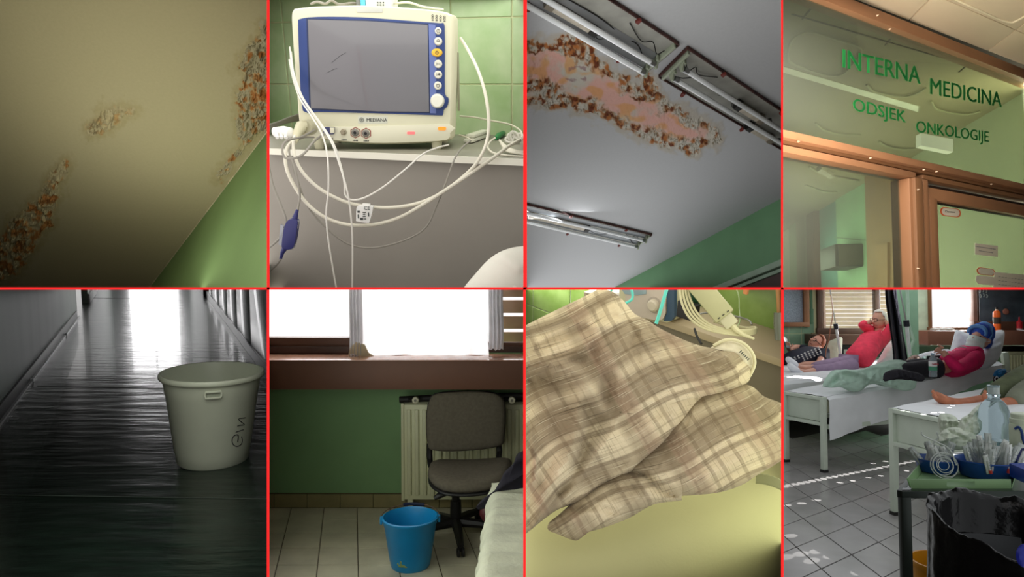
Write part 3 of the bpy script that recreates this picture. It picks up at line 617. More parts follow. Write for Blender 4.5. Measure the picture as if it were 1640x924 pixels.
cable([(140, 12, 1.8), (160, 6, 1.78), (185, 12, 1.77), (205, 2, 1.78), (230, 14, 1.79), (270, 10, 1.8), (295, 14, 1.82)], .003, m_grey, 'dark grey cable end curled on top of the monitor at its left')
cable([(400, 12, 1.8), (450, 8, 1.78), (500, 22, 1.82), (560, 30, 1.9)], .0025, m_cream, 'short cream cable lying over the top right of the monitor')
T_ = 1.475
cable([(616, 122, 1.76), (640, 160, 1.70), (672, 225, 1.62), (695, 300, 1.56), (706, 380, 1.53), (702, 440, 1.51), (684, 492, 1.48), (645, 545, T_), (560, 612, T_), (480, 648, T_), (390, 662, T_), (300, 656, T_), (230, 636, T_), (160, 596, T_), (110, 545, T_), (86, 490, 1.5), (86, 440, 1.56), (110, 412, 1.64)], .0036, m_cream, 'thick cream cable looping from the right side of the monitor to its left plug')
cable([(806, 446, 1.62), (770, 466, 1.55), (735, 492, 1.5), (660, 545, T_), (580, 598, T_-.01), (500, 650, T_-.01), (420, 694, T_), (340, 716, T_), (260, 717, T_), (190, 696, T_), (130, 652, T_), (85, 590, T_), (60, 530, 1.48), (62, 475, 1.52), (90, 440, 1.6)], .0038, m_cream, 'lowest thick cream cable, hanging in the widest loop below the shelf')
cable([(578, 462, 1.6), (540, 472, 1.55), (495, 492, 1.5), (440, 540, T_), (370, 596, T_-.01), (310, 630, T_-.01), (268, 637, T_-.01), (248, 620, T_-.01), (246, 585, T_-.01), (235, 530, 1.48), (212, 460, 1.5), (175, 400, 1.55), (135, 345, 1.6), (108, 300, 1.64), (84, 230, 1.67), (76, 165, 1.72)], .0019, m_white, 'thin white lead with a sharp bend at the left, ending by the right foot')
cable([(72, 150, 1.74), (78, 210, 1.69), (95, 280, 1.65), (125, 335, 1.61), (165, 392, 1.56), (205, 455, 1.5), (232, 530, 1.47), (255, 610, 1.455), (267, 690, 1.46), (272, 780, 1.46), (271, 930, 1.46)], .0018, m_white, 'thin white lead dropping straight past the small white tag')
cable([(70, 190, 1.74), (82, 250, 1.68), (105, 315, 1.63), (142, 372, 1.57), (175, 430, 1.52), (192, 500, 1.47), (195, 600, 1.46), (188, 680, 1.46), (194, 760, 1.46), (208, 850, 1.46), (222, 930, 1.46)], .0018, m_white, 'thin white lead hanging down at the left of its twin')
cable([(648, 448, 1.66), (622, 470, 1.6), (598, 505, 1.5), (570, 580, 1.485), (540, 655, 1.485), (505, 725, 1.485), (440, 765, 1.485), (340, 790, 1.485), (260, 778, 1.485), (190, 728, 1.485), (130, 660, 1.485), (100, 585, 1.485), (78, 520, 1.49), (72, 470, 1.53), (110, 440, 1.6), (150, 438, 1.62)], .0021, m_grey, 'grey lead hanging in a deep loop below the shelf')
cable([(4, 520, 1.49), (18, 590, 1.48), (44, 655, 1.47), (60, 705, 1.465), (48, 748, 1.46), (20, 778, 1.46), (-6, 798, 1.46)], .0024, m_grey, 'grey lead bending back at the left edge beside the blue connector')
cable([(150, 415, 1.62), (110, 436, 1.55), (60, 450, 1.5), (48, 480, 1.48), (62, 505, 1.475), (110, 495, 1.475), (150, 450, 1.52), (185, 425, 1.6)], .0026, m_grey, 'grey lead coiled over the shelf edge beside the left foot')
cable([(76, 500, 1.475), (86, 530, 1.465), (98, 580, 1.46), (104, 625, 1.46), (97, 668, 1.455)], .0024, m_grey, 'short grey lead running down into the blue connector')
cable([(44, 825, 1.455), (28, 846, 1.455), (4, 866, 1.455)], .0024, m_grey, 'grey lead leaving the bottom of the blue connector')
cn = thing('cable_connector', 'dark blue cable connector hanging below the shelf at the left', 'connector', pt2(68, 790, 1.455))
mb = MB(); mb.prism([pt2(x, y, 1.448) for x, y in crv2([(88, 700), (96, 712), (86, 780), (72, 796), (52, 794), (45, 780), (55, 720), (70, 700), (88, 700)], 3)[:-1]], (0, .018, 0)); part(cn, 'body', mb, mat('connector_blue', (52, 54, 108), .45), bevel=.003)
mb = MB(); mb.tube([pt2(97, 666, 1.457), pt2(90, 690, 1.457), pt2(78, 725, 1.457)], [.0028, .0052, .009], 12); part(cn, 'strain_relief', mb, MATS['connector_blue'])
mb = MB(); mb.tube([pt2(42, 828, 1.457), pt2(48, 805, 1.457), pt2(60, 785, 1.457)], [.0028, .0045, .007], 12); part(cn, 'strain_relief', mb, MATS['connector_blue'])
mb = MB(); mb.prism([pt2(x, y, 1.452) for x, y in ((78, 690), (100, 706), (86, 790), (78, 796), (36, 780), (42, 716), (52, 722), (50, 778), (72, 790), (84, 772), (93, 712))], (0, .008, 0)); part(cn, 'clear_sleeve', mb, mat('clear_plastic', (210, 214, 220), .2, trans=.6), smooth=False)
# big cream plug in the monitor's left socket, white plug, coils
pl = thing('cable_plug', 'beige angled plug pushed into the lower left corner of the monitor', 'connector', pt2(110, 430, 1.64))
mb = MB(); a, b = pt2(136, 406, 1.69), pt2(118, 408, 1.62); mb.tube([a, a+(b-a)*.5, b], [.0185, .0185, .0165], 20); part(pl, 'plug_body', mb, mat('plug_beige', (196, 192, 160), .45), ang=30)
mb = MB(); a2 = pt2(108, 405, 1.615); mb.tube([b, a2, pt2(96, 425, 1.59), pt2(88, 455, 1.56)], [.015, .014, .010, .005], 14); part(pl, 'strain_relief', mb, MATS['plug_beige'])
wp = thing('cable_plug', 'white plug lying on the shelf at the far left', 'connector', pt2(50, 440, 1.6))
mb = MB(); mb.tube([pt2(18, 424, 1.62), pt2(24, 421, 1.62), pt2(52, 420, 1.61), pt2(74, 424, 1.6), pt2(84, 430, 1.6)], [.005, .011, .013, .012, .005], 14); part(wp, 'plug_body', mb, mat('plug_white', (240, 240, 232), .4))
for i, x in enumerate((30, 44, 58)):
    mb = MB(); mb.tube([pt2(x, 430-3, 1.60), pt2(x+2, 440, 1.59)], .004, 10); part(wp, 'pin_sleeve', mb, MATS['plug_white'])
BN = ['lowest', 'second lowest', 'middle', 'second highest', 'highest']
for i in range(5):
    cable([(-4, 402+i*5, 1.7), (30, 392+i*2, 1.72), (70, 376+i*3, 1.76), (104, 366+i*4, 1.8), (130, 368+i*4, 1.86)], .003, mat('cable_dark_grey', (96, 96, 84), .5), BN[4-i]+' dark grey cable of the bundle behind the monitor at the left', group='dark cable bundle behind the monitor')
tg = thing('lead_block', 'small white printed block hanging on the cable loops', 'connector', pt2(310, 705, 1.45))
mb = MB(); mb.prism([pt2(x, y, 1.452) for x, y in crv2([(290, 656), (330, 658), (336, 668), (326, 706), (320, 711), (286, 706), (283, 700), (284, 664), (290, 656)], 3)[:-1]], (0, .016, 0)); part(tg, 'body', mb, mat('block_white', (234, 234, 226), .4), bevel=.003)
mb = MB(); mb.prism([pt2(x, y, 1.456) for x, y in ((302, 649), (328, 651), (326, 662), (300, 661))], (0, .01, 0)); part(tg, 'collar', mb, MATS['block_white'], bevel=.002)
text(tg, 'lettering', 'CE', pt2(318, 664, 1.4505), X2, Z2, .011, m_ink)
for (x, y, w_, h_) in ((291, 675, 7, 6), (309, 677, 10, 3), (309, 683, 8, 3), (309, 690, 9, 3), (323, 684, 3, 12), (301, 698, 9, 7), (290, 690, 3, 12), (312, 698, 6, 3)):
    mb = MB(); mb.obox(pt2(x, y, 1.4508), X2, V((0, 1, 0)), Z2, w_*.00068, .0012, h_*.00068); part(tg, 'printed_mark', mb, m_ink)
# right end of the shelf
sp_ = thing('sensor_clip', 'white finger clip sensor lying on the shelf right of the monitor', 'medical device', pz(ZX(668), ZY(455), h2))
for dz, sc in ((0, 1), (.011, .8)):
    mb = MB(); A = pz(ZX(640), ZY(458), h2); B = pz(ZX(700), ZY(436), h2); u = (B-A).normalized()
    mb.obox((A+B)/2+V((0, 0, .007+dz)), u, u.cross(V((0, 0, 1))), V((0, 0, 1)), (B-A).length*sc, .026, .010); part(sp_, 'jaw', mb, mat('clip_white', (226, 226, 208), .4), bevel=.004)
gp = thing('lead_clip', 'small green electrode clip on the shelf', 'connector', pz(ZX(738), ZY(440), h2))
mb = MB(); mb.tube([pz(ZX(728), ZY(448), h2)+V((0, 0, .006)), pz(ZX(738), ZY(442), h2)+V((0, 0, .008)), pz(ZX(752), ZY(434), h2)+V((0, 0, .008))], [.005, .009, .008], 12); part(gp, 'clip_body', mb, mat('clip_green', (30, 130, 70), .4))
cable([(726, 440, 1.75), (710, 452, 1.7), (703, 470, 1.62), (722, 488, 1.57), (770, 496, 1.54), (830, 500, 1.53)], .0022, m_cream, 'thin cream lead of the green clip, curling along the shelf edge')
for i in range(5):
    cable([(740+i*3, 448+i*6, 1.68-i*.02), (770, 472+i*3, 1.62-i*.01), (800, 482+i*2, 1.6-i*.01), (835, 486+i*3, 1.6-i*.01)], .0024, m_cream, ['topmost', 'second', 'middle', 'fourth', 'frontmost'][i]+' cream lead of the coil at the right end of the shelf', group='coiled cream leads on the right end of the shelf')
cable([(614, 370, 2.0), (660, 374, 1.98), (710, 384, 1.95), (770, 396, 1.9), (806, 416, 1.8), (812, 440, 1.7)], .0024, m_cream, 'cream lead running along the tiles behind the shelf')
cable([(612, 430, 1.8), (630, 436, 1.76), (652, 446, 1.7)], .002, m_cream, 'short cream lead between monitor and finger clip')
kn = thing('cable_tie_bundle', 'white knotted bundle of leads at the right end of the shelf', 'cable', pz(ZX(792), ZY(462), h2))
for i in range(5):
    mb = MB(); c = pz(ZX(790), ZY(460), h2)+V((.004*i-.01, .006*(i % 2), .012+.003*(i % 3))); R_ = Matrix.Rotation(.6*i, 3, 'Y') @ Matrix.Rotation(.9+.3*i, 3, 'X')
    mb.tube([c+R_ @ V((.016*math.cos(a*.524), .010*math.sin(a*.524), 0)) for a in range(12)], .0035, 8, closed=True); part(kn, 'loop', mb, m_white)
# ---- white pillow corner ----
wrf = folds([([(790, 400), (830, 430)], .006, 10)])
mb = pillow([(720, 500), (742, 462), (760, 440), (782, 416), (806, 401), (838, 394), (880, 396), (930, 420), (960, 470), (930, 540), (800, 560), (730, 540)], pd(830, 450, 1.36), V((0, -1, .5)), .035, .03, 26, 4, wrf)
solo('pillow', mb, mat('white_cotton', (236, 234, 218), .85, nv=.02, bump=.15, bs=300), 'corner of a white pillow in front of the grey panel', 'pillow')
# ================= bay 4: glazed ward partition with green lettering =================
cell(4)
P4 = pd(1455, 258, 3.0); VPd = ray(2660, 525).normalized(); n4 = V((VPd.y, -VPd.x, 0)); n4 = n4 if n4.y > 0 else -n4   # away from the camera
on4 = lambda x, y, f=0: pp(x, y, P4-n4*f, n4); UZ = V((0, 0, 1))
def vpy(x0, y0, x): return y0+(525-y0)*(x-x0)/(2660-x0)
def frame_piece(parent, name, x0, ya, yb, x1, f, dep, m, vert=False):
    # horizontal: from x0 (top ya, bottom yb) along the partition to x1
    if not vert: pts = [on4(x0, ya, f), on4(x1, vpy(x0, ya, x1), f), on4(x1, vpy(x0, yb, x1), f), on4(x0, yb, f)]
    mb = MB(); mb.prism(pts, n4*dep); return part(parent, name, mb, m, bevel=.010)
m_fr = mat('brown_frame', (158, 112, 78), .5, nv=.05, ns=3, bump=.08, bs=100, stretch=(1, 1, 1)); m_fr2 = mat('brown_frame_dark', (134, 94, 62), .5, nv=.05, ns=3); m_gap = mat('frame_gap', (44, 30, 20), .7); m_hl = mat('frame_highlight', (186, 140, 104), .35)
pt = thing('glazed_partition', 'brown framed glass partition with a transom and side window', 'partition', on4(1455, 470)-V((0, 0, 1.2)))
frame_piece(pt, 'head_beam', 1245, -51.5, -29, 1720, .03, .08, m_fr)
frame_piece(pt, 'head_lip', 1245, -30, -26, 1720, .012, .05, m_gap)
frame_piece(pt, 'middle_rail', 1250, 205, 219, 1700, .055, .11, m_fr)
frame_piece(pt, 'middle_rail_groove', 1250, 218.6, 230, 1700, .03, .08, m_fr2)  # shade of the groove put into the darker brown
frame_piece(pt, 'window_head_rail', 1250, 229.6, 242.5, 1468, .045, .08, m_fr)
frame_piece(pt, 'glazing_bead', 1250, 242.5, 245, 1458, .02, .04, m_gap)
def vpost(name, xa, xb, y0, f, dep, m):
    t0, t1 = on4(xa, y0, f), on4(xb, vpy(xa, y0, xb), f); b0 = V((t0.x, t0.y, -1.2)); b1 = V((t1.x, t1.y, -1.2))
    mb = MB(); mb.prism([t0, t1, b1, b0], n4*dep); return part(pt if name != 'door_stile' else dr, name, mb, m, bevel=.010)
vpost('window_stile', 1456.5, 1463.5, 284, .045, .08, m_fr); vpost('stile_highlight', 1463.5, 1466, 285, .05, .06, m_hl)  # the pale strip draws a highlight line in colour
vpost('post', 1466, 1479, 283, .06, .11, m_fr2); vpost('door_jamb', 1479, 1487.5, 286, .045, .09, m_fr)
frame_piece(pt, 'door_head', 1479, 278.5, 287, 1720, .035, .09, m_fr2)
# door leaf
dr = thing('door_1', None, None, on4(1560, 500)-V((0, 0, 1.0))); dr['kind'] = 'structure'
frame_piece(dr, 'door_gap', 1489, 295.5, 299.5, 1720, .012, .04, m_gap)
frame_piece(dr, 'door_top_rail', 1489, 299, 319.5, 1720, .03, .06, m_fr)
frame_piece(dr, 'glazing_bead', 1500, 321, 324.5, 1720, .012, .03, m_gap)
vpost('door_stile', 1489, 1501.5, 300, .03, .06, m_fr)
m_gl = glass('clear_glass', (190, 196, 180), .0, .10, .03)
def pane(parent, pts, nm='glass_pane'):
    mb = MB(); mb.prism(pts, n4*.006); return part(parent, nm, mb, m_gl, smooth=False)
pane(dr, [on4(1500, 321), on4(1700, vpy(1500, 321, 1700)), on4(1700, vpy(1500, 321, 1700))*1.0+V((0, 0, -1.6)), on4(1500, 321)+V((0, 0, -1.6))])
pane(pt, [on4(1248, -28), on4(1700, vpy(1248, -28, 1700)), on4(1700, vpy(1248, 208, 1700)), on4(1248, 208)])
pane(pt, [on4(1248, 241), on4(1458, vpy(1248, 241, 1458)), on4(1458, vpy(1248, 241, 1458))+V((0, 0, -1.2)), on4(1248, 241)+V((0, 0, -1.2))])
m_screw = mat('screw_head', (214, 180, 150), .3, .5)
for x, y in ((1278, 227), (1393, 253.5), (1478.5, 272), (1499, 275), (1469.5, 304), (1469, 430), (1587, 295), (1404, 25), (1424, 47)):
    mb = MB(); mb.lathe(on4(x, y, .062), [(.0045, 0), (.004, .002), (0, .010)], 10, -n4); part(pt, 'screw', mb, m_screw)
# ---- lettering on the transom glass ----
def fit_text(parent, s, a, b, hgt, m, bold=.0, f=.004):
    ex = (b-a); w = ex.length; ex.normalize(); ez = V((0, 0, 1)); c = (a+b)/2
    o = text(parent, 'lettering', s, c, ex, ez, 1.0, m, depth=.0008, bold=bold)
    co = [v.co+base_of(parent)-c for v in o.data.vertices]; xs = [p.dot(ex) for p in co]; zs = [p.z for p in co]
    sx = w/(max(xs)-min(xs)); sz = hgt/(max(zs)-min(zs)); mx = (max(xs)+min(xs))/2; mz = (max(zs)+min(zs))/2
    for v, p, x, z in zip(o.data.vertices, co, xs, zs): v.co = c+ex*((x-mx)*sx)+V((0, 0, (z-mz)*sz))-base_of(parent)
    return o
m_let = mat('green_lettering', (40, 150, 74), .6, nv=.02)
A, B = on4(1349, 89.5, .010), on4(1604, vpy(1349, 89.5, 1604), .010); B2 = on4(1604, 166, .010)
hL = (on4(1350, 72)-on4(1350, 107)).length
for wd_, xa, xb, y0, hh in (('INTERNA', 1349, 1474, 90, 35), ('MEDICINA', 1489, 1604, 134, 32)):
    fit_text(pt, wd_, on4(xa, y0, .010), on4(xb, y0+(125-90)*(xb-xa)/125*(.98 if xa < 1400 else .92), .010), (on4(xa, y0-hh/2)-on4(xa, y0+hh/2)).length, m_let, bold=.018)
for wd_, xa, xb, y0, hh in (('ODSJEK', 1366, 1451, 169, 26), ('ONKOLOGIJE', 1467, 1584, 199, 25)):
    fit_text(pt, wd_, on4(xa, y0, .010), on4(xb, y0+(.255 if xa < 1400 else .20)*(xb-xa), .010), (on4(xa, y0-hh/2)-on4(xa, y0+hh/2)).length, m_let, bold=.018)
# ---- stickers and paper on the door glass ----
m_st = mat('sticker_paper', (238, 228, 208), .6, nv=.01); m_or = mat('sticker_orange', (226, 104, 56), .5, nv=0)
def sticker(label, pts, border=None, base=None):
    c = sum((on4(*p) for p in pts), V())/len(pts); t = thing('door_sticker', label, 'sticker', c)
    if border:
        mb = MB(); mb.prism([c+(on4(*p)-c)*1.0-n4*.0012 for p in pts], n4*.001); part(t, 'border', mb, m_or, smooth=False)
        mb = MB(); mb.prism([c+(on4(*p)-c)*border-n4*.0022 for p in pts], n4*.001); part(t, 'field', mb, m_st, smooth=False)
    else:
        mb = MB(); mb.prism([on4(*p)-n4*.002 for p in pts], n4*.001); part(t, 'field', mb, m_st, smooth=False)
    return t, c
def skewr(x0, y0, x1, y1, r, sl=.12): return [(x, y+(x-x0)*sl) for x, y in rrect(x0, y0, x1, y1, r)]
t, c = sticker('orange rimmed white label at the top left of the door glass', skewr(1505.5, 331, 1538.5, 345, 6.5), .84)
u4 = VPd; fit_text(t, 'Doctor', on4(1514, 338.4, .004), on4(1530, 340, .004), .009, m_ink, .0)
t, c = sticker('white rectangular notice with two printed lines on the door glass', [(1561, 389.5), (1597.5, 394), (1597.5, 411.5), (1561, 407.5)])
def scribble(t, x0, y0, x1, y1, hh, f=.004, n=14):
    hh *= .55
    mb = MB(); random.seed(int(x0))
    for i in range(n):
        a = i/n; x = x0+(x1-x0)*a; w = (x1-x0)/n*random.uniform(.5, .8); y = y0+(y1-y0)*a; h = hh*random.uniform(.7, 1)
        mb.prism([on4(x, y-h/2, f), on4(x+w, y-h/2, f), on4(x+w, y+h/2, f), on4(x, y+h/2, f)], n4*.0005)
    part(t, 'printed_line', mb, mat('faint_print', (150, 146, 138), .7), kind='stuff')
scribble(t, 1562.5, 394.5, 1595, 399.5, 3); scribble(t, 1568, 401.5, 1591, 405, 2.6, n=11)
sticker('orange rimmed white label low on the door glass, beside the paper', skewr(1564, 427.5, 1593.5, 439, 6), .86)
sticker('plain cream label directly below the orange rimmed one', [(1563, 442), (1566, 441), (1590, 443), (1592, 446), (1592, 455), (1588, 457), (1566, 455), (1562, 449)])
t, c = sticker('sheet of printed white paper taped low on the door glass', [(1592, 435.5), (1660, 442), (1664, 480), (1589, 475)])
for i in range(3): scribble(t, 1599, 443.5+i*6, 1646, 449+i*6, 1.3, n=9)
# ---- suspended ceiling on this side ----
zc = on4(1450, 31).z
m_cl = mat('ceiling_panel_cream', (226, 206, 172), .6, nv=.02, ns=2); m_cr_ = mat('ceiling_rib', (240, 226, 192), .5)
mb = MB(); mb.box((-.5, .7, zc+.03), (4.5, 4.4, zc+.06)); c4 = struct('ceiling', mb, mat('ceiling_void', (70, 62, 48), .9), smooth=False)
j0 = pz(1456, 33, zc); j1 = pz(1494, 0, zc); j2 = pz(1582, 82, zc); ju = j2-j0; jl = (j1-j0).normalized()
r0 = pz(1627, 48.5, zc); jv = jl*((r0-j2).dot(jl)); jv = r0-j2
o4 = j0
for i in range(-2, 3):
    for j in range(0, 4):
        p = o4+ju*i+jv*j*1.0
        a, b, c, d = p+ju*.006+jv*.01, p+ju*.994+jv*.01, p+ju*.994+jv*.99, p+ju*.006+jv*.99
        if not inview((a+b+c+d)/4, ju, jv): continue
        mb = MB(); mb.prism([V((q.x, q.y, zc)) for q in (a, b, c, d)], (0, 0, .014)); pnl = part(c4, 'panel', mb, m_cl, bevel=.002)
        if j >= 1:
            mb = MB(); cx_ = p+ju*.5+jv*.5
            mb.tube([cx_+ju*((q[0]-.5))+jv*((q[1]-.5)) for q in crv2([(.22, .12), (.78, .12), (.9, .3), (.9, .8), (.75, .92), (.25, .92), (.1, .8), (.1, .3), (.22, .12)], 5)[:-1]], .006, 6, closed=True); part(c4, 'pressed_rib', mb, m_cr_)
# ---- the ward corridor behind the glass ----
zr = zc+.01; W0, W1 = pz(1640, 148, zr), pz(1253, 372, zr); wdv = (W1-W0).normalized(); wn4 = V((wdv.y, -wdv.x, 0)); wn4 = wn4 if wn4.x > 0 else -wn4
m_gw = mat('green_corridor_wall', (190, 196, 166), .7, nv=.03, ns=1.5)
mb = MB(); mb.prism([W0-wdv*1.2, W1+wdv*1.5, W1+wdv*1.5-UZ*3, W0-wdv*1.2-UZ*3], wn4*.05); wr = struct('wall_right', mb, m_gw, 'pale green corridor wall behind the glass', smooth=False)
zb0 = zr; m_cb = mat('ceiling_back_olive', (158, 148, 118), .6, nv=.04, ns=1)
q = lambda x, y: pz(x, y, zb0)
P0 = on4(1240, 0); ppl = [on4(1236, 100)+n4*.06, on4(1720, 100)+n4*.06]
mb = MB(); a, b = ppl; mb.prism([V((a.x, a.y, zb0)), V((b.x, b.y, zb0)), V((W1+wdv*1.5).xy.to_3d()) + V((0, 0, zb0)), V((a.x-.6, (W1+wdv*1.5).y, zb0))], (0, 0, .05))
cb4 = struct('ceiling', mb, m_cb, 'olive ceiling of the corridor behind the glass', smooth=False)
m_ribb = mat('rib_olive', (176, 172, 142), .5)
def rib(pts, parent=cb4, r=.006, m=m_ribb):
    mb = MB(); mb.tube([V((p.x, p.y, zb0-.010)) for p in crv([q(x, y) for x, y in pts], 6)], r, 6); part(parent, 'pressed_rib', mb, m)
rib([(1262, 85), (1268, 62), (1285, 50), (1305, 49), (1340, 60), (1372, 70), (1380, 80), (1365, 100), (1352, 114), (1335, 118), (1315, 116), (1280, 104), (1264, 95), (1262, 85)])
rib([(1388, 133), (1400, 145), (1430, 151), (1450, 152), (1470, 146), (1482, 138)]); rib([(1492, 160), (1500, 172), (1525, 179), (1550, 181), (1570, 176)])
rib([(1306, 195), (1320, 206), (1345, 213), (1378, 214)]); rib([(1408, 225), (1420, 232), (1445, 237), (1468, 236)], r=.008); rib([(1296, 265), (1320, 277), (1375, 288)], r=.010); rib([(1290, 295), (1320, 305), (1340, 306)], r=.010)
for x0, y0, x1, y1 in ((1437, 48, 1418, 72), (1556, 98, 1536, 115), (1300, 12, 1285, 30), (1268, 22, 1640, 130)):
    mb = MB(); mb.tube([V((p.x, p.y, zb0-.001)) for p in (q(x0, y0), q(x1, y1))], .004, 6); part(cb4, 'panel_joint', mb, m_gap)
def lightbar(label, pts, e):
    c = sum((q(*p) for p in pts), V())/len(pts); t = thing('ceiling_lamp', label, 'ceiling light', c-V((0, 0, .03)))
    mb = MB(); mb.prism([V((q(*p).x, q(*p).y, zb0-.002)) for p in pts], (0, 0, -.004)); part(t, 'diffuser', mb, mat('lamp_diffuser', (232, 232, 216), .5, emit=e), smooth=False)
    mb = MB(); cc_ = V((c.x, c.y, zb0-.004)); mb.prism([cc_+(V((q(*p).x, q(*p).y, zb0-.004))-cc_)*1.03 for p in pts], (0, 0, .006)); part(t, 'housing', mb, m_ribb, smooth=False)
lightbar('long white ceiling lamp seen through the transom above the second line', [(1253, 105), (1300, 119), (1471, 169), (1470, 178), (1253, 114)], .45)
t = thing('ceiling_lamp', 'short bright rectangular lamp under the second line of lettering', 'ceiling light', pd(1501, 240, 3.7))
mb = MB(); mb.prism([pd(x, y, 3.7) for x, y in ((1475.5, 213), (1526.5, 223), (1526.5, 243.5), (1475.5, 233))], (0, .05, 0)); part(t, 'diffuser', mb, mat('lamp_diffuser_bright', (240, 240, 226), .5, emit=1.3), smooth=False)
ow = lambda x, y, f=0: pp(x, y, W0-wn4*f, wn4)
def strip(nm, x0, x1, col, th, ytop=None, ybot=None, parent=None, f=0):
    yt = lambda x: 148+(372-148)*(1640-x)/387
    y0, y1 = (yt(x0), yt(x1)) if ytop is None else ytop
    t0, t1 = ow(x0, y0), ow(x1, y1); bz = -1.4
    if ybot is not None: b0, b1 = ow(x0, ybot[0]), ow(x1, ybot[1])
    else: b0, b1 = V((t0.x, t0.y, bz)), V((t1.x, t1.y, bz))
    mb = MB(); mb.prism([t0-wn4*f, t1-wn4*f, b1-wn4*f, b0-wn4*f], -wn4*th); return part(parent or wr, nm, mb, mat('strip_%d_%d' % (x0, x1), col, .7, nv=.03), smooth=False)
strip('pilaster', 1407, 1450, (150, 118, 84), .12); strip('door_frame', 1431, 1450, (160, 124, 86), .14, (392, 388), (470, 470)); strip('green_pier', 1343, 1407, (150, 190, 150), .03)
strip('pier_band', 1343, 1397, (120, 150, 120), .035, (379, 384), (381, 386)); strip('recess', 1313, 1343, (104, 150, 142), .01); strip('brown_door', 1302, 1313.5, (92, 48, 34), .08, (345, 338)); strip('beige_pier', 1281, 1302, (150, 146, 116), .05); strip('grey_green_pier', 1268, 1281, (138, 168, 130), .04)
c = ow(1330, 413, .25); bx = thing('wall_box', 'small black box hung high on the corridor wall behind the glass', 'box', c)
mb = MB(); mb.prism([ow(1314, 404, .05), ow(1328, 398, .3), ow(1343, 400, .05), ow(1343, 424, .05), ow(1328, 426, .3), ow(1314, 425, .05)], wn4*.02); mb.obox(c+wn4*.12, wdv, wn4, UZ, .55, .26, .27); 
mb2 = MB(); mb2.obox(c+wn4*.12, wdv, wn4, UZ, .5, .3, .22); part(bx, 'case', mb2, mat('box_black', (30, 32, 26), .5), bevel=.01)
mb2 = MB(); mb2.obox(c-wdv*.26+wn4*.12, wdv, wn4, UZ, .02, .24, .2); part(bx, 'front', mb2, mat('box_olive', (64, 62, 40), .4), bevel=.005)
# end wall far behind and floor so the corridor is closed
e0 = W1+wdv*1.2; mb = MB(); mb.prism([V((e0.x+1, e0.y, 2)), V((e0.x-3, e0.y, 2)), V((e0.x-3, e0.y, -2)), V((e0.x+1, e0.y, -2))], (0, .05, 0)); struct('wall_back', mb, m_gw, 'far end of the corridor', smooth=False)
# ================= bay 5: dark corridor with a white bucket =================
cell(5)
Z5 = -.918; d5 = ray(240, 354).normalized(); s5 = V((d5.y, -d5.x, 0))      # s5 points to the right wall
L5 = pz(0, 672, Z5); R5 = pz(427, 601, Z5)
yl = lambda x: 354+(672-354)*(240-x)/240; yr = lambda x: 354+(601-354)*(x-240)/187
m_fl5 = mat('black_green_lino', (26, 38, 32), .24, nv=.25, ns=2.2, bump=.26, bs=1.0, spec=.5, coat=.15, stretch=(3.2, 15, 1), bd=.018)
mb = MB(); a = L5-d5*3; b = R5-d5*3; e = 13
mb.prism([a-s5*.3, b+s5*.5, b+s5*.5+d5*(e+3), a-s5*.3+d5*(e+3)], (0, 0, -.05)); fl5 = struct('floor', mb, m_fl5, 'dark glossy green black linoleum corridor floor', smooth=False)
m_seam = mat('seam_strip', (74, 80, 74), .35)
for x0, y0, x1, y1 in ((60, 618, 427, 625), (0, 792.5, 427, 799)):
    mb = MB(); mb.beam(pz(x0, y0, Z5+.0005), pz(x1, y1, Z5+.0005), .004, .002); part(fl5, 'seam', mb, m_seam, smooth=False)
mb = MB(); mb.beam(pz(150, 477, Z5+.0005), pz(240, 478.5, Z5+.0005), .008, .002); part(fl5, 'seam', mb, m_gap, smooth=False)
m_w5 = mat('corridor_wall_gloss', (132, 146, 136), .4, nv=.05, ns=4, stretch=(1, 1, .15), coat=0); m_bk = mat('corridor_black', (26, 26, 26), .4); m_strip = mat('skirting_bead', (150, 152, 150), .3)
def cwall(nm, p0, p1, out, top, m, th=.06, label=None, noT=False):
    mb = MB(); mb.prism([p0, p1, p1+V((0, 0, top)), p0+V((0, 0, top))], out*th); o = struct(nm, mb, m, label, smooth=False)
    if noT: o['cliponly'] = 'B'
    return o
pL = lambda x: pz(x, yl(x), Z5); pR = lambda x: pz(x, yr(x), Z5)
wl5 = cwall('wall_left', L5-d5*2, pL(124), -s5, 1.0, m_w5, label='glossy grey green corridor wall on the left')
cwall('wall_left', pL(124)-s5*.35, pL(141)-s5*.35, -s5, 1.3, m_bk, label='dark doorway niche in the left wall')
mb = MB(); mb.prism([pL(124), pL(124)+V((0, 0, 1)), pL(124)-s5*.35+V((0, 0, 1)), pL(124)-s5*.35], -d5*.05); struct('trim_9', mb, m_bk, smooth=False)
cwall('wall_left', pL(141), pL(141)+d5*5.5, -s5, 3.2, m_w5, label='left wall beyond the niche', noT=True)
mb = MB(); mb.prism([L5-d5*2, pL(122), pL(122)+V((0, 0, .075)), L5-d5*2+V((0, 0, .075))], s5*.012); bb = struct('baseboard_left', mb, m_bk, 'black skirting along the left wall', bevel=.003)
mb = MB(); mb.beam(L5-d5*2+s5*.016+V((0, 0, .006)), pL(124)+s5*.016+V((0, 0, .006)), .014, .014); part(bb, 'bead', mb, m_strip)
for x in (45, 101):
    p = pL(x)+s5*.02+V((0, 0, .012)); mb = MB(); mb.obox(p, d5, s5, V((0, 0, 1)), .03, .016, .016); part(bb, 'joint_clip', mb, mat('clip_pale', (200, 204, 204), .3))
mb = MB(); mb.beam(pL(141)+s5*.01+V((0, 0, .05)), pL(152)+s5*.01+V((0, 0, .05)), .02, .10); struct('baseboard_left', mb, mat('pale_skirting', (186, 184, 184), .4), 'pale skirting beyond the niche', bevel=.003)
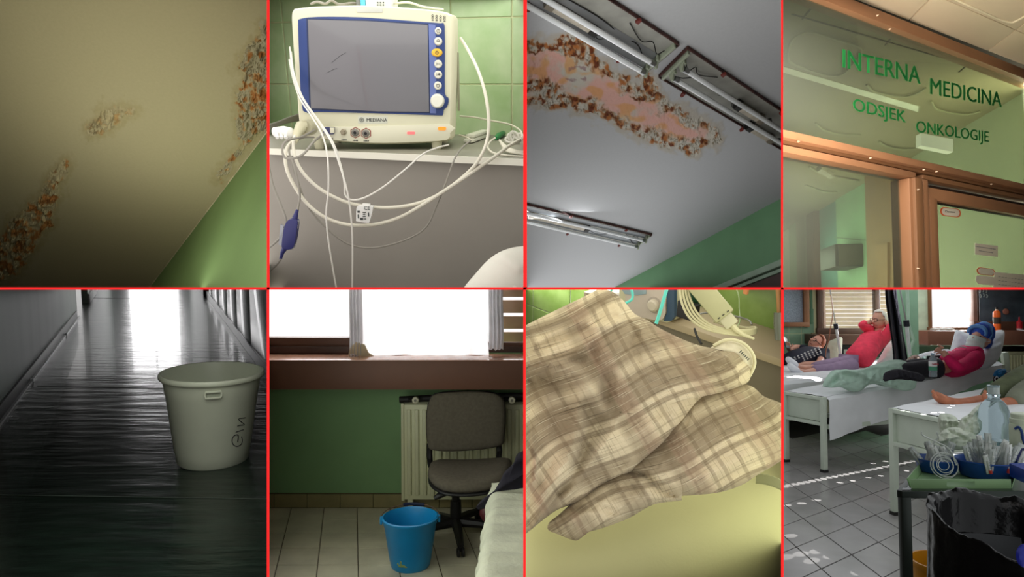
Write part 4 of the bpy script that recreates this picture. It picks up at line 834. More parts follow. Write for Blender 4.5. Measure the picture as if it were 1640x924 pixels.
# right wall of vertical boards
wr5 = cwall('wall_right', pR(332)+s5*.03, R5-d5*1.5+s5*.03, s5, 1.1, m_bk, label='right corridor wall clad in vertical boards')
m_bd = mat('grey_board', (120, 118, 122), .22, nv=.05, ns=3, stretch=(1, 1, .2), coat=.4)
xs = [332, 341, 352, 365, 381, 403, 431]
for x0, x1 in zip(xs, xs[1:]):
    a, b = pR(x0), pR(x1); u = (b-a).normalized(); mb = MB(); mb.prism([a+u*.003, b-u*.003, b-u*.003+V((0, 0, 1.0)), a+u*.003+V((0, 0, 1.0))], s5*.02); part(wr5, 'board', mb, m_bd, bevel=.002)
mb = MB(); mb.prism([pR(331), R5-d5*1.2, R5-d5*1.2+V((0, 0, .07)), pR(331)+V((0, 0, .07))], -s5*.012); struct('baseboard_right', mb, mat('skirting_grey', (58, 54, 54), .3), 'dark skirting along the right boards', bevel=.003)
mb = MB(); mb.obox(pR(331)+V((0, 0, .4)), d5, s5, V((0, 0, 1)), .10, .08, 1.0); struct('trim_9', mb, m_bk, 'dark post at the far end of the boards')
mb = MB(); mb.obox(pR(327.5)-s5*.005+V((0, 0, .045)), d5, s5, V((0, 0, 1)), .5, .03, .09); struct('trim_9', mb, mat('pale_skirting', (186, 184, 184), .4), 'pale skirting beyond the post', bevel=.004)
cwall('wall_right', pR(328)+s5*.02, pR(328)+s5*.02+d5*6.5, s5, 3.2, m_w5, label='right wall beyond the post', noT=True)
# far end: tall bright window, ceiling over the far half
eN = L5+d5*13; eN = L5+d5*((12.2-L5.y)/d5.y)
W_ = (R5-L5).dot(s5)
def endp(a, z): return eN+s5*(a*W_)+V((0, 0, z))
m_ef = mat('end_wall', (120, 122, 126), .6)
for a0, a1, z0, z1 in ((-.3, .22, 0, 3.0), (.86, 1.4, 0, 3.0), (.2, .9, 0, .12), (.2, .9, 2.6, 3.0), (.52, .55, .1, 2.7)):
    mb = MB(); mb.prism([endp(a0, z0), endp(a1, z0), endp(a1, z1), endp(a0, z1)], d5*.05); o = struct('window_2', mb, m_ef, 'frame of the tall window closing the corridor', smooth=False); o['cliponly'] = 'B'
mb = MB(); p = L5+d5*((5.9-L5.y)/d5.y)+V((0, 0, 3.0)); mb.prism([p-s5*.3, p+s5*(W_+.3), endp(1.3, 3.0), endp(-.3, 3.0)], (0, 0, .05)); o = struct('ceiling', mb, m_ef, 'corridor ceiling', smooth=False); o['cliponly'] = 'B'
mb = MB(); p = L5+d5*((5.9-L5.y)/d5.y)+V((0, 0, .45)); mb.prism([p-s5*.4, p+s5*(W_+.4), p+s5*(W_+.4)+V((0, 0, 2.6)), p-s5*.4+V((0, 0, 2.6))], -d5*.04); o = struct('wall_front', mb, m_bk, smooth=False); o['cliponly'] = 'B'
area(endp(.54, 1.45)+d5*.3, endp(.54, 1.3)-d5*3, 0.95, 2.6, 34, (1, .99, 1))
# the bucket
bc = pz(341.5, 736, Z5); Rr, Rb, Hb_ = .183, .128, .345
bk5 = thing('bucket', 'white plastic bucket marked with handwritten letters on the dark corridor floor', 'bucket', bc)
m_wp = mat('white_plastic', (222, 226, 206), .38, nv=.02, spec=.5)
rad = lambda h: Rb+(Rr-.012-Rb)*(h/Hb_)
prof = [(0, .004), (Rb-.02, .004), (Rb-.006, .0), (Rb, .006), (rad(.045), .045), (rad(.05)+.0015, .05), (rad(.27)+.0015, .27), (rad(.275)+.004, .276), (rad(.325)+.004, .326), (Rr, .328), (Rr+.004, .332), (Rr+.004, .343), (Rr, .348), (Rr-.008, .348), (Rr-.011, .34), (rad(.30)-.002, .30), (rad(.26)-.004, .26), (rad(.26)-.006, .255), (Rb-.006, .012), (0, .012)]
mb = MB(); mb.lathe(bc, prof, 72); part(bk5, 'bucket_body', mb, m_wp, ang=50)
tocam = V((-bc.x, -bc.y, 0)).normalized(); side = tocam.cross(V((0, 0, 1)))
for sg_, nm in ((1, 'grip'), (-1, 'grip')):
    mb = MB(); r_ = rad(.3)+.004
    pts = [];
    for a in [x*.01 for x in range(-11, 12)]:
        pass
    A = .135; seq = [(t/8*A-A*.0, .285) for t in range(-8, 9)]
    def oncyl(a, h, r): 
        v = tocam*math.cos(a)*sg_+side*math.sin(a); return bc+v*r+V((0, 0, h))
    ring = [oncyl(t/8*A, .287, r_+.006) for t in range(-8, 9)]+[oncyl(A+.02, .293, r_+.006), oncyl(A+.02, .304, r_+.006)]+[oncyl(t/8*A, .309, r_+.006) for t in range(8, -9, -1)]+[oncyl(-A-.02, .304, r_+.006), oncyl(-A-.02, .293, r_+.006)]
    mb.tube(ring, .0042, 8, closed=True); part(bk5, nm, mb, m_wp)
    mb = MB()
    for t in range(-8, 8):
        mb.add([oncyl(t/8*A, .289, r_+.0015), oncyl((t+1)/8*A, .289, r_+.0015), oncyl((t+1)/8*A, .307, r_+.0015), oncyl(t/8*A, .307, r_+.0015)], [(0, 1, 2, 3)])
    part(bk5, 'grip_recess', mb, mat('recess_shade_white', (176, 182, 164), .5), weld=True)  # shade of the slot put into a darker white patch
def oncone(px, py):
    d = ray(px, py); lo, hi = 1.5, bc.length*1.02+.2; t = lo
    while t < hi:
        p = d*t; h = p.z-bc.z
        if 0 < h < Hb_ and math.hypot(p.x-bc.x, p.y-bc.y) < rad(h)+.003: return p
        t += .0015
    return d*hi
Z5x, Z5y = lambda x: x/1.984, lambda y: 458+y/1.983
for nm, st in (('G', [(764, 474), (767, 488), (763, 500), (750, 506), (738, 500), (734, 487), (737, 476), (744, 470), (753, 470), (753, 484), (752, 492)]), ('I', [(745, 461), (756, 457), (770, 452)]), ('N', [(749, 441), (760, 438), (772, 436), (762, 428), (752, 419), (762, 416), (774, 414)])):
    P = [oncone(Z5x(x), Z5y(y)) for x, y in (crv2(st, 4) if nm == 'G' else crv2(st, 2))]
    mb = MB(); mb.tube(P, .0016, 6); part(bk5, 'handwritten_letter', mb, mat('black_marker', (28, 26, 30), .6))
bk5.matrix_world = K.M @ Matrix.Translation(bc) @ Matrix.Rotation(math.radians(2.0), 4, 'Y')   # tilted so its rim looks level from the camera
# ================= bay 6: window, radiator, office chair, blue bucket =================
cell(6)
Z6 = -1.53; Y6 = 4.24; ZX6, ZY6 = lambda x: 428+x/1.983, lambda y: 458+y/1.983
def z6(x, y, Y): return py_(ZX6(x), ZY6(y), Y)
def g6(px, py): return pz(px, py, Z6)
m_w6 = mat('green_room_paint', (118, 154, 104), .6, nv=.03, ns=3, bump=.08, bs=100); xl, xr = -2.6, 1.4
mb = MB(); mb.box((xl, Y6, Z6-.05), (xr, Y6+.2, -.56)); w6 = struct('wall_back', mb, m_w6, 'green wall under the window', smooth=False)
mb = MB(); mb.box((xl, .6, Z6-.06), (xr, Y6, Z6-.006)); f6 = struct('floor', mb, mat('floor_grout', (96, 88, 70), .9), 'cream tiled floor of the radiator room', smooth=False)
dv = ray(564, 420); ev6 = V((dv.x/dv.y*.205, .205, 0)); eu6 = V((.205, 0, 0))
o6 = g6(ZX6(172), ZY6(714)); o6 = V((o6.x, Y6, Z6-.006))-ev6*14
tiles(f6, 'tile', o6, eu6, ev6, (-8, 14), (4, 14), .005, .006, mat('cream_floor_tile', (196, 190, 164), .3, nv=.08, ns=5, pos=True), keep=inview, n=V((0, 0, 1)), jit=.0004)
mb = MB(); mb.box((xl, Y6-.012, Z6), (xr, Y6, Z6+.09)); bb6 = struct('baseboard_back', mb, mat('skirting_grout', (92, 86, 56), .8), 'brown tiled skirting', smooth=False)
m_skt = mat('skirting_tile', (134, 124, 84), .4, nv=.08, ns=6, pos=True); me_ = MB(); me_.box((-.101, -.006, .004), (.101, 0, .086)); mt_ = me_.mesh('tile', V((0, 0, 0)), m_skt, bevel=.0015, bseg=1)
x = g6(ZX6(172), 817).x-.205*9
while x < .3:
    t = bpy.data.objects.new('tile', mt_); C.objects.link(t); t.parent = bb6; t.location = (x, Y6-.012, Z6); x += .2055
# sill
m_br = mat('brown_sill_laminate', (104, 66, 46), .5, nv=.08, ns=2); m_brd = mat('brown_window_frame', (96, 62, 44), .45, nv=.06)
zt = -.564; mb = MB(); mb.box((xl, 3.95, zt-.006), (xr, Y6+.12, zt)); sl = struct('trim_10', mb, mat('sill_top', (168, 120, 96), .2, coat=.5), 'brown box window sill over the radiator', bevel=.002)
mb = MB(); mb.box((xl, 3.955, -.738), (xr, 3.98, zt-.006)); part(sl, 'front_board', mb, m_br, bevel=.002)
mb = MB(); mb.box((xl, 3.98, -.738), (xr, Y6, -.728)); part(sl, 'under_board', mb, m_brd)
# window: opening above the sill
def X6(px, Y): return (px-CX)/F*Y
yw = 4.30
def wbox(nm, pxa, pxb, pya, pyb, ya, yb, m, par=None):
    mb = MB(); za, zb = -(pya-420)/F*ya, -(pyb-420)/F*ya; mb.box((X6(pxa, ya), ya, zb), (X6(pxb, ya), yb, za)); o = part(win, nm, mb, m, bevel=.003); return o
win = thing('window_3', None, None, V((-1, yw, zt))); win['kind'] = 'structure'; win['cliponly'] = 'LRB'
def nT(o): o['cliponly'] = 'LRB'; return o
nT(wbox('lower_rail', 380, 562, 541, 556, 4.24, 4.32, m_brd)); nT(wbox('sash_rail', 380, 562, 556, 567, 4.21, 4.32, mat('brown_window_dark', (70, 44, 32), .45)))
nT(wbox('lower_rail', 562, 900, 549, 556, 4.27, 4.33, m_brd)); nT(wbox('sash_rail', 562, 900, 556, 568, 4.25, 4.33, MATS['brown_window_dark']))
for px in (570, 796): mb = MB(); mb.box((X6(px-8, 4.3), 4.27, zt), (X6(px+8, 4.3), 4.34, 1.1)); nT(part(win, 'mullion', mb, m_brd, bevel=.003))
mb = MB(); mb.box((xl, 4.24, 1.05), (xr, 4.4, 1.3)); nT(part(win, 'head_rail', mb, m_brd))
mb = MB(); mb.box((xl, 4.315, zt), (xr, 4.32, 1.1)); nT(part(win, 'glass_pane', mb, glass('window_glass', (255, 255, 255), 0, .0, .01), smooth=False))
for xx in (xl, xr-.1):
    mb = MB(); mb.box((xx, 4.24, zt), (xx+.1, 4.4, 1.3)); nT(part(win, 'side_frame', mb, m_brd))
# room shell above the lower frame, standing behind bay 2
mb = MB(); mb.box((xl, 2.15, 1.3), (xr, 4.5, 1.36)); nT(struct('ceiling', mb, mat('room_ceiling', (170, 170, 160), .8), 'ceiling of the radiator room', smooth=False))
# curtains
m_cu = mat('sheer_curtain', (236, 234, 236), .9, nv=.02)
def trans(m, w=.6):
    nt = m.node_tree; b = nt.nodes['Principled BSDF']; out = nt.nodes['Material Output']; t = nt.nodes.new('ShaderNodeBsdfTranslucent'); t.inputs[0].default_value = (.9, .88, .88, 1)
    x = nt.nodes.new('ShaderNodeMixShader'); x.inputs[0].default_value = w; nt.links.new(b.outputs[0], x.inputs[1]); nt.links.new(t.outputs[0], x.inputs[2]); nt.links.new(x.outputs[0], out.inputs[0])
trans(m_cu, .85)
def curtain(label, pa, pb, Y, amp, fr, ztop, hem, m, wob=.01):
    xa, xb = X6(pa, Y), X6(pb, Y)
    def g(u, v):
        z = ztop+(hem-ztop)*v; k = 1-.25*math.sin(v*PI*3)*wob*10
        return V((xa+(xb-xa)*u*k+.01*nz(v*5, 3), Y+amp*math.sin(u*fr+1.3*nz(v*3, 1))+.01*nz(u*4, v*7), z+.012*nz(u*5, 2)*v))
    mb = MB(); mb.grid(g, 60, 60); o = solo('curtain', mb, m, label, 'curtain', 'sheer window curtains'); o['cliponly'] = 'LRB'; return o
hz = -(570-420)/F*4.14
m_cuf = mat('curtain_folded', (190, 186, 188), .9, nv=.08, ns=8); trans(m_cuf, .25)
curtain('gathered edge of the curtain left of the middle window pane', 558, 579, 4.13, .012, 26, 1.0, hz, m_cuf)
curtain('wide sheer curtain glowing white in the middle of the window', 579, 783, 4.15, .010, 40, 1.0, hz, m_cu)
curtain('grey gathered edge of the curtain at the right of the window', 782, 806, 4.13, .014, 24, 1.0, -(560-420)/F*4.14, m_cuf)
mb = MB(); mb.prism([py_(x, y, 4.12) for x, y in ((556, 574), (561, 556), (570, 548), (584, 552), (590, 565), (600, 571), (575, 570), (562, 566))], (0, .012, 0)); solo('curtain_hem', mb, mat('hem_cream', (206, 190, 160), .8), 'bunched beige curtain hem resting on the sill', 'curtain', bevel=.003)
bl6 = thing('roller_blind', 'pale brown slatted blind outside the right end of the window', 'blind', V((X6(830, 4.5), 4.5, -.4))); bl6['cliponly'] = 'LRB'
for i in range(14):
    mb = MB(); z = -.5+i*.105; mb.obox(V((X6(850, 4.5), 4.5, z)), V((1, 0, 0)), V((0, 1, 0)), V((0, 0, 1)), .4, .012, .085); o = part(bl6, 'slat', mb, mat('blind_slat', (206, 172, 140), .7), bevel=.004); o['cliponly'] = 'LRB'
area(V((-.6, 5.3, .9)), V((-.4, 2.5, -1.2)), 2.6, 1.8, 130, (.96, .98, 1))
# radiator
m_rd = mat('radiator_enamel', (206, 206, 168), .35, nv=.03); Yr = 4.11
ra, rb = X6(642, Yr), X6(862, Yr); zt_, zb_ = -(650-420)/F*Yr, -(806-420)/F*Yr
rad6 = thing('radiator', 'cream ribbed panel radiator under the brown sill', 'radiator', V(((ra+rb)/2, Yr+.05, zb_-.06)))
mb = MB(); mb.box((ra, Yr+.012, zb_), (rb, Yr+.09, zt_)); part(rad6, 'panel', mb, m_rd, bevel=.006)
mb = MB(); mb.box((ra-.006, Yr+.004, zb_-.004), (ra+.012, Yr+.10, zt_+.008)); part(rad6, 'side_cover', mb, m_rd, bevel=.004)
mb = MB(); mb.box((ra, Yr+.02, zt_+.001), (rb, Yr+.09, zt_+.014)); part(rad6, 'top_grille', mb, mat('grille_shade', (150, 150, 120), .5), bevel=.003)
n = 17; pw_ = (rb-ra-.03)/n
rm = MB(); rm.prism([V((-pw_*.33, 0, 0)), V((-pw_*.2, -.014, 0)), V((pw_*.2, -.014, 0)), V((pw_*.33, 0, 0))], (0, 0, zt_-zb_-.06)); rme = rm.mesh('rib', V((0, 0, 0)), m_rd, bevel=.003)
for i in range(n):
    o = bpy.data.objects.new('rib', rme); C.objects.link(o); o.parent = rad6; o.location = V((ra+.02+pw_*(i+.5), Yr+.013, zb_+.03))-base_of(rad6)
for px in (665, 820):
    c = py_(px, 641.5, 4.0); mb = MB(); mb.lathe(c, [(.0, 0), (.012, .0), (.019, .004), (.021, .03), (.014, .045), (.014, .06)], 20, V((0, 1, 0))); k_ = part(rad6, 'valve_knob', mb, mat('valve_pale', (196, 192, 168), .4))
    mb = MB(); mb.lathe(c, [(0, -.002), (.008, -.002), (.008, .002)], 14, V((0, 1, 0))); part(k_, 'knob_centre', mb, mat('valve_grey', (110, 106, 92), .4))
    mb = MB(); mb.tube([c+V((0, .05, 0)), c+V((-.03, .06, -.005)), c+V((-.05, .10, -.01))], .012, 10); part(rad6, 'valve_pipe', mb, m_dark)
mb = MB(); mb.tube([py_(640, 640, 4.1), py_(720, 636, 4.1), py_(842, 634, 4.1)], .02, 12); part(rad6, 'pipe', mb, m_dark)
mb = MB(); mb.box((ra+.03, Yr+.02, Z6), (ra+.06, Yr+.06, zb_)); part(rad6, 'foot_bracket', mb, m_rd)
# office chair
m_fab = mat('grey_upholstery', (100, 94, 82), .95, nv=.05, ns=60, bump=.3, bs=260, spec=.1); m_blk = mat('black_chair_plastic', (24, 22, 22), .45)
def rr_pad(name, parent, cen, ex, ey, en, pts, th, m, seg=3, cv=None, label=None):
    # cushion: outline in (ex, ey) around cen, puffed along en
    P = crv2(pts+[pts[0]], 5)[:-1]; N = len(P); mb = MB(); R = [(.0, 1), (.3, 1), (.55, .99), (.75, .96), (.88, .86), (.96, .62), (1.0, .2), (1.0, -.2), (.96, -.6), (.8, -.9), (.4, -1), (0, -1)]
    vs = []
    for r, h in R:
        for a, b in P:
            q = cen+ex*(a*r)+ey*(b*r)+en*(h*th/2+(cv(a*r, b*r) if cv else 0)); vs.append(q)
    fs = [(i*N+k, i*N+(k+1) % N, (i+1)*N+(k+1) % N, (i+1)*N+k) for i in range(len(R)-1) for k in range(N)]
    mb.add(vs, fs); return part(parent, name, mb, m, weld=True, label=label, ang=60)
cx6 = (X6(747, 3.93)); chb = V((X6(728, 3.75), 3.78, Z6))
ch = thing('office_chair', 'grey upholstered swivel chair with black frame in front of the radiator', 'chair', chb)
c = py_(746, 675, 3.93); ex, ez = V((1, .05, 0)).normalized(), V((.0, .10, 1)).normalized(); en = ex.cross(ez); en = en if en.y < 0 else -en
w2, h2_ = 63.5/F*3.93, 46.5/F*3.93
bo = [(-w2*.97, h2_*.55), (-w2*.80, h2_*.93), (-w2*.2, h2_*1.02), (w2*.5, h2_*1.0), (w2*.88, h2_*.85), (w2*1.0, h2_*.45), (w2*.98, -h2_*.5), (w2*.86, -h2_*.86), (0, -h2_*1.0), (-w2*.80, -h2_*.98), (-w2*.96, -h2_*.75), (-w2*1.0, 0)]
rr_pad('backrest', ch, c, ex, ez, en, bo, .055, m_fab, cv=lambda a, b: -.25*a*a)
rr_pad('back_shell', ch, c-en*.032, ex, ez, en, [(a*1.02, b*1.02) for a, b in bo], .02, m_blk, cv=lambda a, b: -.25*a*a)
sc_ = py_(748, 757, 3.70)
so = [(-.215, .12), (-.17, .20), (0, .215), (.15, .21), (.235, .16), (.24, 0), (.215, -.15), (.13, -.22), (-.02, -.235), (-.13, -.2), (-.2, -.08)]
rr_pad('seat', ch, sc_, V((1, 0, .02)).normalized(), V((0, 1, 0)), V((0, 0, 1)), so, .075, m_fab, cv=lambda a, b: .35*a*a-.10*max(0, b)*1.2+.05*b)
rr_pad('seat_shell', ch, sc_-V((0, 0, .035)), V((1, 0, .02)).normalized(), V((0, 1, 0)), V((0, 0, 1)), [(a*1.0, b*1.0) for a, b in so], .03, m_blk, cv=lambda a, b: .35*a*a-.10*max(0, b)*1.2+.05*b)
for (pts) in ([z6(516, 500, 3.95), z6(516, 545, 3.94), z6(524, 580, 3.88), z6(560, 615, 3.80), z6(600, 640, 3.75)], [z6(735, 500, 3.97), z6(737, 530, 3.96), z6(730, 580, 3.86)]):
    mb = MB(); P = crv(pts, 6); mb.tube(P, .017, 10); part(ch, 'back_bracket', mb, m_blk)
for x, y in ((524, 590), (570, 633)):
    mb = MB(); mb.lathe(z6(x, y, 3.74), [(.0, 0), (.014, .0), (.014, .03), (0, .03)], 14, V((1, 0, 0))); part(ch, 'adjusting_knob', mb, m_blk)
mb = MB(); mb.tube([z6(640, 640, 3.65), z6(590, 648, 3.62), z6(560, 660, 3.60)], .007, 8); lv = part(ch, 'lever', mb, m_blk)
mb = MB(); mb.tube([z6(585, 653, 3.61), z6(570, 657, 3.6), z6(545, 666, 3.59), z6(530, 674, 3.585)], [.009, .014, .017, .010], 10); part(lv, 'lever_grip', mb, m_blk)
hub = V((chb.x, chb.y, Z6+.085)); mb = MB(); mb.tube([hub, hub+V((0, 0, .12)), hub+V((0, 0, .121)), V((hub.x, hub.y-.03, sc_.z-.04))], [.033, .03, .022, .022], 16); part(ch, 'gas_column', mb, m_blk)
mb = MB(); mb.obox(V((hub.x, hub.y-.04, sc_.z-.06)), V((1, 0, 0)), V((0, 1, 0)), V((0, 0, 1)), .16, .2, .035); part(ch, 'mechanism', mb, m_blk, bevel=.01)
for i in range(5):
    a = math.radians(-80+72*i); dd = V((math.cos(a), math.sin(a), 0)); mb = MB(); tip = V((hub.x, hub.y, Z6))+dd*.27
    mb.tube([hub+dd*.02, hub+dd*.14+V((0, 0, -.006)), tip+V((0, 0, .058))], [.030, .024, .018], 8); lg = part(ch, 'base_leg', mb, m_blk)
    for s_ in (-1, 1):
        mb = MB(); nn = dd.cross(V((0, 0, 1))); mb.lathe(tip+nn*(s_*.012)+V((0, 0, .025)), [(0, -.008), (.02, -.008), (.025, -.004), (.025, .004), (.02, .008), (0, .008)], 16, nn); part(lg, 'castor_wheel', mb, m_blk)
    mb = MB(); mb.tube([tip+V((0, 0, .03)), tip+V((0, 0, .06))], .008, 8); part(lg, 'castor_stem', mb, m_blk)
# blue bucket
bb_ = g6(657.5, 905); bk6 = thing('bucket', 'bright blue bucket with a wire handle in front of the swivel chair', 'bucket', bb_)
rt, rb2, hh = .136, .098, .25; m_bl = mat('blue_plastic', (24, 138, 196), .35, nv=.03)
R_ = lambda h: rb2+(rt-rb2)*h/hh
mb = MB(); mb.lathe(bb_, [(0, .006), (rb2-.012, .006), (rb2-.004, 0), (rb2, .006), (R_(.03), .03), (R_(.035)+.001, .035), (R_(.215), .215), (R_(.22)+.003, .22), (rt+.003, .24), (rt+.006, .243), (rt+.006, .25), (rt-.002, .253), (rt-.006, .245), (R_(.2)-.004, .2), (rb2-.004, .012), (0, .012)], 64); part(bk6, 'bucket_body', mb, m_bl, ang=50)
for s_ in (-1, 1):
    e_ = V((s_, .12*s_, 0)).normalized(); mb = MB(); mb.obox(bb_+e_*(rt+.008)+V((0, 0, .236)), e_, V((-e_.y, e_.x, 0)), V((0, 0, 1)), .012, .03, .034); ear = part(bk6, 'handle_ear', mb, m_bl, bevel=.003)
mb = MB(); P = []
for t in range(0, 25):
    a = PI*t/24; P.append(bb_+V((math.cos(a)*(rt+.010), math.sin(a)*(rt+.003)*.99+.0, .247+.018*math.sin(a)**.6)))
mb.tube(P, .0025, 8); hn = part(bk6, 'wire_handle', mb, mat('rusty_wire', (120, 96, 76), .5, .5))
mb = MB(); mb.tube(P[9:16], .0085, 10); part(hn, 'handle_grip', mb, mat('navy_grip', (20, 30, 60), .4))
random.seed(9)
for i in range(12):
    a = -PI/2-.25+random.gauss(0, .14); h = .035+abs(random.gauss(0, .014)); c = bb_+V((math.cos(a), math.sin(a), 0))*(R_(h)+.0008)+V((0, 0, h)); mb = MB(); mb.ball(c, .004+.006*random.random(), .002, .003+.004*random.random(), 8, 5); part(bk6, 'dirt_spot', mb, mat('yellow_dirt', (130, 150, 90), .8))
# bed corner with quilted cover, dark cloth
fq = lambda x, y: .0035*math.sin(y*.55+.1*x)+.002*nz(x/4, y/4)
bd6 = thing('bed', 'corner of a bed with a scalloped white quilted cover', 'bed', g6(822, 915))
XE = lambda Y: X6(784, 3.0)+.02*(Y-3.0)
def bc6(u, v):      # u: from the bed's middle over its left edge and down; v: from the front to the far corner
    Y = 1.8+v*1.37; x0 = XE(Y); zt6 = -1.03
    if u < .4: xx = x0+.55*(1-u/.4)+.04; zz = zt6
    elif u < .5: a = (u-.4)/.1*PI/2; xx = x0+.04-.05*math.sin(a); zz = zt6-.05*(1-math.cos(a))
    else: q = (u-.5)/.5; xx = x0-.01+.05*q; zz = zt6-.05-q*.46
    sc = sst(.4, .6, u); rip = .010*math.sin(v*84+u*6)*sc
    return V((xx-rip+.012*nz(v*6, u*5)+.006*math.sin(u*70)*sc, Y+.012*nz(u*6, v*4, 3), max(zz+.008*nz(v*17, u*9)+.004*math.sin(v*95)*(1-sc), Z6+.01)))
mb = MB(); mb.grid(bc6, 120, 150); part(bd6, 'quilted_cover', mb, mat('quilt_cream', (214, 216, 192), .9, bump=.5, bs=60, bd=.01), solid=.006)
mb = MB(); mb.grid(lambda u, v: V((XE(3.17)+u*.6, 3.17+.01*nz(u*6, v*6), -1.03-.46*v)), 40, 20); part(bd6, 'cover_end', mb, MATS['quilt_cream'], solid=.004)
fc = folds([([(762, 808), (790, 786), (838, 762)], .02, 6), ([(790, 800), (838, 790)], -.015, 6), ([(800, 770), (815, 745), (838, 735)], .015, 6)])
mb = pillow([(762, 812), (772, 800), (790, 786), (800, 772), (808, 756), (822, 742), (828, 728), (840, 722), (860, 730), (862, 800), (840, 802), (812, 806), (786, 812), (768, 816)], py_(800, 790, 3.1), V((.1, -1, .5)), .05, .02, 24, 4, fc); mb.uv = None
solo('dark_garment', mb, mat('navy_black_cloth', (34, 32, 44), .9, bump=.3, bs=120), 'dark navy garment draped over the bed corner', 'clothing')
mb = pillow([(770, 812), (788, 808), (792, 818), (788, 832), (776, 836), (768, 824)], py_(780, 822, 3.4), V((0, -1, .2)), .03, .03, 10, 3); mb.uv = None
solo('bag', mb, mat('dark_red_bag', (84, 30, 32), .5), 'small dark red bag under the dark garment', 'bag')
# ================= bay 7: checked pillows on a bed =================
cell(7)
ZX7, ZY7 = lambda x: 840+x/1.983, lambda y: 458+y/1.983
m_sh7 = mat('shelf_laminate_warm', (176, 160, 132), .5, nv=.03, ns=4); h7 = -.75
fl, fr = pz(ZX7(440), ZY7(105), h7), pz(ZX7(826), ZY7(237), h7); ed = (fr-fl).normalized(); bk = V((ed.y, -ed.x, 0)); bk = bk if bk.y > 0 else -bk
bl_ = pz(ZX7(826), ZY7(146), h7); dp = (bl_-fr).dot(bk)
fl -= ed*.30; fr += ed*.3
mb = MB(); mb.prism([fl, fr, fr+bk*dp, fl+bk*dp], (0, 0, -.02)); struct('trim_8', mb, m_sh7, 'beige shelf behind the checked pillows', bevel=.001)
mb = MB(); mb.prism([fl+bk*.015+V((0, 0, -.02)), fr+bk*.015+V((0, 0, -.02)), fr+bk*.015+V((0, 0, -1)), fl+bk*.015+V((0, 0, -1))], bk*.03); struct('wall_front', mb, mat('panel_brown_grey', (120, 112, 96), .7, nv=.04), 'brown grey panel under the shelf', smooth=False)
wo = fl+bk*dp
mb = MB(); mb.prism([wo-ed*2.5+V((0, 0, -1.3)), wo+ed*3.0+V((0, 0, -1.3)), wo+ed*3.0+V((0, 0, 1.1)), wo-ed*2.5+V((0, 0, 1.1))], bk*.04); w7 = struct('wall_back', mb, mat('tile_grout_pale', (214, 222, 190), .8), 'green tiled wall behind the pillows', smooth=False)
t7 = pp(ZX7(28), ZY7(64), wo, bk)
tiles(w7, 'tile', t7-V((0, 0, .19*3)), ed*.19, V((0, 0, .19)), (-14, 12), (-6, 8), .004, .004, mat('green_marbled_tile_warm', (112, 142, 62), .25, nv=.1, ns=8, c2=(150, 176, 104), pos=True), keep=inview, n=-bk)
# monitor on the shelf (its lower front and right side show)
p7 = lambda x, y, d: pd(ZX7(x), ZY7(y), d)
base = pz(ZX7(440), ZY7(112), h7)
D7 = (K.R @ base).y
mon7 = thing('patient_monitor', 'grey and cream monitor showing its lower front and round knob behind the pillow', 'monitor', base)
nf = ed.cross(V((0, 0, 1))); nf = nf if nf.y < 0 else -nf            # faces the room
A0 = pz(ZX7(452), ZY7(118), h7); on = lambda x, y, f=0: pp(ZX7(x), ZY7(y), A0+nf*f, nf)
mb = MB(); mb.prism([on(x, y, -.002) for x, y in ((300, -140), (475, -140), (475, 100), (468, 112), (452, 117), (360, 100), (330, 80), (300, 40))], bk*.11)
part(mon7, 'casing', mb, mat('monitor_cream_warm', (196, 192, 160), .45), bevel=.003)
mb = MB(); mb.prism([on(x, y, .006) for x, y in crv2([(302, -140), (446, -140), (448, 60), (446, 90), (434, 108), (400, 106), (360, 96), (336, 82), (322, 60), (318, 0), (302, -140)], 4)[:-1]], bk*.01); part(mon7, 'front_panel', mb, mat('monitor_grey_pink', (196, 184, 172), .4), bevel=.002)
mb = MB(); mb.prism([on(x, y, .004) for x, y in ((448, -140), (476, -140), (476, 98), (466, 112), (440, 112), (452, 84))], bk*.014); part(mon7, 'bezel', mb, mat('bezel_teal_blue', (52, 76, 100), .4), bevel=.002)
mb = MB(); mb.prism([on(x, y, .008) for x, y in ((300, -120), (386, -120), (386, 26), (356, 30), (318, 26), (300, 0))], bk*.006); part(mon7, 'screen', mb, mat('screen_light_blue', (150, 172, 180), .2), bevel=.001)
c = on(414, 60, .006); mb = MB(); mb.lathe(c, [(.0185, 0), (.0175, .012), (.013, .016), (0, .016)], 24, nf); part(mon7, 'knob', mb, mat('knob_warm', (200, 190, 172), .35))
c = on(414, 60, .004); mb = MB(); mb.lathe(c, [(.024, 0), (.024, .004), (.018, .005)], 24, nf); part(mon7, 'knob_ring', mb, mat('knob_ring', (168, 158, 146), .4))
mb = MB(); mb.obox(pz(ZX7(500), ZY7(102), h7)+bk*.05+V((0, 0, .01)), ed, bk, V((0, 0, 1)), .03, .03, .02); part(mon7, 'foot', mb, m_hole)
def cab7(pts, r, m, label, group=None, cat='cable', name='cable', n=8):
    P = crv([pd(ZX7(x), ZY7(y), d) for x, y, d in pts], n); mb = MB(); mb.tube(P, r, 8); return solo(name, mb, m, label, cat, group)
m_turq = mat('turquoise_tube', (96, 214, 200), .25)
cab7([(460, -10, 1.60), (452, 10, 1.6), (440, 50, 1.6), (428, 90, 1.6), (418, 120, 1.6)], .0042, m_turq, 'straight turquoise tube crossing the monitor to the pillow')
cab7([(330, -10, 1.6), (342, 20, 1.6), (342, 40, 1.6), (330, 50, 1.6), (318, 56, 1.6)], .0030, m_turq, 'bent turquoise tube at the left of the monitor')
cab7([(286, -10, 1.62), (276, 14, 1.62), (270, 30, 1.62)], .0028, m_turq, 'short turquoise tube at the top of the pillow')
m_cr7 = mat('cable_cream_warm', (206, 200, 162), .4)
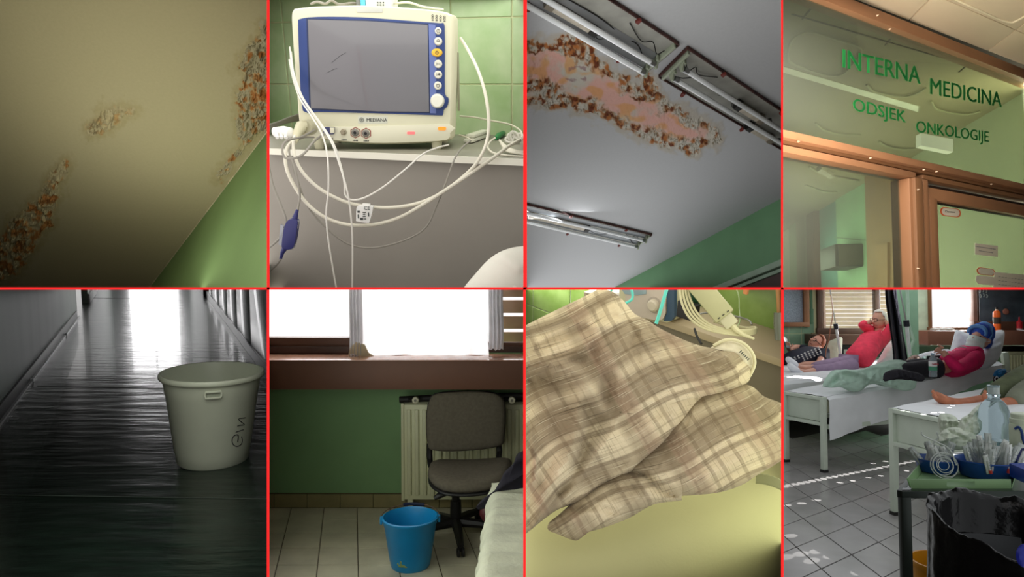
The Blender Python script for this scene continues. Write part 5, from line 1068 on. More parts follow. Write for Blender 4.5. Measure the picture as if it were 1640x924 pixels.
for i in range(4):
    cab7([(492+i*9, -20, 1.70), (494+i*9, 20, 1.70), (502+i*10, 60-i*2, 1.69), (522+i*9, 98-i*4, 1.68), (560+i*6, 130-i*5, 1.67), (620, 148-i*5, 1.66), (690, 156-i*5, 1.66), (730, 150-i*4, 1.68), (732, 140-i*3, 1.72), (700, 132, 1.76), (650, 126-i*2, 1.76), (600, 112, 1.76)], .0031, m_cr7,
         ['outermost cream cable of the loop beside the monitor', 'second cream cable of the loop, inside the outermost', 'third cream cable of the loop beside the monitor', 'innermost cream cable of the loop beside the monitor'][i], 'looped cream cables on the shelf')
cab7([(552, 100, 1.72), (560, 88, 1.74), (600, 86, 1.76), (660, 94, 1.76), (710, 108, 1.76), (722, 122, 1.74)], .0024, mat('cable_silver', (150, 150, 146), .3, .4), 'silvery thin cable lying inside the cream loop')
cab7([(664, -10, 1.78), (680, 30, 1.78), (682, 70, 1.78), (684, 110, 1.77), (676, 128, 1.76)], .0016, mat('clear_line', (170, 190, 140), .3), 'thin clear line hanging down the green tiles')
cab7([(540, 136, 1.62), (548, 160, 1.60), (562, 184, 1.58)], .0030, m_dark, 'short black cable over the shelf edge behind the pillow')
cb = thing('cable_connector', 'beige rectangular cable connector leaning in the cream loop', 'connector', p7(640, 115, 1.68))
A, B = p7(572, 20, 1.68), p7(638, 98, 1.66); u = (B-A).normalized(); s_ = u.cross(V((0, 1, 0))).normalized(); t_ = u.cross(s_)
mb = MB(); mb.obox((A+B)/2-u*.02, u, s_, t_, (B-A).length+.04, .052, .028); part(cb, 'body', mb, mat('connector_beige', (184, 182, 140), .45), bevel=.006)
mb = MB(); mb.obox(B+u*.012, u, s_, t_, .03, .034, .020); part(cb, 'plug_end', mb, mat('plug_end_pale', (196, 192, 160), .45), bevel=.004)
mb = MB(); mb.tube([B+u*.025, B+u*.04, B+u*.05+V((.01, 0, -.004)), B+u*.06+V((.03, 0, -.006))], [.008, .007, .005, .003], 10); part(cb, 'strain_relief', mb, m_cr7)
for i in range(3):
    mb = MB(); mb.obox(B-u*.006+s_*(.013*(i-1))-t_*.0145*(1 if t_.y > 0 else -1), u, s_, t_, .002, .006, .002); part(cb, 'vent_slot', mb, m_hole)
mb = MB(); mb.obox(p7(845, 5, 1.7), V((1, 0, 0)), V((0, 1, 0)), V((0, 0, 1)), .02, .01, .05)
sg = thing('cable_socket', 'dark green block with a black recess behind the cream cables', 'socket', p7(520, 60, 1.72))
mb = MB(); mb.obox(p7(535, 30, 1.745), ed, bk, V((0, 0, 1)), .045, .02, .05); part(sg, 'block', mb, mat('socket_green', (26, 74, 44), .5), bevel=.004)
mb = MB(); mb.obox(p7(520, 78, 1.735), ed, bk, V((0, 0, 1)), .055, .02, .045); part(sg, 'recess', mb, m_hole, bevel=.003)
mb = MB(); mb.obox(p7(704, 12, 1.74), ed, bk, V((0, 0, 1)), .011, .01, .022); solo('wall_tab', mb, mat('orange_tab', (216, 142, 92), .5), 'tiny orange tab against the green tiles', 'tab', bevel=.001)
st = thing('suction_bottle_tube', 'brown tube with a clear fitting standing at the right end of the shelf', 'tube', p7(812, 160, 1.62))
mb = MB(); mb.tube([p7(805, -10, 1.62), p7(808, 40, 1.62), p7(810, 84, 1.62)], .006, 12); part(st, 'tube', mb, mat('brown_tube', (150, 104, 56), .4))
mb = MB(); mb.tube([p7(810, 84, 1.615), p7(811, 120, 1.615), p7(812, 172, 1.615)], [.013, .0145, .012], 14); part(st, 'fitting', mb, mat('clear_fitting', (120, 124, 110), .15, trans=.5))
# ---- bed ----
m_sheet7 = mat('pale_green_sheet', (190, 188, 136), .85, nv=.025, ns=3, bump=.15, bs=200)
# mattress: top surface, rounded front edge, hanging side; local frame from its front edge line
hb = -.98
eA, eB = pz(843, 935, hb), pz(1250, 800, hb); ue = (eB-eA).normalized(); ub = V((ue.y, -ue.x, 0)); ub = ub if ub.y > 0 else -ub
def bedf(u, v):
    s_ = -.9+2.9*u; w_ = v*1.75                   # arc length from far side to floor
    if w_ < 1.0: q = 1.0-w_; back, down = q*.42, 0
    elif w_ < 1.16: a = (w_-1.0)/.16*PI/2; back, down = -math.sin(a)*.10, (1-math.cos(a))*.10
    else: back, down = -.10-.01*(w_-1.16), .10+(w_-1.16)
    p = eA+ue*s_+ub*(back+.06); wv = .005*nz(s_*3, back*3, 1)+.003*nz(s_*9, w_*6, 4)
    fold = .006*math.exp(-((back-.10-.25*math.sin(s_*1.1))/.02)**2)
    return p+V((0, 0, -down+wv+fold*(1 if down == 0 else 0)))
mb = MB(); mb.grid(bedf, 110, 80); bd = thing('bed', 'hospital bed under a plain pale green fitted sheet', 'bed', eA+ue*.7+V((0, 0, -.7)))
part(bd, 'sheet', mb, m_sheet7)
mb = MB(); mb.prism([eA+ue*-.5+ub*.0+V((0, 0, -.05)), eA+ue*1.95+ub*.0+V((0, 0, -.05)), eA+ue*1.95+ub*.36+V((0, 0, -.05)), eA+ue*-.5+ub*.36+V((0, 0, -.05))], (0, 0, -.12)); part(bd, 'mattress', mb, m_sheet7, bevel=.02)
# gathered strip of the sheet at the far right corner
mb = MB()
def gath(u, v):
    x = 735+u*90; y = 603+v*24+u*26*u; d = 1.50-.06*u
    p = pd(ZX7(x), ZY7(y), d); return p+V((0, 0, .0010*math.sin(u*34+v*3)*(1-v)+.012*math.sin(v*PI)))
mb.grid(gath, 50, 10); part(bd, 'gathered_edge', mb, mat('sheet_gather', (158, 160, 118), .85), solid=.004)
# ---- pillows ----
m_plaid = plaid('checked_cotton', (206, 192, 158), (112, 96, 72), (230, 222, 190), 8.5, 12.5)
def T7(l): return [(ZX7(a), ZY7(b)) for a, b in l]
def rot(a, wx=0, sc=1):
    ca, sa = math.cos(math.radians(a)), math.sin(math.radians(a))
    def f(x, y):
        X, Y = x*ca+y*sa, -x*sa+y*ca; return ((X+.02*math.sin(Y*6+1))*sc, (Y+wx*X*X+.014*math.sin(X*9)+.008*math.sin(X*23+2))*sc)
    return f
low = T7([(560, 300), (640, 300), (720, 318), (760, 350), (815, 372), (880, 410), (900, 480), (850, 530), (800, 565), (740, 600), (690, 632), (620, 655), (540, 664), (470, 668), (500, 680), (410, 694), (330, 738), (250, 768), (190, 786), (172, 806), (150, 806), (110, 790), (76, 775), (78, 752), (110, 725), (150, 690), (240, 620), (330, 560), (420, 470), (500, 380)])
f_low = folds([(T7([(470, 664), (420, 640), (370, 600), (330, 590)]), -.022, 7), (T7([(500, 640), (600, 590), (720, 520), (815, 490)]), .014, 12), (T7([(540, 640), (660, 600), (815, 540)]), -.006, 8),
               (T7([(120, 760), (200, 720), (300, 690), (400, 660)]), .012, 14), (T7([(160, 700), (220, 700), (280, 720)]), -.010, 7), (T7([(280, 740), (360, 690), (460, 680)]), .008, 9),
               (T7([(480, 560), (600, 470), (740, 400)]), .010, 22), (T7([(330, 620), (360, 660), (350, 700)]), -.009, 7)])
pn = V((.05, -1, .75))
lowm = pillow(low, pd(1080, 760, 1.42), pn, .075, .03, 60, 5, lambda x, y: 1.2*f_low(x, y)+.004*nz(x/14, y/14, 2)+.0015*nz(x/5, y/5, 2), rot(24, -.2), .5, cen=(1080, 745))
solo('pillow', lowm, m_plaid, 'flatter lower checked pillow lying under the big one', 'pillow')
mb = MB(); mb.tube([pd(ZX7(x), ZY7(y), d) for x, y, d in ((84, 764, 1.38), (100, 757, 1.375), (130, 762, 1.37), (158, 768, 1.37), (168, 776, 1.37), (160, 786, 1.372), (146, 786, 1.372), (140, 796, 1.374))], [.004, .006, .006, .006, .007, .006, .005, .004], 8); mb.uv = [((p.x*2), p.z*2) for p in mb.v]
solo('pillow_hem', mb, m_plaid, 'rolled hem corner of the lower checked pillow', 'pillow hem')
up = T7([(-30, 140), (5, 124), (60, 96), (130, 62), (180, 38), (215, 21), (235, 10), (262, 12), (292, 26), (318, 50), (350, 88), (390, 108), (430, 134), (500, 168), (560, 190), (620, 200), (680, 206), (702, 232), (718, 262), (715, 298), (688, 318), (640, 334), (600, 328), (584, 346), (560, 372), (520, 424), (484, 462), (452, 502), (400, 548), (330, 602), (240, 642), (180, 684), (110, 708), (60, 742), (5, 786), (-30, 800), (-80, 600), (-90, 300)])
f_up = folds([(T7([(-30, 262), (40, 252), (110, 254), (160, 284), (200, 330), (236, 390)]), .030, 11), (T7([(20, 300), (90, 300), (150, 340), (190, 400)]), -.016, 14), (T7([(170, 330), (160, 430), (140, 520), (90, 610), (40, 680)]), .024, 12),
              (T7([(250, 300), (240, 400), (190, 500), (150, 590), (100, 650)]), -.022, 12), (T7([(300, 400), (250, 480), (190, 560), (130, 660)]), .016, 10), (T7([(0, 500), (30, 540), (20, 600), (0, 640)]), .03, 12),
              (T7([(215, 30), (210, 80), (160, 110), (60, 150)]), .010, 6), (T7([(250, 60), (240, 110), (150, 150), (40, 200)]), -.008, 6), (T7([(280, 60), (300, 110), (260, 130), (200, 130)]), .010, 6), (T7([(310, 110), (350, 150), (330, 190), (350, 240)]), -.008, 7),
              (T7([(360, 130), (370, 180), (420, 210)]), .007, 6), (T7([(180, 120), (120, 140), (30, 180)]), .008, 6), (T7([(205, 190), (210, 240), (150, 240), (60, 230)]), -.009, 8), (T7([(200, 180), (160, 210)]), .01, 7),
              (T7([(560, 200), (620, 220), (680, 270)]), .012, 10), (T7([(600, 325), (640, 300), (700, 290)]), -.012, 8), (T7([(590, 250), (640, 250), (700, 240)]), -.006, 5),
              (T7([(400, 440), (330, 480), (220, 520)]), .012, 16), (T7([(430, 400), (330, 430), (250, 450)]), -.008, 9), (T7([(300, 560), (200, 600), (100, 640)]), -.010, 9), (T7([(470, 420), (440, 470), (380, 530), (300, 590)]), .010, 9)])
upm = pillow(up, pd(1010, 690, 1.43), V((.15, -1, .55)), .12, .06, 84, 6, lambda x, y: 1.25*f_up(x, y)+.005*nz(x/16, y/13, 2)+.0018*nz(x/5, y/5, 7), rot(24, .35), .52, cen=(985, 660))
solo('pillow', upm, m_plaid, 'big puffed checked pillow with deep creases on top', 'pillow')
# crumpled white bundle behind the pillow's right end
wb = thing('cloth_bundle', 'crumpled cream bandage roll with printed edge at the pillow end', 'cloth', p7(680, 260, 1.50))
mb = pillow(T7([(590, 196), (620, 178), (655, 172), (690, 182), (716, 206), (730, 240), (722, 272), (700, 270), (680, 240), (640, 215)]), p7(670, 220, 1.49), V((.2, -1, .4)), .03, .03, 18, 4, folds([(T7([(620, 200), (660, 196), (700, 230)]), .008, 5), (T7([(640, 190), (690, 205), (715, 250)]), -.008, 4)]))
mb.uv = None; part(wb, 'roll', mb, mat('bandage_cream', (206, 198, 172), .85, bump=.3, bs=200))
mb = MB(); mb.tube(crv([p7(600, 190, 1.47), p7(630, 174, 1.47), p7(660, 170, 1.47), p7(695, 182, 1.47), p7(722, 210, 1.47), p7(731, 245, 1.475), p7(718, 280, 1.48), p7(706, 296, 1.49)]), .0035, 8); part(wb, 'cord', mb, m_cr7)
for i in range(6):
    mb = MB(); mb.obox(p7(686+i*5, 208+i*5, 1.455), V((1, 0, -.8)).normalized(), V((0, 1, 0)), V((.8, 0, 1)).normalized(), .0022, .001, .006); part(wb, 'printed_mark', mb, m_ink)
# ================= bay 8: ward with patients, beds and a trolley =================
cell(8)
Z8 = -1.45; A8, B8 = lambda x: 1248+x/1.982, lambda y: 458+y/1.983
f8 = lambda px, py: pz(px, py, Z8)
D = pd                                    # point at a camera depth
def w8(px, py, Y): return py_(px, py, Y)
# ---- floor ----
mb = MB(); mb.box((.2, .8, Z8-.06), (14, 11.5, Z8-.006)); fl8 = struct('floor', mb, mat('dark_grout', (60, 56, 52), .9), 'grey tiled ward floor with dark joints', smooth=False)
da, db = ray(845, 505), ray(2200, 500); da.z = db.z = 0; da.normalize(); db.normalize()
o8 = f8(1322, 857); o8.z = Z8-.006
tiles(fl8, 'tile', o8, db*.36, da*.36, (-14, 14), (-6, 22), .010, .006, mat('grey_floor_tile', (160, 157, 156), .18, nv=.06, ns=3, pos=True, spec=.6), keep=lambda p, a, b: inview(p, a, b) and p.y < 8.2, n=V((0, 0, 1)), jit=.0006)
# ---- walls and windows ----
YL, YR = 10.2, 9.2
m_g8 = mat('green_ward_wall', (128, 168, 136), .45, nv=.04, ns=2); m_gt = mat('green_wall_tile', (120, 154, 128), .2, nv=.06, ns=4, pos=True)
def wall8(nm, pxa, pxb, pya, pyb, Y, m, th=.1, label=None):
    a, b = w8(pxa, pya, Y), w8(pxb, pyb, Y); mb = MB(); mb.box((a.x, Y, b.z), (b.x, Y+th, a.z)); return struct(nm, mb, m, label, smooth=False)
def p8(par, nm, pxa, pxb, pya, pyb, Y, m, th=.05, bev=.003, **k):
    a, b = w8(pxa, pya, Y), w8(pxb, pyb, Y); mb = MB(); mb.box((a.x, Y, b.z), (b.x, Y+th, a.z)); return part(par, nm, mb, m, bevel=bev, **k)
wlt = wall8('wall_back', 1240, 1312, 455, 800, YL, m_grout, label='green tiled wall of the ward at the left')
wall8('wall_back', 1308, 1445, 530, 800, YL+.02, m_g8, label='ward wall below the shaded window')
c_ = w8(1252, 598, YL); mt8 = MB(); mt8.box((-.09, -.006, -.09), (.09, 0, .09)); mt8 = mt8.mesh('tile', V((0, 0, 0)), m_gt, bevel=.002, bseg=1)
for i in range(3):
    for j in range(4):
        t = bpy.data.objects.new('tile', mt8); C.objects.link(t); t.parent = wlt; t.location = (c_.x+.02+i*.187, YL, w8(1300, 565, YL).z+j*.187)
m_wf = mat('ward_window_frame', (128, 88, 56), .45, nv=.06); m_wfd = mat('ward_window_frame_dark', (78, 54, 40), .45, nv=.06)
m_fr8 = mat('frosted_glass', (150, 164, 178), .35, nv=.12, ns=60, bump=.6, bs=120)
wn1 = thing('window_4', None, None, w8(1270, 520, YL)); wn1['kind'] = 'structure'
p8(wn1, 'frosted_pane', 1240, 1288, 455, 517, YL-.02, m_fr8, .02); p8(wn1, 'side_frame', 1287, 1297, 455, 524, YL-.06, m_wf, .06); p8(wn1, 'bottom_frame', 1240, 1297, 516, 523, YL-.07, m_wf, .07); p8(wn1, 'reveal', 1297, 1302, 455, 519, YL-.015, mat('reveal_green', (78, 118, 90), .6), .02)
wn2 = thing('window_5', None, None, w8(1360, 530, YL)); wn2['kind'] = 'structure'
p8(wn2, 'side_frame', 1309, 1318, 455, 534, YL-.05, m_wfd, .08); p8(wn2, 'side_frame', 1318, 1323, 455, 526, YL-.02, mat('pinkish_frame', (196, 170, 150), .5), .05); p8(wn2, 'mullion', 1401, 1410, 455, 530, YL-.05, m_wfd, .08); p8(wn2, 'bottom_frame', 1309, 1440, 525.5, 535, YL-.06, m_wfd, .1); p8(wn2, 'lower_board', 1300, 1312, 533, 560, YL-.03, mat('beige_board', (140, 128, 90), .6), .03)
m_sl = mat('blind_slat_tan', (214, 196, 150), .7, nv=.05); trans(m_sl, .3)
bld = thing('roller_blind', 'tan slatted blind behind the shaded window, above the reclining patients', 'blind', w8(1360, 520, YL+.1))
for i in range(10):
    y = 463+i*6.5; p8(bld, 'slat', 1322, 1401, y, y+5.6, YL+.10+.006*(i % 2), m_sl, .008, .002)
for i in range(10):
    y = 462+i*6.5; p8(bld, 'slat', 1410, 1436, y, y+5.6, YL+.10+.006*(i % 2), m_sl, .008, .002)
mb = MB(); a, b = w8(1307, 536, YL-.4), w8(1450, 552, YL-.4); mb.box((a.x, YL-.4, b.z), (b.x, YL, a.z)); struct('trim_11', mb, mat('dark_brown_sill', (86, 60, 46), .4, nv=.06), 'dark brown sill box behind the left beds', bevel=.005)
mb = MB(); a, b = w8(1300, 553, YL-.2), w8(1450, 572, YL-.2); mb.box((a.x, YL-.2, b.z), (b.x, YL-.1, a.z)); struct('trim_11', mb, m_bk, 'black strip painted for the shade under the dark sill', smooth=False)  # solid black box standing in for shade below the sill
# green pier
mb = MB(); a = w8(1438, 600, 8.5); b = w8(1470, 455, 8.5); mb.box((a.x, 8.5, Z8), (b.x, 8.6, 1)); struct('wall_pier', mb, mat('pier_green', (150, 190, 158), .5, nv=.03), 'pale green pier between the windows', bevel=.01)
mb = MB(); mb.tube([w8(1452.5, 455, 8.42), w8(1455, 520, 8.42), w8(1463, 545, 8.42), w8(1458, 558, 8.42), w8(1455, 590, 8.42)], .02, 10); struct('trim_12', mb, mat('painted_pipe', (170, 200, 176), .4), 'painted heating pipe on the pier')
wall8('wall_back', 1466, 1660, 553, 800, YR+.02, m_g8, label='ward wall under the right windows')
wall8('wall_back', 1466, 1490, 455, 555, YR, mat('lit_reveal', (206, 224, 196), .5), label='reveal beside the right window, painted as if lit')  # window light put into the paler side colour
wn3 = thing('window_6', None, None, w8(1560, 530, YR)); wn3['kind'] = 'structure'
p8(wn3, 'side_frame', 1488, 1493.5, 455, 528, YR-.04, m_wf, .08); p8(wn3, 'mullion', 1558.5, 1566, 455, 529, YR-.05, mat('pink_brown_frame', (150, 116, 104), .45), .1); p8(wn3, 'bottom_frame', 1488, 1562, 524, 529, YR-.05, m_wf, .1)
p8(wn3, 'sash_frame', 1565, 1569, 455, 517, YR-.03, m_wfd, .06); p8(wn3, 'frosted_pane', 1568, 1660, 455, 516, YR-.005, mat('frosted_glass_dark', (96, 110, 122), .25, nv=.15, ns=5), .02); p8(wn3, 'bottom_frame', 1560, 1660, 515, 529, YR-.06, mat('frame_brown_mid', (110, 76, 60), .45), .1)
for i, (x, y) in enumerate(((1569, 466), (1574, 465), (1579, 466), (1570, 474), (1575, 473), (1580, 474))):
    mb = MB(); mb.tube([w8(x, y-3, YR-.012), w8(x+1.5, y, YR-.012), w8(x+.5, y+3, YR-.012)], .008, 5); part(wn3, 'reflected_mark', mb, mat('reflection_mark', (190, 206, 206), .6))  # pale reflections on the pane drawn as small strokes
YS = 8.75; mb = MB(); a, b = w8(1486, 530, YS), w8(1660, 553, YS); mb.box((a.x, YS, b.z), (b.x, YR, a.z)); struct('trim_11', mb, mat('sill_brown_ward', (134, 88, 70), .4, nv=.06, ns=2), 'brown sill box behind the patient in magenta', bevel=.006)
mb = MB(); a, b = w8(1560, 554, YS+.2), w8(1660, 566, YS+.2); mb.box((a.x, YS+.2, b.z), (b.x, YS+.25, a.z)); struct('trim_11', mb, m_bk, 'black strip under the sill', smooth=False)  # solid black box below the sill
zs8 = w8(1560, 530, YS).z
rd8 = thing('radiator', 'cream ribbed radiator at the right edge of the ward', 'radiator', w8(1640, 640, YS+.1))
p8(rd8, 'panel', 1612, 1660, 566, 640, YS+.12, m_rd, .06)
for i in range(9): p8(rd8, 'rib', 1615+i*5, 1618+i*5, 569, 636, YS+.10, m_rd, .03, .004)
p8(rd8, 'top_cover', 1611, 1660, 563, 567, YS+.11, m_rd, .08)
# lamps: daylight standing outside the windows
area(w8(1525, 470, YR+.5), w8(1440, 700, 5.5), 1.3, .8, 110, (.95, .98, 1)); area(w8(1370, 480, YL+.9), w8(1300, 640, 6), 2.0, .7, 42, (1, .98, .92))
# small things on the sill
for i, x in enumerate((1498, 1509, 1520)):
    mb = MB(); mb.ball(w8(x, 527.5, YS+.15), .07, .05, .016, 12, 6); solo('folded_glove', mb, mat('pale_rubber', (210, 206, 196), .6), ['leftmost', 'middle', 'rightmost'][i]+' of three pale crumpled wrappers on the right window sill', 'wrapper', 'wrappers on the sill')
def bottle(label, px, py0, py1, Y, r, mats, prof, cat='bottle', name='bottle'):
    b = w8(px, py1, Y); t = w8(px, py0, Y); H = t.z-b.z; o = thing(name, label, cat, b)
    for nm, m, pr in zip([p[0] for p in prof], mats, [p[1] for p in prof]):
        mb = MB(); mb.lathe(b, [(q[0]*r, q[1]*H) for q in pr], 20); part(o, nm, mb, m)
    return o
bottle('orange drink bottle with a dark label and black cap on the sill', 1597, 492, 529.5, YS+.12, .043, [mat('orange_drink', (240, 104, 30), .25), mat('dark_label', (60, 50, 40), .5), m_dark, mat('clear_neck', (210, 170, 140), .2)],
       [('liquid', [(0, 0), (.95, .0), (1, .05), (1, .3), (.9, .34), (.9, .5), (1, .55), (1, .75), (.8, .82), (.4, .86)]), ('paper_label', [(.94, .28), (1.04, .30), (1.04, .56), (.94, .58)]), ('cap', [(.36, .92), (.36, 1.0), (0, 1.0)]), ('neck', [(.5, .83), (.33, .9), (.33, .93)])])
bottle('small red bottle with a pointed cap at the right end of the sill', 1633, 507, 528.5, YS+.12, .034, [mat('red_plastic', (200, 36, 50), .35), mat('pale_base', (220, 200, 200), .4)],
       [('body', [(1, .12), (1, .6), (.6, .66), (.28, .72), (.24, .95), (0, 1)]), ('base', [(0, 0), (.98, 0), (.98, .14)])])
mb = MB(); mb.ball(w8(1611, 499, YR-.03), .045, .012, .04, 14, 8); solo('window_blob', mb, mat('peach_blob', (196, 130, 110), .6), 'round peach coloured blob on the frosted right window', 'sticker')  # flat blob for a blurred orange object
# ---- beds ----
m_bf = mat('bed_frame_cream', (192, 202, 186), .4, nv=.03); m_shw = mat('white_sheet', (224, 226, 228), .85, nv=.02, bump=.1, bs=90); m_mt = mat('mattress_cream', (196, 198, 170), .7, nv=.03)
def bed8(label, N0, F0, N1, name='bed', drop=.22, legs=True, sheetm=None, wr=.010, base=None, thick=.12, foot=True, sdrop=None):
    # N0/F0: near and far foot corners of the top, N1: near head corner
    N0, F0, N1 = V(N0), V(F0), V(N1); L = N1-N0; Wd = F0-N0; t = thing(name, label, 'bed', V((N0.x+L.x/2, N0.y+L.y/2, Z8)))
    lw, ww = L.length, Wd.length
    def g(u, v):      # v: 0 near hem, .3 near edge, .92 far edge
        s = -.0+u
        if v < .3: q = v/.3; dn = (sdrop(u) if sdrop else drop)*(1-q); lat = -.02-.012*math.sin(u*28+2*nz(u*9, q*2))*(1-q); p = N0+L*s+Wd.normalized()*lat-V((0, 0, dn))
        elif v < .36: q = (v-.3)/.06; p = N0+L*s+Wd.normalized()*(-.02+.05*math.sin(q*PI/2))+V((0, 0, .03*math.sin(q*PI/2)))
        else: q = (v-.36)/.64; p = N0+L*s+Wd*(.03+.97*q)+V((0, 0, .03))
        p = p+V((0, 0, wr*nz(u*7, v*6, 2)+.6*wr*nz(u*19, v*13, 5)))
        return p
    mb = MB(); mb.grid(g, 110, 60); part(t, 'sheet', mb, sheetm or m_shw)
    mb = MB(); mb.prism([N0+Wd*.02, N0+Wd*.98, F0*0+N1+Wd*.98, N1+Wd*.02], (0, 0, -thick)); part(t, 'mattress', mb, m_mt, bevel=.01)
    if foot:
        up = V((0, 0, 1)); wd = Wd.normalized(); ld = V((L.x, L.y, 0)).normalized()
        for c_, sg_ in ((N0, 1), (F0, -1)):
            q = c_-ld*.03+wd*.02*sg_; mb = MB(); mb.beam(V((q.x, q.y, Z8+.02)), q+up*.03, .045, .045, up=wd); lg = part(t, 'leg', mb, m_bf, bevel=.006)
            mb = MB(); mb.beam(V((q.x, q.y, Z8)), V((q.x, q.y, Z8+.025)), .05, .05, up=wd); part(lg, 'rubber_foot', mb, m_dark)
        for dz, hgt, nm in ((.012, .03, 'top_rail'), (-.22, .03, 'lower_rail')):
            mb = MB(); mb.beam(N0-ld*.03+up*dz, F0-ld*.03+up*dz, .04, hgt); part(t, nm, mb, m_bf, bevel=.005)
        mb = MB(); mb.prism([N0-ld*.02-up*.01, F0-ld*.02-up*.01, F0-ld*.02-up*.2, N0-ld*.02-up*.2], ld*.01); part(t, 'foot_panel', mb, m_bf)
        for q0 in (N0, F0):
            mb = MB(); mb.beam(q0-up*.24+ld*.0, V((N1.x, N1.y, N0.z))+(q0-N0)-up*.24, .03, .04); part(t, 'side_rail', mb, m_bf)
            q = V((N1.x, N1.y, 0))+(q0-N0).xy.to_3d(); mb = MB(); mb.beam(V((q.x, q.y, Z8)), V((q.x, q.y, N1.z)), .045, .045, up=wd); part(t, 'leg', mb, m_bf)
    return t
zB = -.80; nB, fB = pz(1325, 641, zB), pz(1259, 631, zB); hB = pz(1604, 584, -.55)
bed8('middle bed with a sagging white sheet, its foot rail towards the camera', nB, fB, hB, sdrop=lambda u: .25*(1-u)+.11)
zA = -.72; nA, fA = pz(1240, 617, zA), pz(1240, 590, zA); hA = pz(1470, 590, zA+.05)
bed8('left bed with a brightly sunlit white sheet', nA, fA, V((hA.x, hA.y, zA)), foot=False, drop=.3)
nC, fC = pz(1236, 588, -.72), pz(1236, 581, -.72); bed8('far left bed under the patient in dark clothes', nC, fC, pz(1350, 584, -.72), foot=False, drop=.1)
zD = -.72; nD, fD = pz(1553, 684, zD), pz(1430, 659, zD); lD = (pz(1572, 628, zD)-fD).normalized()
bed8('nearest bed, with a cream metal foot frame behind the trolley', nD, fD, nD+lD*2.6, drop=.16, wr=.006)
# ---- people ----
m_skin = mat('skin_light', (206, 152, 130), .5, nv=.05, ns=12); m_skt_ = mat('skin_tan', (176, 108, 76), .5, nv=.08, ns=14); m_pink = mat('pink_jumper', (232, 62, 88), .85, nv=.06, ns=14, bump=.5, bs=30, bd=.01)
m_lav = mat('lavender_trousers', (146, 124, 150), .85, nv=.06, ns=10, bump=.5, bs=18, bd=.01); m_sock = mat('white_sock', (236, 238, 246), .85); m_mag = mat('magenta_top', (206, 14, 88), .8, nv=.08, ns=12, bump=.5, bs=22, bd=.012)
m_blkc = mat('black_trousers', (26, 24, 32), .85, nv=.1, bump=.4, bs=20, bd=.01); m_navy = mat('navy_blouse', (28, 30, 46), .8, nv=.1, bump=.3, bs=24, bd=.008)
def J(l): return [(D(x, y, d), r) for x, y, d, r in l]
def chain(n): return [(i, i+1) for i in range(n-1)]
def head_bits(t, hc, right, upv, s, skinm, glasses=None, hairm=None, hair=None, eye=True, mouth=True):
    # hc centre, 'right' = direction the face looks, upv = crown direction
    f = V(right).normalized(); u = V(upv); u = (u-f*u.dot(f)).normalized(); w = f.cross(u)
    if w.y > 0: w = -w           # the cheek turned to the camera
    mb = MB(); mb.tube([hc+f*.085*s+u*.015*s, hc+f*.118*s-u*.018*s, hc+f*.09*s-u*.03*s], [.008*s, .015*s, .012*s], 8); part(t, 'nose', mb, skinm)
    if mouth: mb = MB(); mb.tube([hc+f*.088*s-u*.055*s, hc+f*.075*s-u*.057*s+w*.035*s], .006*s, 6); part(t, 'mouth', mb, mat('lips', (150, 80, 76), .5))
    mb = MB(); mb.ball(hc-f*.005*s+w*.085*s, .02*s, .012*s, .032*s, 10, 8); part(t, 'ear', mb, skinm)
    if eye: mb = MB(); mb.ball(hc+f*.078*s+w*.04*s+u*.012*s, .012*s, .010*s, .008*s, 8, 6); part(t, 'eye', mb, mat('eye_dark', (50, 36, 32), .3))
    if glasses:
        for q in (.03, -.035):
            mb = MB(); c = hc+f*.095*s+w*q*s+u*.012*s; mb.tube([c+w*(.028*s*math.cos(a*.45))+u*(.022*s*math.sin(a*.45)) for a in range(14)], .0035*s, 5, closed=True); part(t, 'glasses_rim', mb, glasses)
        mb = MB(); mb.tube([hc+f*.09*s+w*.06*s+u*.014*s, hc+w*.092*s+u*.014*s], .004*s, 5); part(t, 'glasses_temple', mb, glasses)
def head_mesh(mb, hc, f, u, s):
    f = V(f).normalized(); u = V(u); u = (u-f*u.dot(f)).normalized(); w = f.cross(u); o = len(mb.v); m2 = MB(); m2.ball((0, 0, 0), 1, 1, 1, 24, 18)
    for p in m2.v:
        x, y, z = p; jaw = 1-.22*max(0, -z)**1.5; ff = x*(.098 if x > 0 else .105)*(1 - .15*max(0, -z)*(x < 0)); 
        q = hc+f*(ff*jaw*s)+w*(y*.080*jaw*s)+u*(z*.128*s)+f*(.012*s*max(0, -z))
        mb.v.append(q)
    mb.f += [tuple(i+o for i in fc_) for fc_ in m2.f]
def hair_cap(t, hc, f, u, s, m, cut=.1, fr=.35, k=1.09, nm='hair', back=0):
    f = V(f).normalized(); u = V(u); u = (u-f*u.dot(f)).normalized(); w = f.cross(u); mb = MB(); m2 = MB(); m2.ball((0, 0, 0), 1, 1, 1, 28, 20); keep = []
    for p in m2.v: keep.append(p.z > -.9 and (p.x < fr*(.3+p.z) or p.z > .72) and (p.z > cut-.9*max(0, -p.x)-back))
    for p in m2.v:
        x, y, z = p; r = k*(1+.05*nz(x*4, y*4, z*5)); mb.v.append(hc+f*(x*.10*s*r)+w*(y*.083*s*r)+u*(z*.130*s*r))
    mb.f = [fc_ for fc_ in m2.f if all(keep[i] for i in fc_)]
    return part(t, nm, mb, m, solid=.012*s)
def body_mesh(t, parts_, m, heads=(), sub=2):
    # skin chains welded into one continuous body object
    js = []; es = []
    for ch_ in parts_:
        o = len(js); js += J(ch_['j']); es += [(a+o, b+o) for a, b in chain(len(ch_['j']))]
        if 'at' in ch_: es.append((ch_['at'], o))
    b = skin(t, 'body', js, es, m, sub=sub)
    if heads:
        mb = MB()
        for hc, f, u, s in heads: head_mesh(mb, hc, f, u, s)
        part(t, 'head', mb, m)
    return b
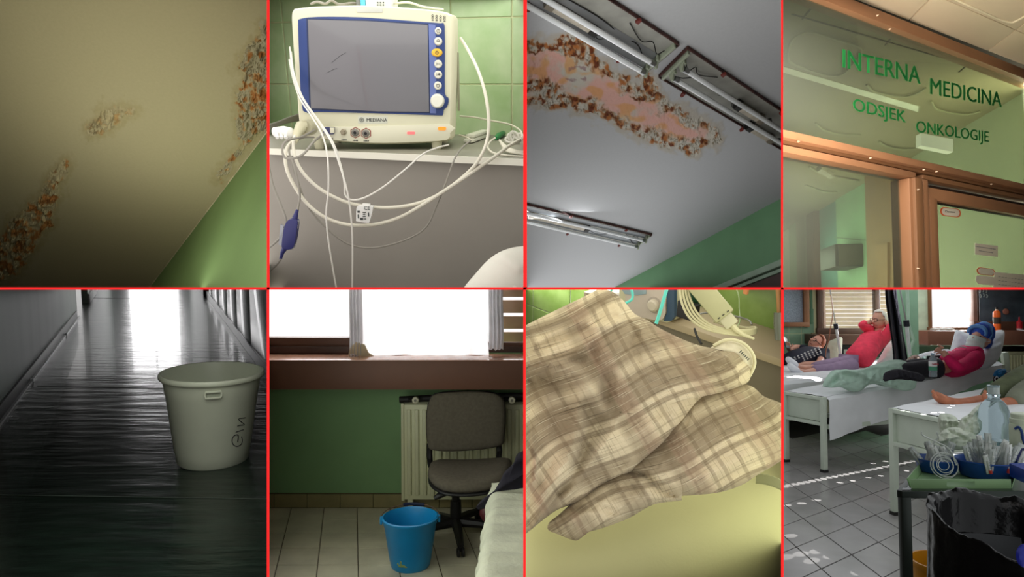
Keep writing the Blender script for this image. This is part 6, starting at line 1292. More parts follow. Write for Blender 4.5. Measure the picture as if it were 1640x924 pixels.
def fingers(t, p, d, s, m, n=4, spread=V((0, 0, 1))):
    d = V(d).normalized()
    for i in range(n):
        a = p+spread*((i-1.5)*.018*s); mb = MB(); L = (.07, .085, .08, .062)[i]*s
        mb.tube([a, a+d*L*.5, a+d*L*.8-V((0, 0, .015*s)), a+d*L-V((0, 0, .028*s))], [.010*s, .0095*s, .009*s, .006*s], 8); part(t, 'finger', mb, m)
    mb = MB(); q = p-d*.03*s+spread*.04*s; mb.tube([q, q+d*.03*s+spread*.02*s, q+d*.055*s+spread*.03*s], [.012*s, .011*s, .007*s], 8); part(t, 'thumb', mb, m)
# elderly patient in pink, arms folded behind the head
pA = thing('person', 'white haired person in pink jumper and lavender trousers, hands behind the head', 'person', pz(1366, 590, zA))
hc = D(1408.5, 513, 8.85); fF, uU = V((-1, -.35, -.05)), V((.12, 0, 1))
body_mesh(pA, [dict(j=[(1366, 582, 8.55, .07), (1385, 560, 8.7, .09), (1404, 540, 8.85, .08), (1409, 528, 8.87, .055), (1409, 518, 8.86, .055)]), dict(j=[(1400, 536, 8.95, .05), (1379, 521, 8.85, .045), (1394, 516, 8.9, .032), (1402, 516, 8.95, .03)], at=2), dict(j=[(1418, 540, 8.75, .05), (1429, 522, 8.7, .045), (1418, 516, 8.8, .034)], at=2), dict(j=[(1345, 582, 8.4, .05), (1322, 585.5, 8.22, .045), (1300, 589, 8.1, .040), (1288, 590, 8.05, .040), (1272, 586, 7.98, .03)], at=0), dict(j=[(1348, 588, 8.3, .05), (1322, 591, 8.15, .045), (1301, 594, 8.02, .040), (1290, 597, 7.95, .038), (1274, 592, 7.9, .03)], at=0)], m_skin, [(hc, fF, uU, .98)])
head_bits(pA, hc, fF, uU, .98, m_skin, glasses=mat('thin_glasses', (90, 76, 70), .3, .5))
hair_cap(pA, hc, fF, uU, .98, mat('white_hair', (226, 218, 208), .9, nv=.05, ns=30, bump=.6, bs=90), cut=-.2, fr=.3)
skin(pA, 'jumper', J([(1368, 584, 8.55, (.17, .15)), (1378, 570, 8.6, (.19, .17)), (1392, 552, 8.72, (.17, .16)), (1404, 538, 8.85, (.13, .12)), (1409, 530, 8.87, .075), (1399, 532, 8.93, .085), (1386, 524, 8.86, .062), (1378.5, 520, 8.84, .052), (1387, 517, 8.88, .045), (1418, 538, 8.76, .085), (1427, 526, 8.7, .07), (1430, 518, 8.7, .055)]), [(0, 1), (1, 2), (2, 3), (3, 4), (3, 5), (5, 6), (6, 7), (7, 8), (3, 9), (9, 10), (10, 11)], m_pink)
skin(pA, 'trousers', J([(1368, 584, 8.55, (.135, .12)), (1345, 582, 8.4, .088), (1322, 585, 8.22, .075), (1300, 588.5, 8.1, .060), (1348, 588, 8.3, .085), (1322, 591, 8.15, .07), (1300, 593, 8.02, .060)]), [(0, 1), (1, 2), (2, 3), (0, 4), (4, 5), (5, 6)], m_lav)
skin(pA, 'sock', J([(1278, 587, 8.0, .040), (1270, 582, 7.98, .046), (1264, 577, 7.97, .042), (1259, 572, 7.97, .028)]), chain(4), m_sock); skin(pA, 'sock', J([(1287, 597, 7.95, .042), (1276, 595, 7.92, .050), (1267, 588, 7.9, .044), (1262, 581, 7.9, .028)]), chain(4), m_sock)
fingers(pA, D(1402, 516, 8.9), V((1, .1, .1)), .8, m_skin)
# patient in magenta with blue head scarf and mask
pB = thing('person', 'patient in a magenta top, face mask and blue head scarf lying on the middle bed', 'person', pz(1540, 592, -.62))
hc = D(1570, 543, 7.0); fF, uU = V((-1, -.5, .32)), V((.35, 0, 1))
body_mesh(pB, [dict(j=[(1512, 588, 6.8, .07), (1535, 582, 6.9, .09), (1560, 566, 7.0, .08), (1568, 556, 7.0, .05), (1570, 549, 7.0, .05)]), dict(j=[(1556, 572, 6.8, .05), (1534, 590, 6.65, .045), (1518, 572, 6.65, .036), (1508, 562, 6.7, .03)], at=2), dict(j=[(1550, 562, 7.1, .05), (1528, 574, 7.1, .04), (1512, 568, 7.0, .03)], at=2), dict(j=[(1495, 590, 6.75, .06), (1468, 591, 6.62, .05), (1442, 594, 6.5, .04)], at=0)], m_skin, [(hc, fF, uU, 1.0)])
head_bits(pB, hc, fF, uU, 1.0, m_skin, mouth=False)
ff = fF.normalized(); uu = (uU-ff*uU.dot(ff)).normalized(); ww = ff.cross(uu); ww = -ww if ww.y > 0 else ww
mb = MB()
def mk(u, v):
    a = (u-.5)*2.3; h = (v-.5); r = .112+.016*math.cos(h*PI)
    return hc+ff*(r*math.cos(a)*1.0+.004)+ww*(.096*math.sin(a))+uu*(-.055+h*.13*(1-.12*a*a))+ff*(.006*math.sin(v*PI*4))
mb.grid(mk, 24, 14); part(pB, 'face_mask', mb, mat('mask_pale', (206, 218, 214), .7), solid=.004)
mb = MB(); mb.tube([hc+ww*.085+ff*.05-uu*.03, hc+ww*.095-ff*.01-uu*.0], .003, 5); part(pB, 'mask_loop', mb, m_sock)
m_sc = mat('blue_scarf', (30, 72, 168), .7, nv=.15, ns=9, bump=.8, bs=22, bd=.02); RS = Matrix((ff, ww, uu)).transposed(); mb = MB(); mb.ball(hc-ff*.020+uu*.060, .112, .098, .100, 28, 20, R=RS)
for i_, p in enumerate(mb.v): mb.v[i_] = p+(p-hc)*(.10*nz(p.x*22, p.y*22, p.z*30))
sc8 = part(pB, 'head_scarf', mb, m_sc)
for k_ in range(4):
    mb = MB(); P = [hc+ff*(.082-.042*k_)+ww*(.088*math.cos(a))+uu*(.045+(.070+.026*min(k_, 2))*math.sin(a)) for a in [x*PI/12 for x in range(-1, 14)]]
    mb.tube(P, [.010+.012*math.sin(PI*i/(len(P)-1)) for i in range(len(P))], 8); part(sc8, 'scarf_fold', mb, m_sc if k_ % 2 else mat('blue_scarf_light', (94, 146, 206), .7, bump=.4, bs=30))
mb = MB(); mb.ball(hc-ff*.10+uu*.0, .055, .07, .075, 14, 10); part(sc8, 'scarf_knot', mb, m_sc)
skin(pB, 'top', J([(1514, 588, 6.8, (.14, .13)), (1528, 584, 6.85, (.16, .14)), (1545, 578, 6.92, (.17, .15)), (1560, 568, 7.0, (.13, .12)), (1567, 558, 7.0, .065), (1560, 574, 6.82, .085), (1546, 584, 6.72, .068), (1533, 590, 6.62, .062), (1524, 580, 6.62, .055), (1514, 568, 6.66, .045), (1551, 563, 7.12, .08), (1532, 571, 7.12, .06), (1516, 568, 7.02, .045)]), [(0, 1), (1, 2), (2, 3), (3, 4), (3, 5), (5, 6), (6, 7), (7, 8), (8, 9), (3, 10), (10, 11), (11, 12)], m_mag)
skin(pB, 'trousers', J([(1518, 589, 6.8, (.13, .11)), (1495, 590, 6.75, .10), (1468, 591, 6.62, .085), (1440, 594, 6.5, .07), (1495, 586, 6.95, .095), (1468, 586, 6.85, .08), (1440, 588, 6.75, .06)]), [(0, 1), (1, 2), (2, 3), (0, 4), (4, 5), (5, 6)], m_blkc)
fingers(pB, D(1508, 562, 6.68), V((-1, 0, .25)), .9, m_skin, spread=V((0, .4, .9)))
mb = MB(); mb.tube([D(1533, 556, 6.86), D(1540, 555, 6.86), D(1547, 557, 6.88)], .006, 6); part(pB, 'collar_tag', mb, m_sock)
# patient in dark clothes holding a phone
pC = thing('person', 'auburn haired person in a navy blouse holding a phone at the left edge', 'person', pz(1300, 584, -.7))
hc = D(1307, 550, 9.35); fF, uU = V((-.75, -.45, .65)), V((.8, 0, .55))
body_mesh(pC, [dict(j=[(1266, 580, 9.0, .12), (1290, 572, 9.1, .12), (1312, 565, 9.25, .10), (1312, 556, 9.3, .05)]), dict(j=[(1318, 570, 9.0, .05), (1311, 583, 8.8, .045), (1288, 583, 8.8, .036), (1274, 588, 8.8, .03)], at=2), dict(j=[(1296, 560, 9.4, .05), (1275, 556, 9.4, .045), (1264, 560, 9.2, .034), (1262, 551, 9.1, .034)], at=2)], m_skin, [(hc, fF, uU, .98)])
head_bits(pC, hc, fF, uU, .98, m_skin, glasses=m_dark)
hair_cap(pC, hc, fF, uU, .98, mat('auburn_hair', (150, 84, 52), .7, nv=.15, ns=30, bump=.6, bs=90), cut=-.3, fr=.35, k=1.1)
skin(pC, 'blouse', J([(1250, 592, 8.9, (.14, .12)), (1270, 580, 9.0, (.19, .17)), (1292, 572, 9.1, (.18, .16)), (1312, 564, 9.25, (.12, .11)), (1318, 570, 9.02, .085), (1315, 578, 8.9, .065), (1296, 562, 9.35, .08), (1278, 557, 9.38, .06)]), [(0, 1), (1, 2), (2, 3), (3, 4), (4, 5), (3, 6), (6, 7)], m_navy)
m_pat = mat('white_pattern', (206, 206, 204), .8)
for i in range(10):
    for j in range(4):
        x, y = 1262+i*5.4+j*1.5, 577-i*2.3+j*3.0; mb = MB(); mb.ball(D(x, y, 8.83+.01*i), .013, .005, .010, 6, 4); part(pC, 'printed_dot', mb, m_pat)
mb = MB(); mb.prism([D(1254, 538, 8.95), D(1260, 541, 9.05), D(1265, 558, 9.05), D(1259, 556, 8.95)], (-.01, .012, 0)); solo('phone', mb, mat('phone_screen', (90, 110, 112), .2), 'smartphone held up by the person at the left edge', 'phone', bevel=.001)
fingers(pC, D(1262, 553, 8.98), V((-.3, -.2, 1)), .9, m_skin, spread=V((1, 0, 0)))
# patient on the nearest bed: bare feet and olive trousers only
pDn = thing('person', 'legs of a barefoot person in olive trousers lying on the nearest bed', 'person', pz(1600, 648, zD))
body_mesh(pDn, [dict(j=[(1640, 632, 5.6, .07), (1600, 638, 5.5, .056), (1570, 642, 5.35, .048), (1545, 646, 5.25, .045), (1532, 648, 5.22, .052), (1520, 645, 5.2, .046), (1508, 639, 5.18, .042), (1499, 633, 5.16, .034), (1496, 629, 5.16, .022)]), dict(j=[(1650, 640, 5.3, .07), (1625, 645, 5.2, .055), (1608, 647, 5.15, .048), (1596, 649, 5.12, .046), (1582, 646, 5.15, .036), (1577, 636, 5.16, .03), (1576.5, 629, 5.16, .016)], at=0)], m_skt_)
for i in range(5):
    c = D(1494.5+i*1.2, 627.5+i*2.0, 5.15-.016*i); mb = MB(); mb.ball(c, .013-.001*i, .011, .016-.0012*i, 10, 8); part(pDn, 'toe', mb, m_skt_)
    c = D(1577.5, 627.5+i*2.1, 5.14-.012*i); mb = MB(); mb.ball(c, .012, .011, .014, 10, 8); part(pDn, 'toe', mb, m_skt_)
m_ol = mat('olive_trousers', (92, 100, 72), .85, nv=.12, ns=9, bump=.8, bs=16, bd=.015)
skin(pDn, 'trouser_leg', J([(1575, 641, 5.36, .058), (1592, 632, 5.42, .085), (1615, 622, 5.5, .105), (1645, 608, 5.65, .13), (1670, 600, 5.8, .15)]), chain(5), m_ol)
skin(pDn, 'trouser_leg', J([(1620, 644, 5.16, .060), (1632, 634, 5.25, .078), (1650, 626, 5.35, .10), (1670, 618, 5.5, .12)]), chain(4), mat('grey_green_trousers', (120, 124, 106), .85, nv=.08, bump=.7, bs=16, bd=.012))
# ---- pillows, blanket, clothes ----
m_pw = mat('white_pillow', (222, 226, 230), .85, nv=.02, bump=.1, bs=60); m_pg = mat('greenish_pillow', (170, 172, 152), .85, nv=.03)
def pil8(label, pts, c, n, bf, m, fl=(), nm='pillow', cat='pillow', rings=20, wob=.006):
    ff_ = folds(list(fl)) if fl else (lambda a, b: 0); mb = pillow(pts, c, n, bf, bf*.8, rings, 4, lambda x, y: ff_(x, y)+wob*nz(x/6, y/6, 1)); mb.uv = None
    return solo(nm, mb, m, label, cat)
pil8('big white pillow behind the head scarf on the middle bed', [(1566, 590), (1572, 566), (1580, 548), (1590, 532), (1600, 528.5), (1608, 530), (1609, 538), (1606, 556), (1600, 574), (1588, 586), (1578, 591)], D(1590, 560, 7.12), V((.1, -1, .2)), .10, m_pw, [([(1582, 560), (1600, 552)], .02, 3), ([(1576, 574), (1598, 570)], -.015, 3)])
pil8('white pillow standing at the far side of the patient in magenta', [(1520, 566), (1526, 545), (1530, 530), (1536, 529), (1548, 533), (1562, 535), (1566, 545), (1562, 560), (1545, 566)], D(1545, 550, 7.4), V((0, -1, .2)), .08, m_pw)
pil8('grey green pillow behind the person with auburn hair', [(1318, 578), (1321, 560), (1326, 548), (1336, 543), (1348, 540), (1349, 552), (1347, 572), (1340, 579), (1328, 581)], D(1334, 562, 9.5), V((0, -1, .2)), .10, m_pg, [([(1330, 552), (1328, 575)], -.012, 3)])
pil8('white pillow under the back of the person in pink', [(1402, 584), (1412, 566), (1420, 553), (1430, 544), (1440, 548), (1442, 575), (1430, 581), (1414, 584)], D(1424, 568, 8.95), V((0, -1, .2)), .12, m_pw)
pil8('white bedding heap between pier and middle bed', [(1440, 588), (1456, 576), (1476, 566), (1500, 561), (1522, 560), (1530, 575), (1510, 586), (1480, 590)], D(1484, 578, 7.35), V((0, -1, .3)), .06, m_pw, nm='bedding')
m_bk8 = mat('mint_blanket', (172, 198, 182), .8, nv=.08, ns=6, bump=.3, bs=40)
bf_ = [([(1320, 612), (1332, 598), (1352, 594), (1372, 596)], .05, 5), ([(1340, 600), (1352, 616), (1356, 622)], .04, 4), ([(1352, 596), (1380, 602), (1400, 612), (1430, 622)], .05, 4), ([(1372, 592), (1400, 588), (1440, 590)], .04, 4), ([(1388, 600), (1386, 618)], -.03, 4), ([(1340, 608), (1328, 618)], -.03, 3), ([(1410, 598), (1420, 612)], -.03, 4), ([(1420, 586), (1450, 582)], .03, 3)]
pil8('crumpled mint green blanket across the middle bed', [(1317, 619), (1319, 612), (1324, 603), (1332, 594), (1342, 592), (1356, 593), (1376, 592), (1394, 586), (1410, 581), (1424, 577), (1440, 576), (1452, 580), (1458, 590), (1460, 600), (1468, 606), (1467, 618), (1462, 624), (1448, 626), (1430, 622), (1410, 616), (1392, 616), (1378, 626), (1362, 627), (1346, 620), (1332, 621)], D(1390, 604, 6.45), V((.1, -1, .7)), .07, m_bk8, bf_, nm='blanket', cat='blanket', rings=44, wob=.012)
pil8('black jacket sleeve lying on the mint blanket', [(1414, 608), (1416, 598), (1428, 592), (1442, 591), (1456, 594), (1470, 597), (1480, 602), (1480, 609), (1472, 611), (1450, 608), (1430, 608), (1418, 611)], D(1445, 602, 6.2), V((0, -1, .5)), .06, m_blkc, [([(1436+i*7, 592), (1438+i*7, 610)], .018, 2) for i in range(6)], nm='jacket', cat='clothing')
# foil and patterned things beside the bottle
pil8('patterned red and white cloth beside the mint blanket', [(1450, 586), (1452, 576), (1460, 570), (1468, 568), (1474, 573), (1474, 582), (1464, 588)], D(1462, 578, 7.1), V((0, -1, .3)), .04, mat('patterned_cloth', (120, 60, 50), .8, nv=.4, ns=26, c2=(206, 196, 180)), nm='cloth', cat='cloth', wob=.012)
pil8('crumpled silver food wrapper beside the water bottle', [(1470, 580), (1476, 572), (1486, 569), (1496, 570), (1498, 578), (1488, 583), (1476, 583)], D(1484, 576, 6.9), V((0, -1, .3)), .04, mat('foil', (130, 150, 144), .25, .7, nv=.2, ns=30), nm='wrapper', cat='wrapper', wob=.02)
wbt = thing('bottle', 'clear water bottle with a red and green label on the middle bed', 'bottle', D(1494.5, 603.5, 6.35))
wb0 = D(1494.5, 603.5, 6.35); rw = 5.9/F*6.35; Hw = 38/F*6.35; m_cl8 = mat('clear_pet', (206, 220, 226), .08, trans=.75, ior=1.2)
mb = MB(); mb.lathe(wb0, [(0, 0), (rw*.9, 0), (rw, Hw*.05), (rw*.95, Hw*.15), (rw, Hw*.25), (rw, Hw*.7), (rw*.85, Hw*.78), (rw*.4, Hw*.9), (rw*.38, Hw*.95)], 20); part(wbt, 'body', mb, m_cl8)
mb = MB(); mb.lathe(wb0, [(rw*1.03, Hw*.28), (rw*1.03, Hw*.45)], 20); part(wbt, 'label_lower', mb, mat('label_green', (70, 140, 110), .5)); mb = MB(); mb.lathe(wb0, [(rw*1.03, Hw*.45), (rw*1.03, Hw*.66)], 20); part(wbt, 'label_upper', mb, mat('label_white', (224, 220, 220), .5))
text(wbt, 'lettering', 'sana', wb0+V((0, -rw*1.1, Hw*.56)), V((1, 0, 0)), V((0, 0, 1)), .036, mat('label_red', (200, 50, 70), .5), bold=.02)
mb = MB(); mb.lathe(wb0, [(rw*.42, Hw*.93), (rw*.42, Hw*1.0), (0, Hw*1.0)], 14); part(wbt, 'cap', mb, mat('cap_grey_blue', (120, 150, 170), .4))
# black curtain and drip poles
cu8 = thing('curtain', 'black curtain hanging between the person in pink and the pier', 'curtain', D(1442, 579, 8.0))
def cg(u, v):
    y = 460+120*v; xl_ = 1418+(1431-1418)*sst(0, 1, v); xr_ = 1434+(1453-1434)*min(1, v*1.05); x = xl_+(xr_-xl_)*u; return D(x, y, 8.0+.05*math.sin(u*14+v)+.03*nz(u*4, v*3))
mb = MB(); mb.grid(cg, 40, 40); part(cu8, 'drape', mb, mat('black_curtain', (22, 22, 30), .7, bump=.3, bs=30), solid=.01)
def cg2(u, v):
    y = 462+58*v; x = 1430+(1441-1430)*v+u*(5-3*v); return D(x, y, 7.93+.02*math.sin(u*9+v*20))
mb = MB(); mb.grid(cg2, 8, 24); part(cu8, 'lining', mb, mat('curtain_lining', (150, 146, 160), .8), solid=.006)
def pole(label, pts, cl, d, rw_=.012):
    t = thing('drip_stand', label, 'stand', D(*pts[-1], d)); mid = cl
    mb = MB(); mb.tube([D(*pts[0], d), D(*cl, d)], rw_*.6, 8); part(t, 'upper_rod', mb, m_cap); mb = MB(); mb.tube([D(*cl, d), D(*pts[-1], d)], rw_*1.4, 10); part(t, 'lower_tube', mb, mat('pole_white', (214, 220, 216), .35))
    mb = MB(); c = D(*cl, d); e = (D(*pts[-1], d)-c).normalized(); mb.tube([c-e*.02, c+e*.05], rw_*2.4, 12); part(t, 'clamp', mb, mat('clamp_black', (20, 24, 34), .4)); return t
pole('drip stand with a black clamp in front of the shaded window', [(1329, 462), (1347, 573)], (1338.5, 521), 8.9); pole('second drip stand beside the black curtain and the pier', [(1441, 462), (1457, 568)], (1451.5, 516), 8.15, .014)
mb = MB(); mb.tube(crv([D(1330.5, 472, 8.88), D(1334, 500, 8.88), D(1330, 525, 8.88), D(1327, 545, 8.88), D(1323, 560, 8.9), D(1322, 574, 8.9)]), .006, 6); solo('drip_line', mb, mat('drip_red', (150, 90, 60), .4), 'thin brownish drip line hanging from the left drip stand', 'tube')
mb = MB(); mb.obox(D(1341, 572, 8.7), V((1, 0, 0)), V((0, 1, 0)), V((0, 0, 1)), .08, .3, .02); mb.obox(D(1353, 570, 8.7), V((1, 0, 0)), V((0, 1, 0)), V((0, 0, 1)), .05, .05, .18)
bs = thing('bedside_rail', 'cream bed head rail behind the lavender trousers', 'rail', D(1350, 578, 8.7)); mb = MB(); mb.beam(D(1343, 572, 8.7), D(1353, 572, 8.7), .03, .03); part(bs, 'rail', mb, m_bf); mb = MB(); mb.beam(D(1356, 560, 8.7), D(1356, 582, 8.7), .05, .05, up=V((0, 1, 0))); part(bs, 'post', mb, m_bf, bevel=.005)
bs = thing('bedside_rail', 'white head post of the middle bed beside its big pillow', 'rail', D(1613, 600, 7.3)); mb = MB(); mb.beam(D(1608, 564, 7.3), D(1613, 600, 7.3), .06, .05, up=V((0, 1, 0))); part(bs, 'post', mb, m_bf, bevel=.006)
# bag with blue plastic
bg = thing('bag', 'dark patterned bag with a blue plastic top under the radiator', 'bag', D(1608, 618, 6.9))
mb = pillow([(1590, 616), (1592, 602), (1604, 596), (1622, 594), (1632, 600), (1640, 610), (1634, 622), (1600, 622)], D(1612, 608, 6.9), V((0, -1, .2)), .08, .08, 16, 4, lambda x, y: .02*nz(x/4, y/4)); mb.uv = None; part(bg, 'bag_body', mb, mat('bag_dark', (50, 38, 34), .6, nv=.3, ns=14))
mb = pillow([(1590, 602), (1594, 593), (1604, 590), (1612, 592), (1610, 600), (1600, 604)], D(1601, 597, 6.82), V((0, -1, .2)), .04, .04, 14, 4, lambda x, y: .02*nz(x/3, y/3)); mb.uv = None; part(bg, 'blue_plastic', mb, mat('blue_film', (40, 130, 190), .3))
for (x, y, m_) in ((1596.5, 607, m_sock), (1611, 603, mat('bag_red', (170, 40, 36), .5))):
    mb = MB(); c = D(x, y, 6.78); s_ = .03; mb.tube([c+V((0, 0, s_)), c+V((s_*.7, 0, 0)), c-V((0, 0, s_)), c-V((s_*.7, 0, 0))], .005, 5, closed=True); part(bg, 'diamond_mark', mb, m_)
# ---- trolley ----
zT = -.65; T0 = pz(1442, 786, zT); tb = (pz(1461, 763, zT)-T0).normalized(); X = V((1, 0, 0)); UPz = V((0, 0, 1))
T1 = T0+X*.95; T2 = T0+tb*.85; T3 = T1+tb*.85; m_tf = mat('trolley_dark_metal', (50, 58, 52), .35, .3, nv=.05)
tr = thing('trolley', 'dark metal trolley loaded with medical supplies at the right', 'trolley', V(((T0.x+T3.x)/2, (T0.y+T3.y)/2, Z8)))
for a, b, nm in ((T0, T1, 'front_rail'), (T2, T3, 'back_rail'), (T0, T2, 'side_rail'), (T1, T3, 'side_rail')):
    mb = MB(); mb.beam(a-UPz*.012, b-UPz*.012, .022, .026); part(tr, nm, mb, m_tf, bevel=.002)
mb = MB(); mb.prism([T0, T1, T3, T2], (0, 0, -.006)); part(tr, 'top_plate', mb, mat('trolley_top', (70, 80, 74), .3, .4))
mb = MB(); mb.obox(T0+X*.03+V((0, .012, .004)), X, tb, UPz, .03, .02, .003); part(tr, 'corner_plate', mb, m_sock)
for c in (T0, T1, T2, T3):
    mb = MB(); mb.beam(V((c.x+.02, c.y, Z8+.04)), V((c.x+.014, c.y, zT-.02)), .034, .03, up=V((0, 1, 0))); part(tr, 'leg', mb, m_tf, bevel=.003)
mb = MB(); mb.prism([V((q.x, q.y, Z8+.09)) for q in (T0, T1, T3, T2)], (0, 0, .01)); part(tr, 'lower_shelf', mb, m_tf) if False else None
# tray
def tp(px, py, z=None): return pz(px, py, zT if z is None else z)
ta, tc = tp(1459, 782), tp(1611, 779); tray = thing('tray', 'pale green plastic tray on the trolley with two hand holes', 'tray', (ta+tc)/2)
tx = V((1, 0, 0)); L_ = (tc-ta).dot(tx); ty = tb; dT = .40; m_tr = mat('tray_green', (150, 186, 134), .4, nv=.03)
mb = MB(); mb.prism([ta, ta+tx*L_, ta+tx*L_+ty*dT, ta+ty*dT], (0, 0, .006)); part(tray, 'bottom', mb, m_tr)
def side8(a, b, out, nm, hole=False):
    h = .036
    if hole:
        e = (b-a); l = e.length; e.normalize()
        for s0, s1, z0, z1 in ((0, .36, 0, h), (.64, 1, 0, h), (.36, .64, 0, .008), (.36, .64, .028, h)):
            mb = MB(); p, q = a+e*(l*s0), a+e*(l*s1); mb.prism([p+UPz*z0+out*(z0*.3), q+UPz*z0+out*(z0*.3), q+UPz*z1+out*(z1*.3), p+UPz*z1+out*(z1*.3)], out*.004); part(tray, nm, mb, m_tr, smooth=False)
    else:
        mb = MB(); mb.prism([a, b, b+UPz*h+out*.012, a+UPz*h+out*.012], out*.004); part(tray, nm, mb, m_tr, smooth=False)
side8(ta, ta+tx*L_, -ty, 'front_side', True); side8(ta+ty*dT, ta+tx*L_+ty*dT, ty, 'back_side'); side8(ta, ta+ty*dT, -tx, 'end_side'); side8(ta+tx*L_, ta+tx*L_+ty*dT, tx, 'end_side')
m_bb = mat('blue_bowl', (34, 82, 160), .35, nv=.03)
def bowl(label, px, r, Y, h):
    c = V(((px-CX)/F*Y, Y, zT+.008)); q = K.Ri @ V(((px-CX)/F, 1, 0)); c = V((q.x*Y, q.y*Y, zT+.008)); t = thing('bowl', label, 'bowl', c)
    mb = MB(); mb.lathe(c, [(0, .003), (r*.78, 0), (r*.84, .004), (r*.97, h*.9), (r*1.02, h), (r*1.0, h+.004), (r*.95, h), (r*.8, .008), (0, .008)], 40); part(t, 'bowl_body', mb, m_bb, ang=50); return c
cR = bowl('round blue bowl heaped with packed syringes on the tray', 1572, .104, 2.72, .062); cL = bowl('left blue bowl behind the coiled tube on the tray', 1495, .082, 2.80, .05)
random.seed(21)
m_pkt = mat('packet_film', (206, 214, 208), .3, nv=.05, trans=.25, bump=.5, bs=60); m_pk2 = mat('packet_paper', (222, 226, 220), .6, nv=.04); m_prt = mat('packet_print', (110, 130, 140), .6); m_rp = mat('red_plunger', (226, 70, 60), .4); m_yp = mat('yellow_tip', (220, 180, 50), .4); m_nb = mat('navy_print', (40, 50, 120), .5)
wh8 = ['front', 'left', 'right', 'back', 'top', 'rim']
def packet(c, ax, w, L, m, lab, extra=None, mark=True, grp='packed syringes and needles on the tray'):
    ax = V(ax).normalized(); s_ = ax.cross(V((0, -1, .3))).normalized(); n_ = ax.cross(s_).normalized()
    if n_.y > 0: n_ = -n_
    lab = ('long ' if L > .095 else 'short ' if L < .085 else '')+lab+(' leaning left' if ax.x < -.15 else ' leaning right' if ax.x > .15 else ' standing upright')
    t = thing('syringe_packet', lab, 'medical supply', c, grp)
    mb = MB(); k = .004
    mb.grid(lambda u, v: c+ax*(L*v)+s_*(w*(u-.5))+n_*(k*math.sin(u*PI)*(1+.3*math.sin(v*9))+.003*nz(u*3+c.x*50, v*4)), 5, 8); part(t, 'wrapper', mb, m, solid=.0012)
    mb = MB(); mb.tube([c+ax*L*.12+n_*.006, c+ax*L*.7+n_*.006, c+ax*L*.72+n_*.006, c+ax*L*.92+n_*.006], [w*.2, w*.2, w*.08, w*.05], 8); part(t, 'barrel', mb, m_pk2)
    if mark:
        for i in range(3): mb = MB(); mb.obox(c+ax*(L*(.35+.14*i))+n_*.0135, s_, ax, n_, w*.3, .0015, .0006); part(t, 'printed_line', mb, m_prt)
    if extra: mb = MB(); mb.tube([c+ax*L*.04+n_*.008, c+ax*L*.2+n_*.008], w*.26, 8); part(t, 'plunger', mb, extra)
    return t
cols = ['clear', 'white', 'milky', 'pale']; n_ = 0
pos_w = ['in the very front of the right bowl', 'at the right bowl\'s left rim', 'in the middle of the right bowl', 'at the right rim of the right bowl', 'deep in the back of the right bowl']
for i in range(26):
    a = random.uniform(0, 2*PI); r = .085*math.sqrt(random.random()); c = cR+V((r*math.cos(a), r*math.sin(a), .030+.02*random.random()))
    ax = V((math.cos(a)*.45+random.uniform(-.35, .35), math.sin(a)*.3, 1)); L = random.uniform(.075, .115); red = i in (3, 9, 15)
    if red: c = cR+V(((-.045, .02, .06)[(3, 9, 15).index(i)], -.085, .03)); ax = V((.3*((3, 9, 15).index(i)-1), -.15, 1))
    side_ = 'left' if c.x < cR.x-.03 else ('right' if c.x > cR.x+.03 else 'middle'); dep_ = 'front' if c.y < cR.y-.02 else 'back'
    packet(c, ax, random.uniform(.020, .03), L, m_pkt if i % 3 else m_pk2, ('red tipped syringe packet at the front %s of the right blue bowl' % side_) if red else '%s syringe packet in the %s %s of the right blue bowl' % ('paper backed' if i % 3 == 0 else 'clear', dep_, side_), m_rp if red else None)
for i in range(13):
    a = random.uniform(0, 2*PI); r = .06*math.sqrt(random.random()); c = cL+V((r*math.cos(a), r*math.sin(a)+.01, .025)); ax = V((random.uniform(-.9, .7), .2, 1))
    side_ = 'left' if c.x < cL.x-.02 else ('right' if c.x > cL.x+.02 else 'middle')
    packet(c, ax, random.uniform(.02, .034), random.uniform(.07, .10), m_pkt if i % 2 else m_pk2, '%s packet in the %s of the left blue bowl' % ('paper backed' if i % 2 == 0 else 'clear', side_), m_nb if i in (2, 7, 11) else (m_yp if i == 5 else None))
# coiled clear tube leaning on the left bowl
ct = thing('coiled_tube', 'coiled thin clear tube leaning on the front of the left bowl', 'tube', pz(1483, 772, zT+.01)); cc8 = V((cL.x-.03, cL.y-.09, zT+.052))
for i, r in enumerate((.022, .034, .044, .052, .058)):
    mb = MB(); e = V((.9, .1, 0)).normalized(); g = V((.05, .35, .9)).normalized(); o_ = V(((.0, .004, -.004, .006, 0)[i], -.001*i, 0)); mb.tube([cc8+o_+e*(r*math.cos(a*.262))+g*(r*.86*math.sin(a*.262)) for a in range(24)], .0017, 6, closed=True); part(ct, 'loop', mb, mat('clear_white_tube', (214, 220, 214), .2))
mb = MB(); mb.tube(crv([cc8+V((.05, 0, .0)), cc8+V((.03, .01, .06)), cc8+V((-.01, .02, .085)), cc8+V((-.06, .03, .11)), cc8+V((-.066, .03, .125))]), .0028, 6); part(ct, 'free_end', mb, MATS['clear_white_tube'])
mb = MB(); mb.tube([D(1487, 722, 2.9), D(1493, 712, 2.9), D(1503, 700, 2.9), D(1500, 692, 2.9)], .003, 6); solo('thin_stick', mb, MATS['clear_white_tube'], 'thin white stick leaning up towards the gauze pile', 'medical supply')
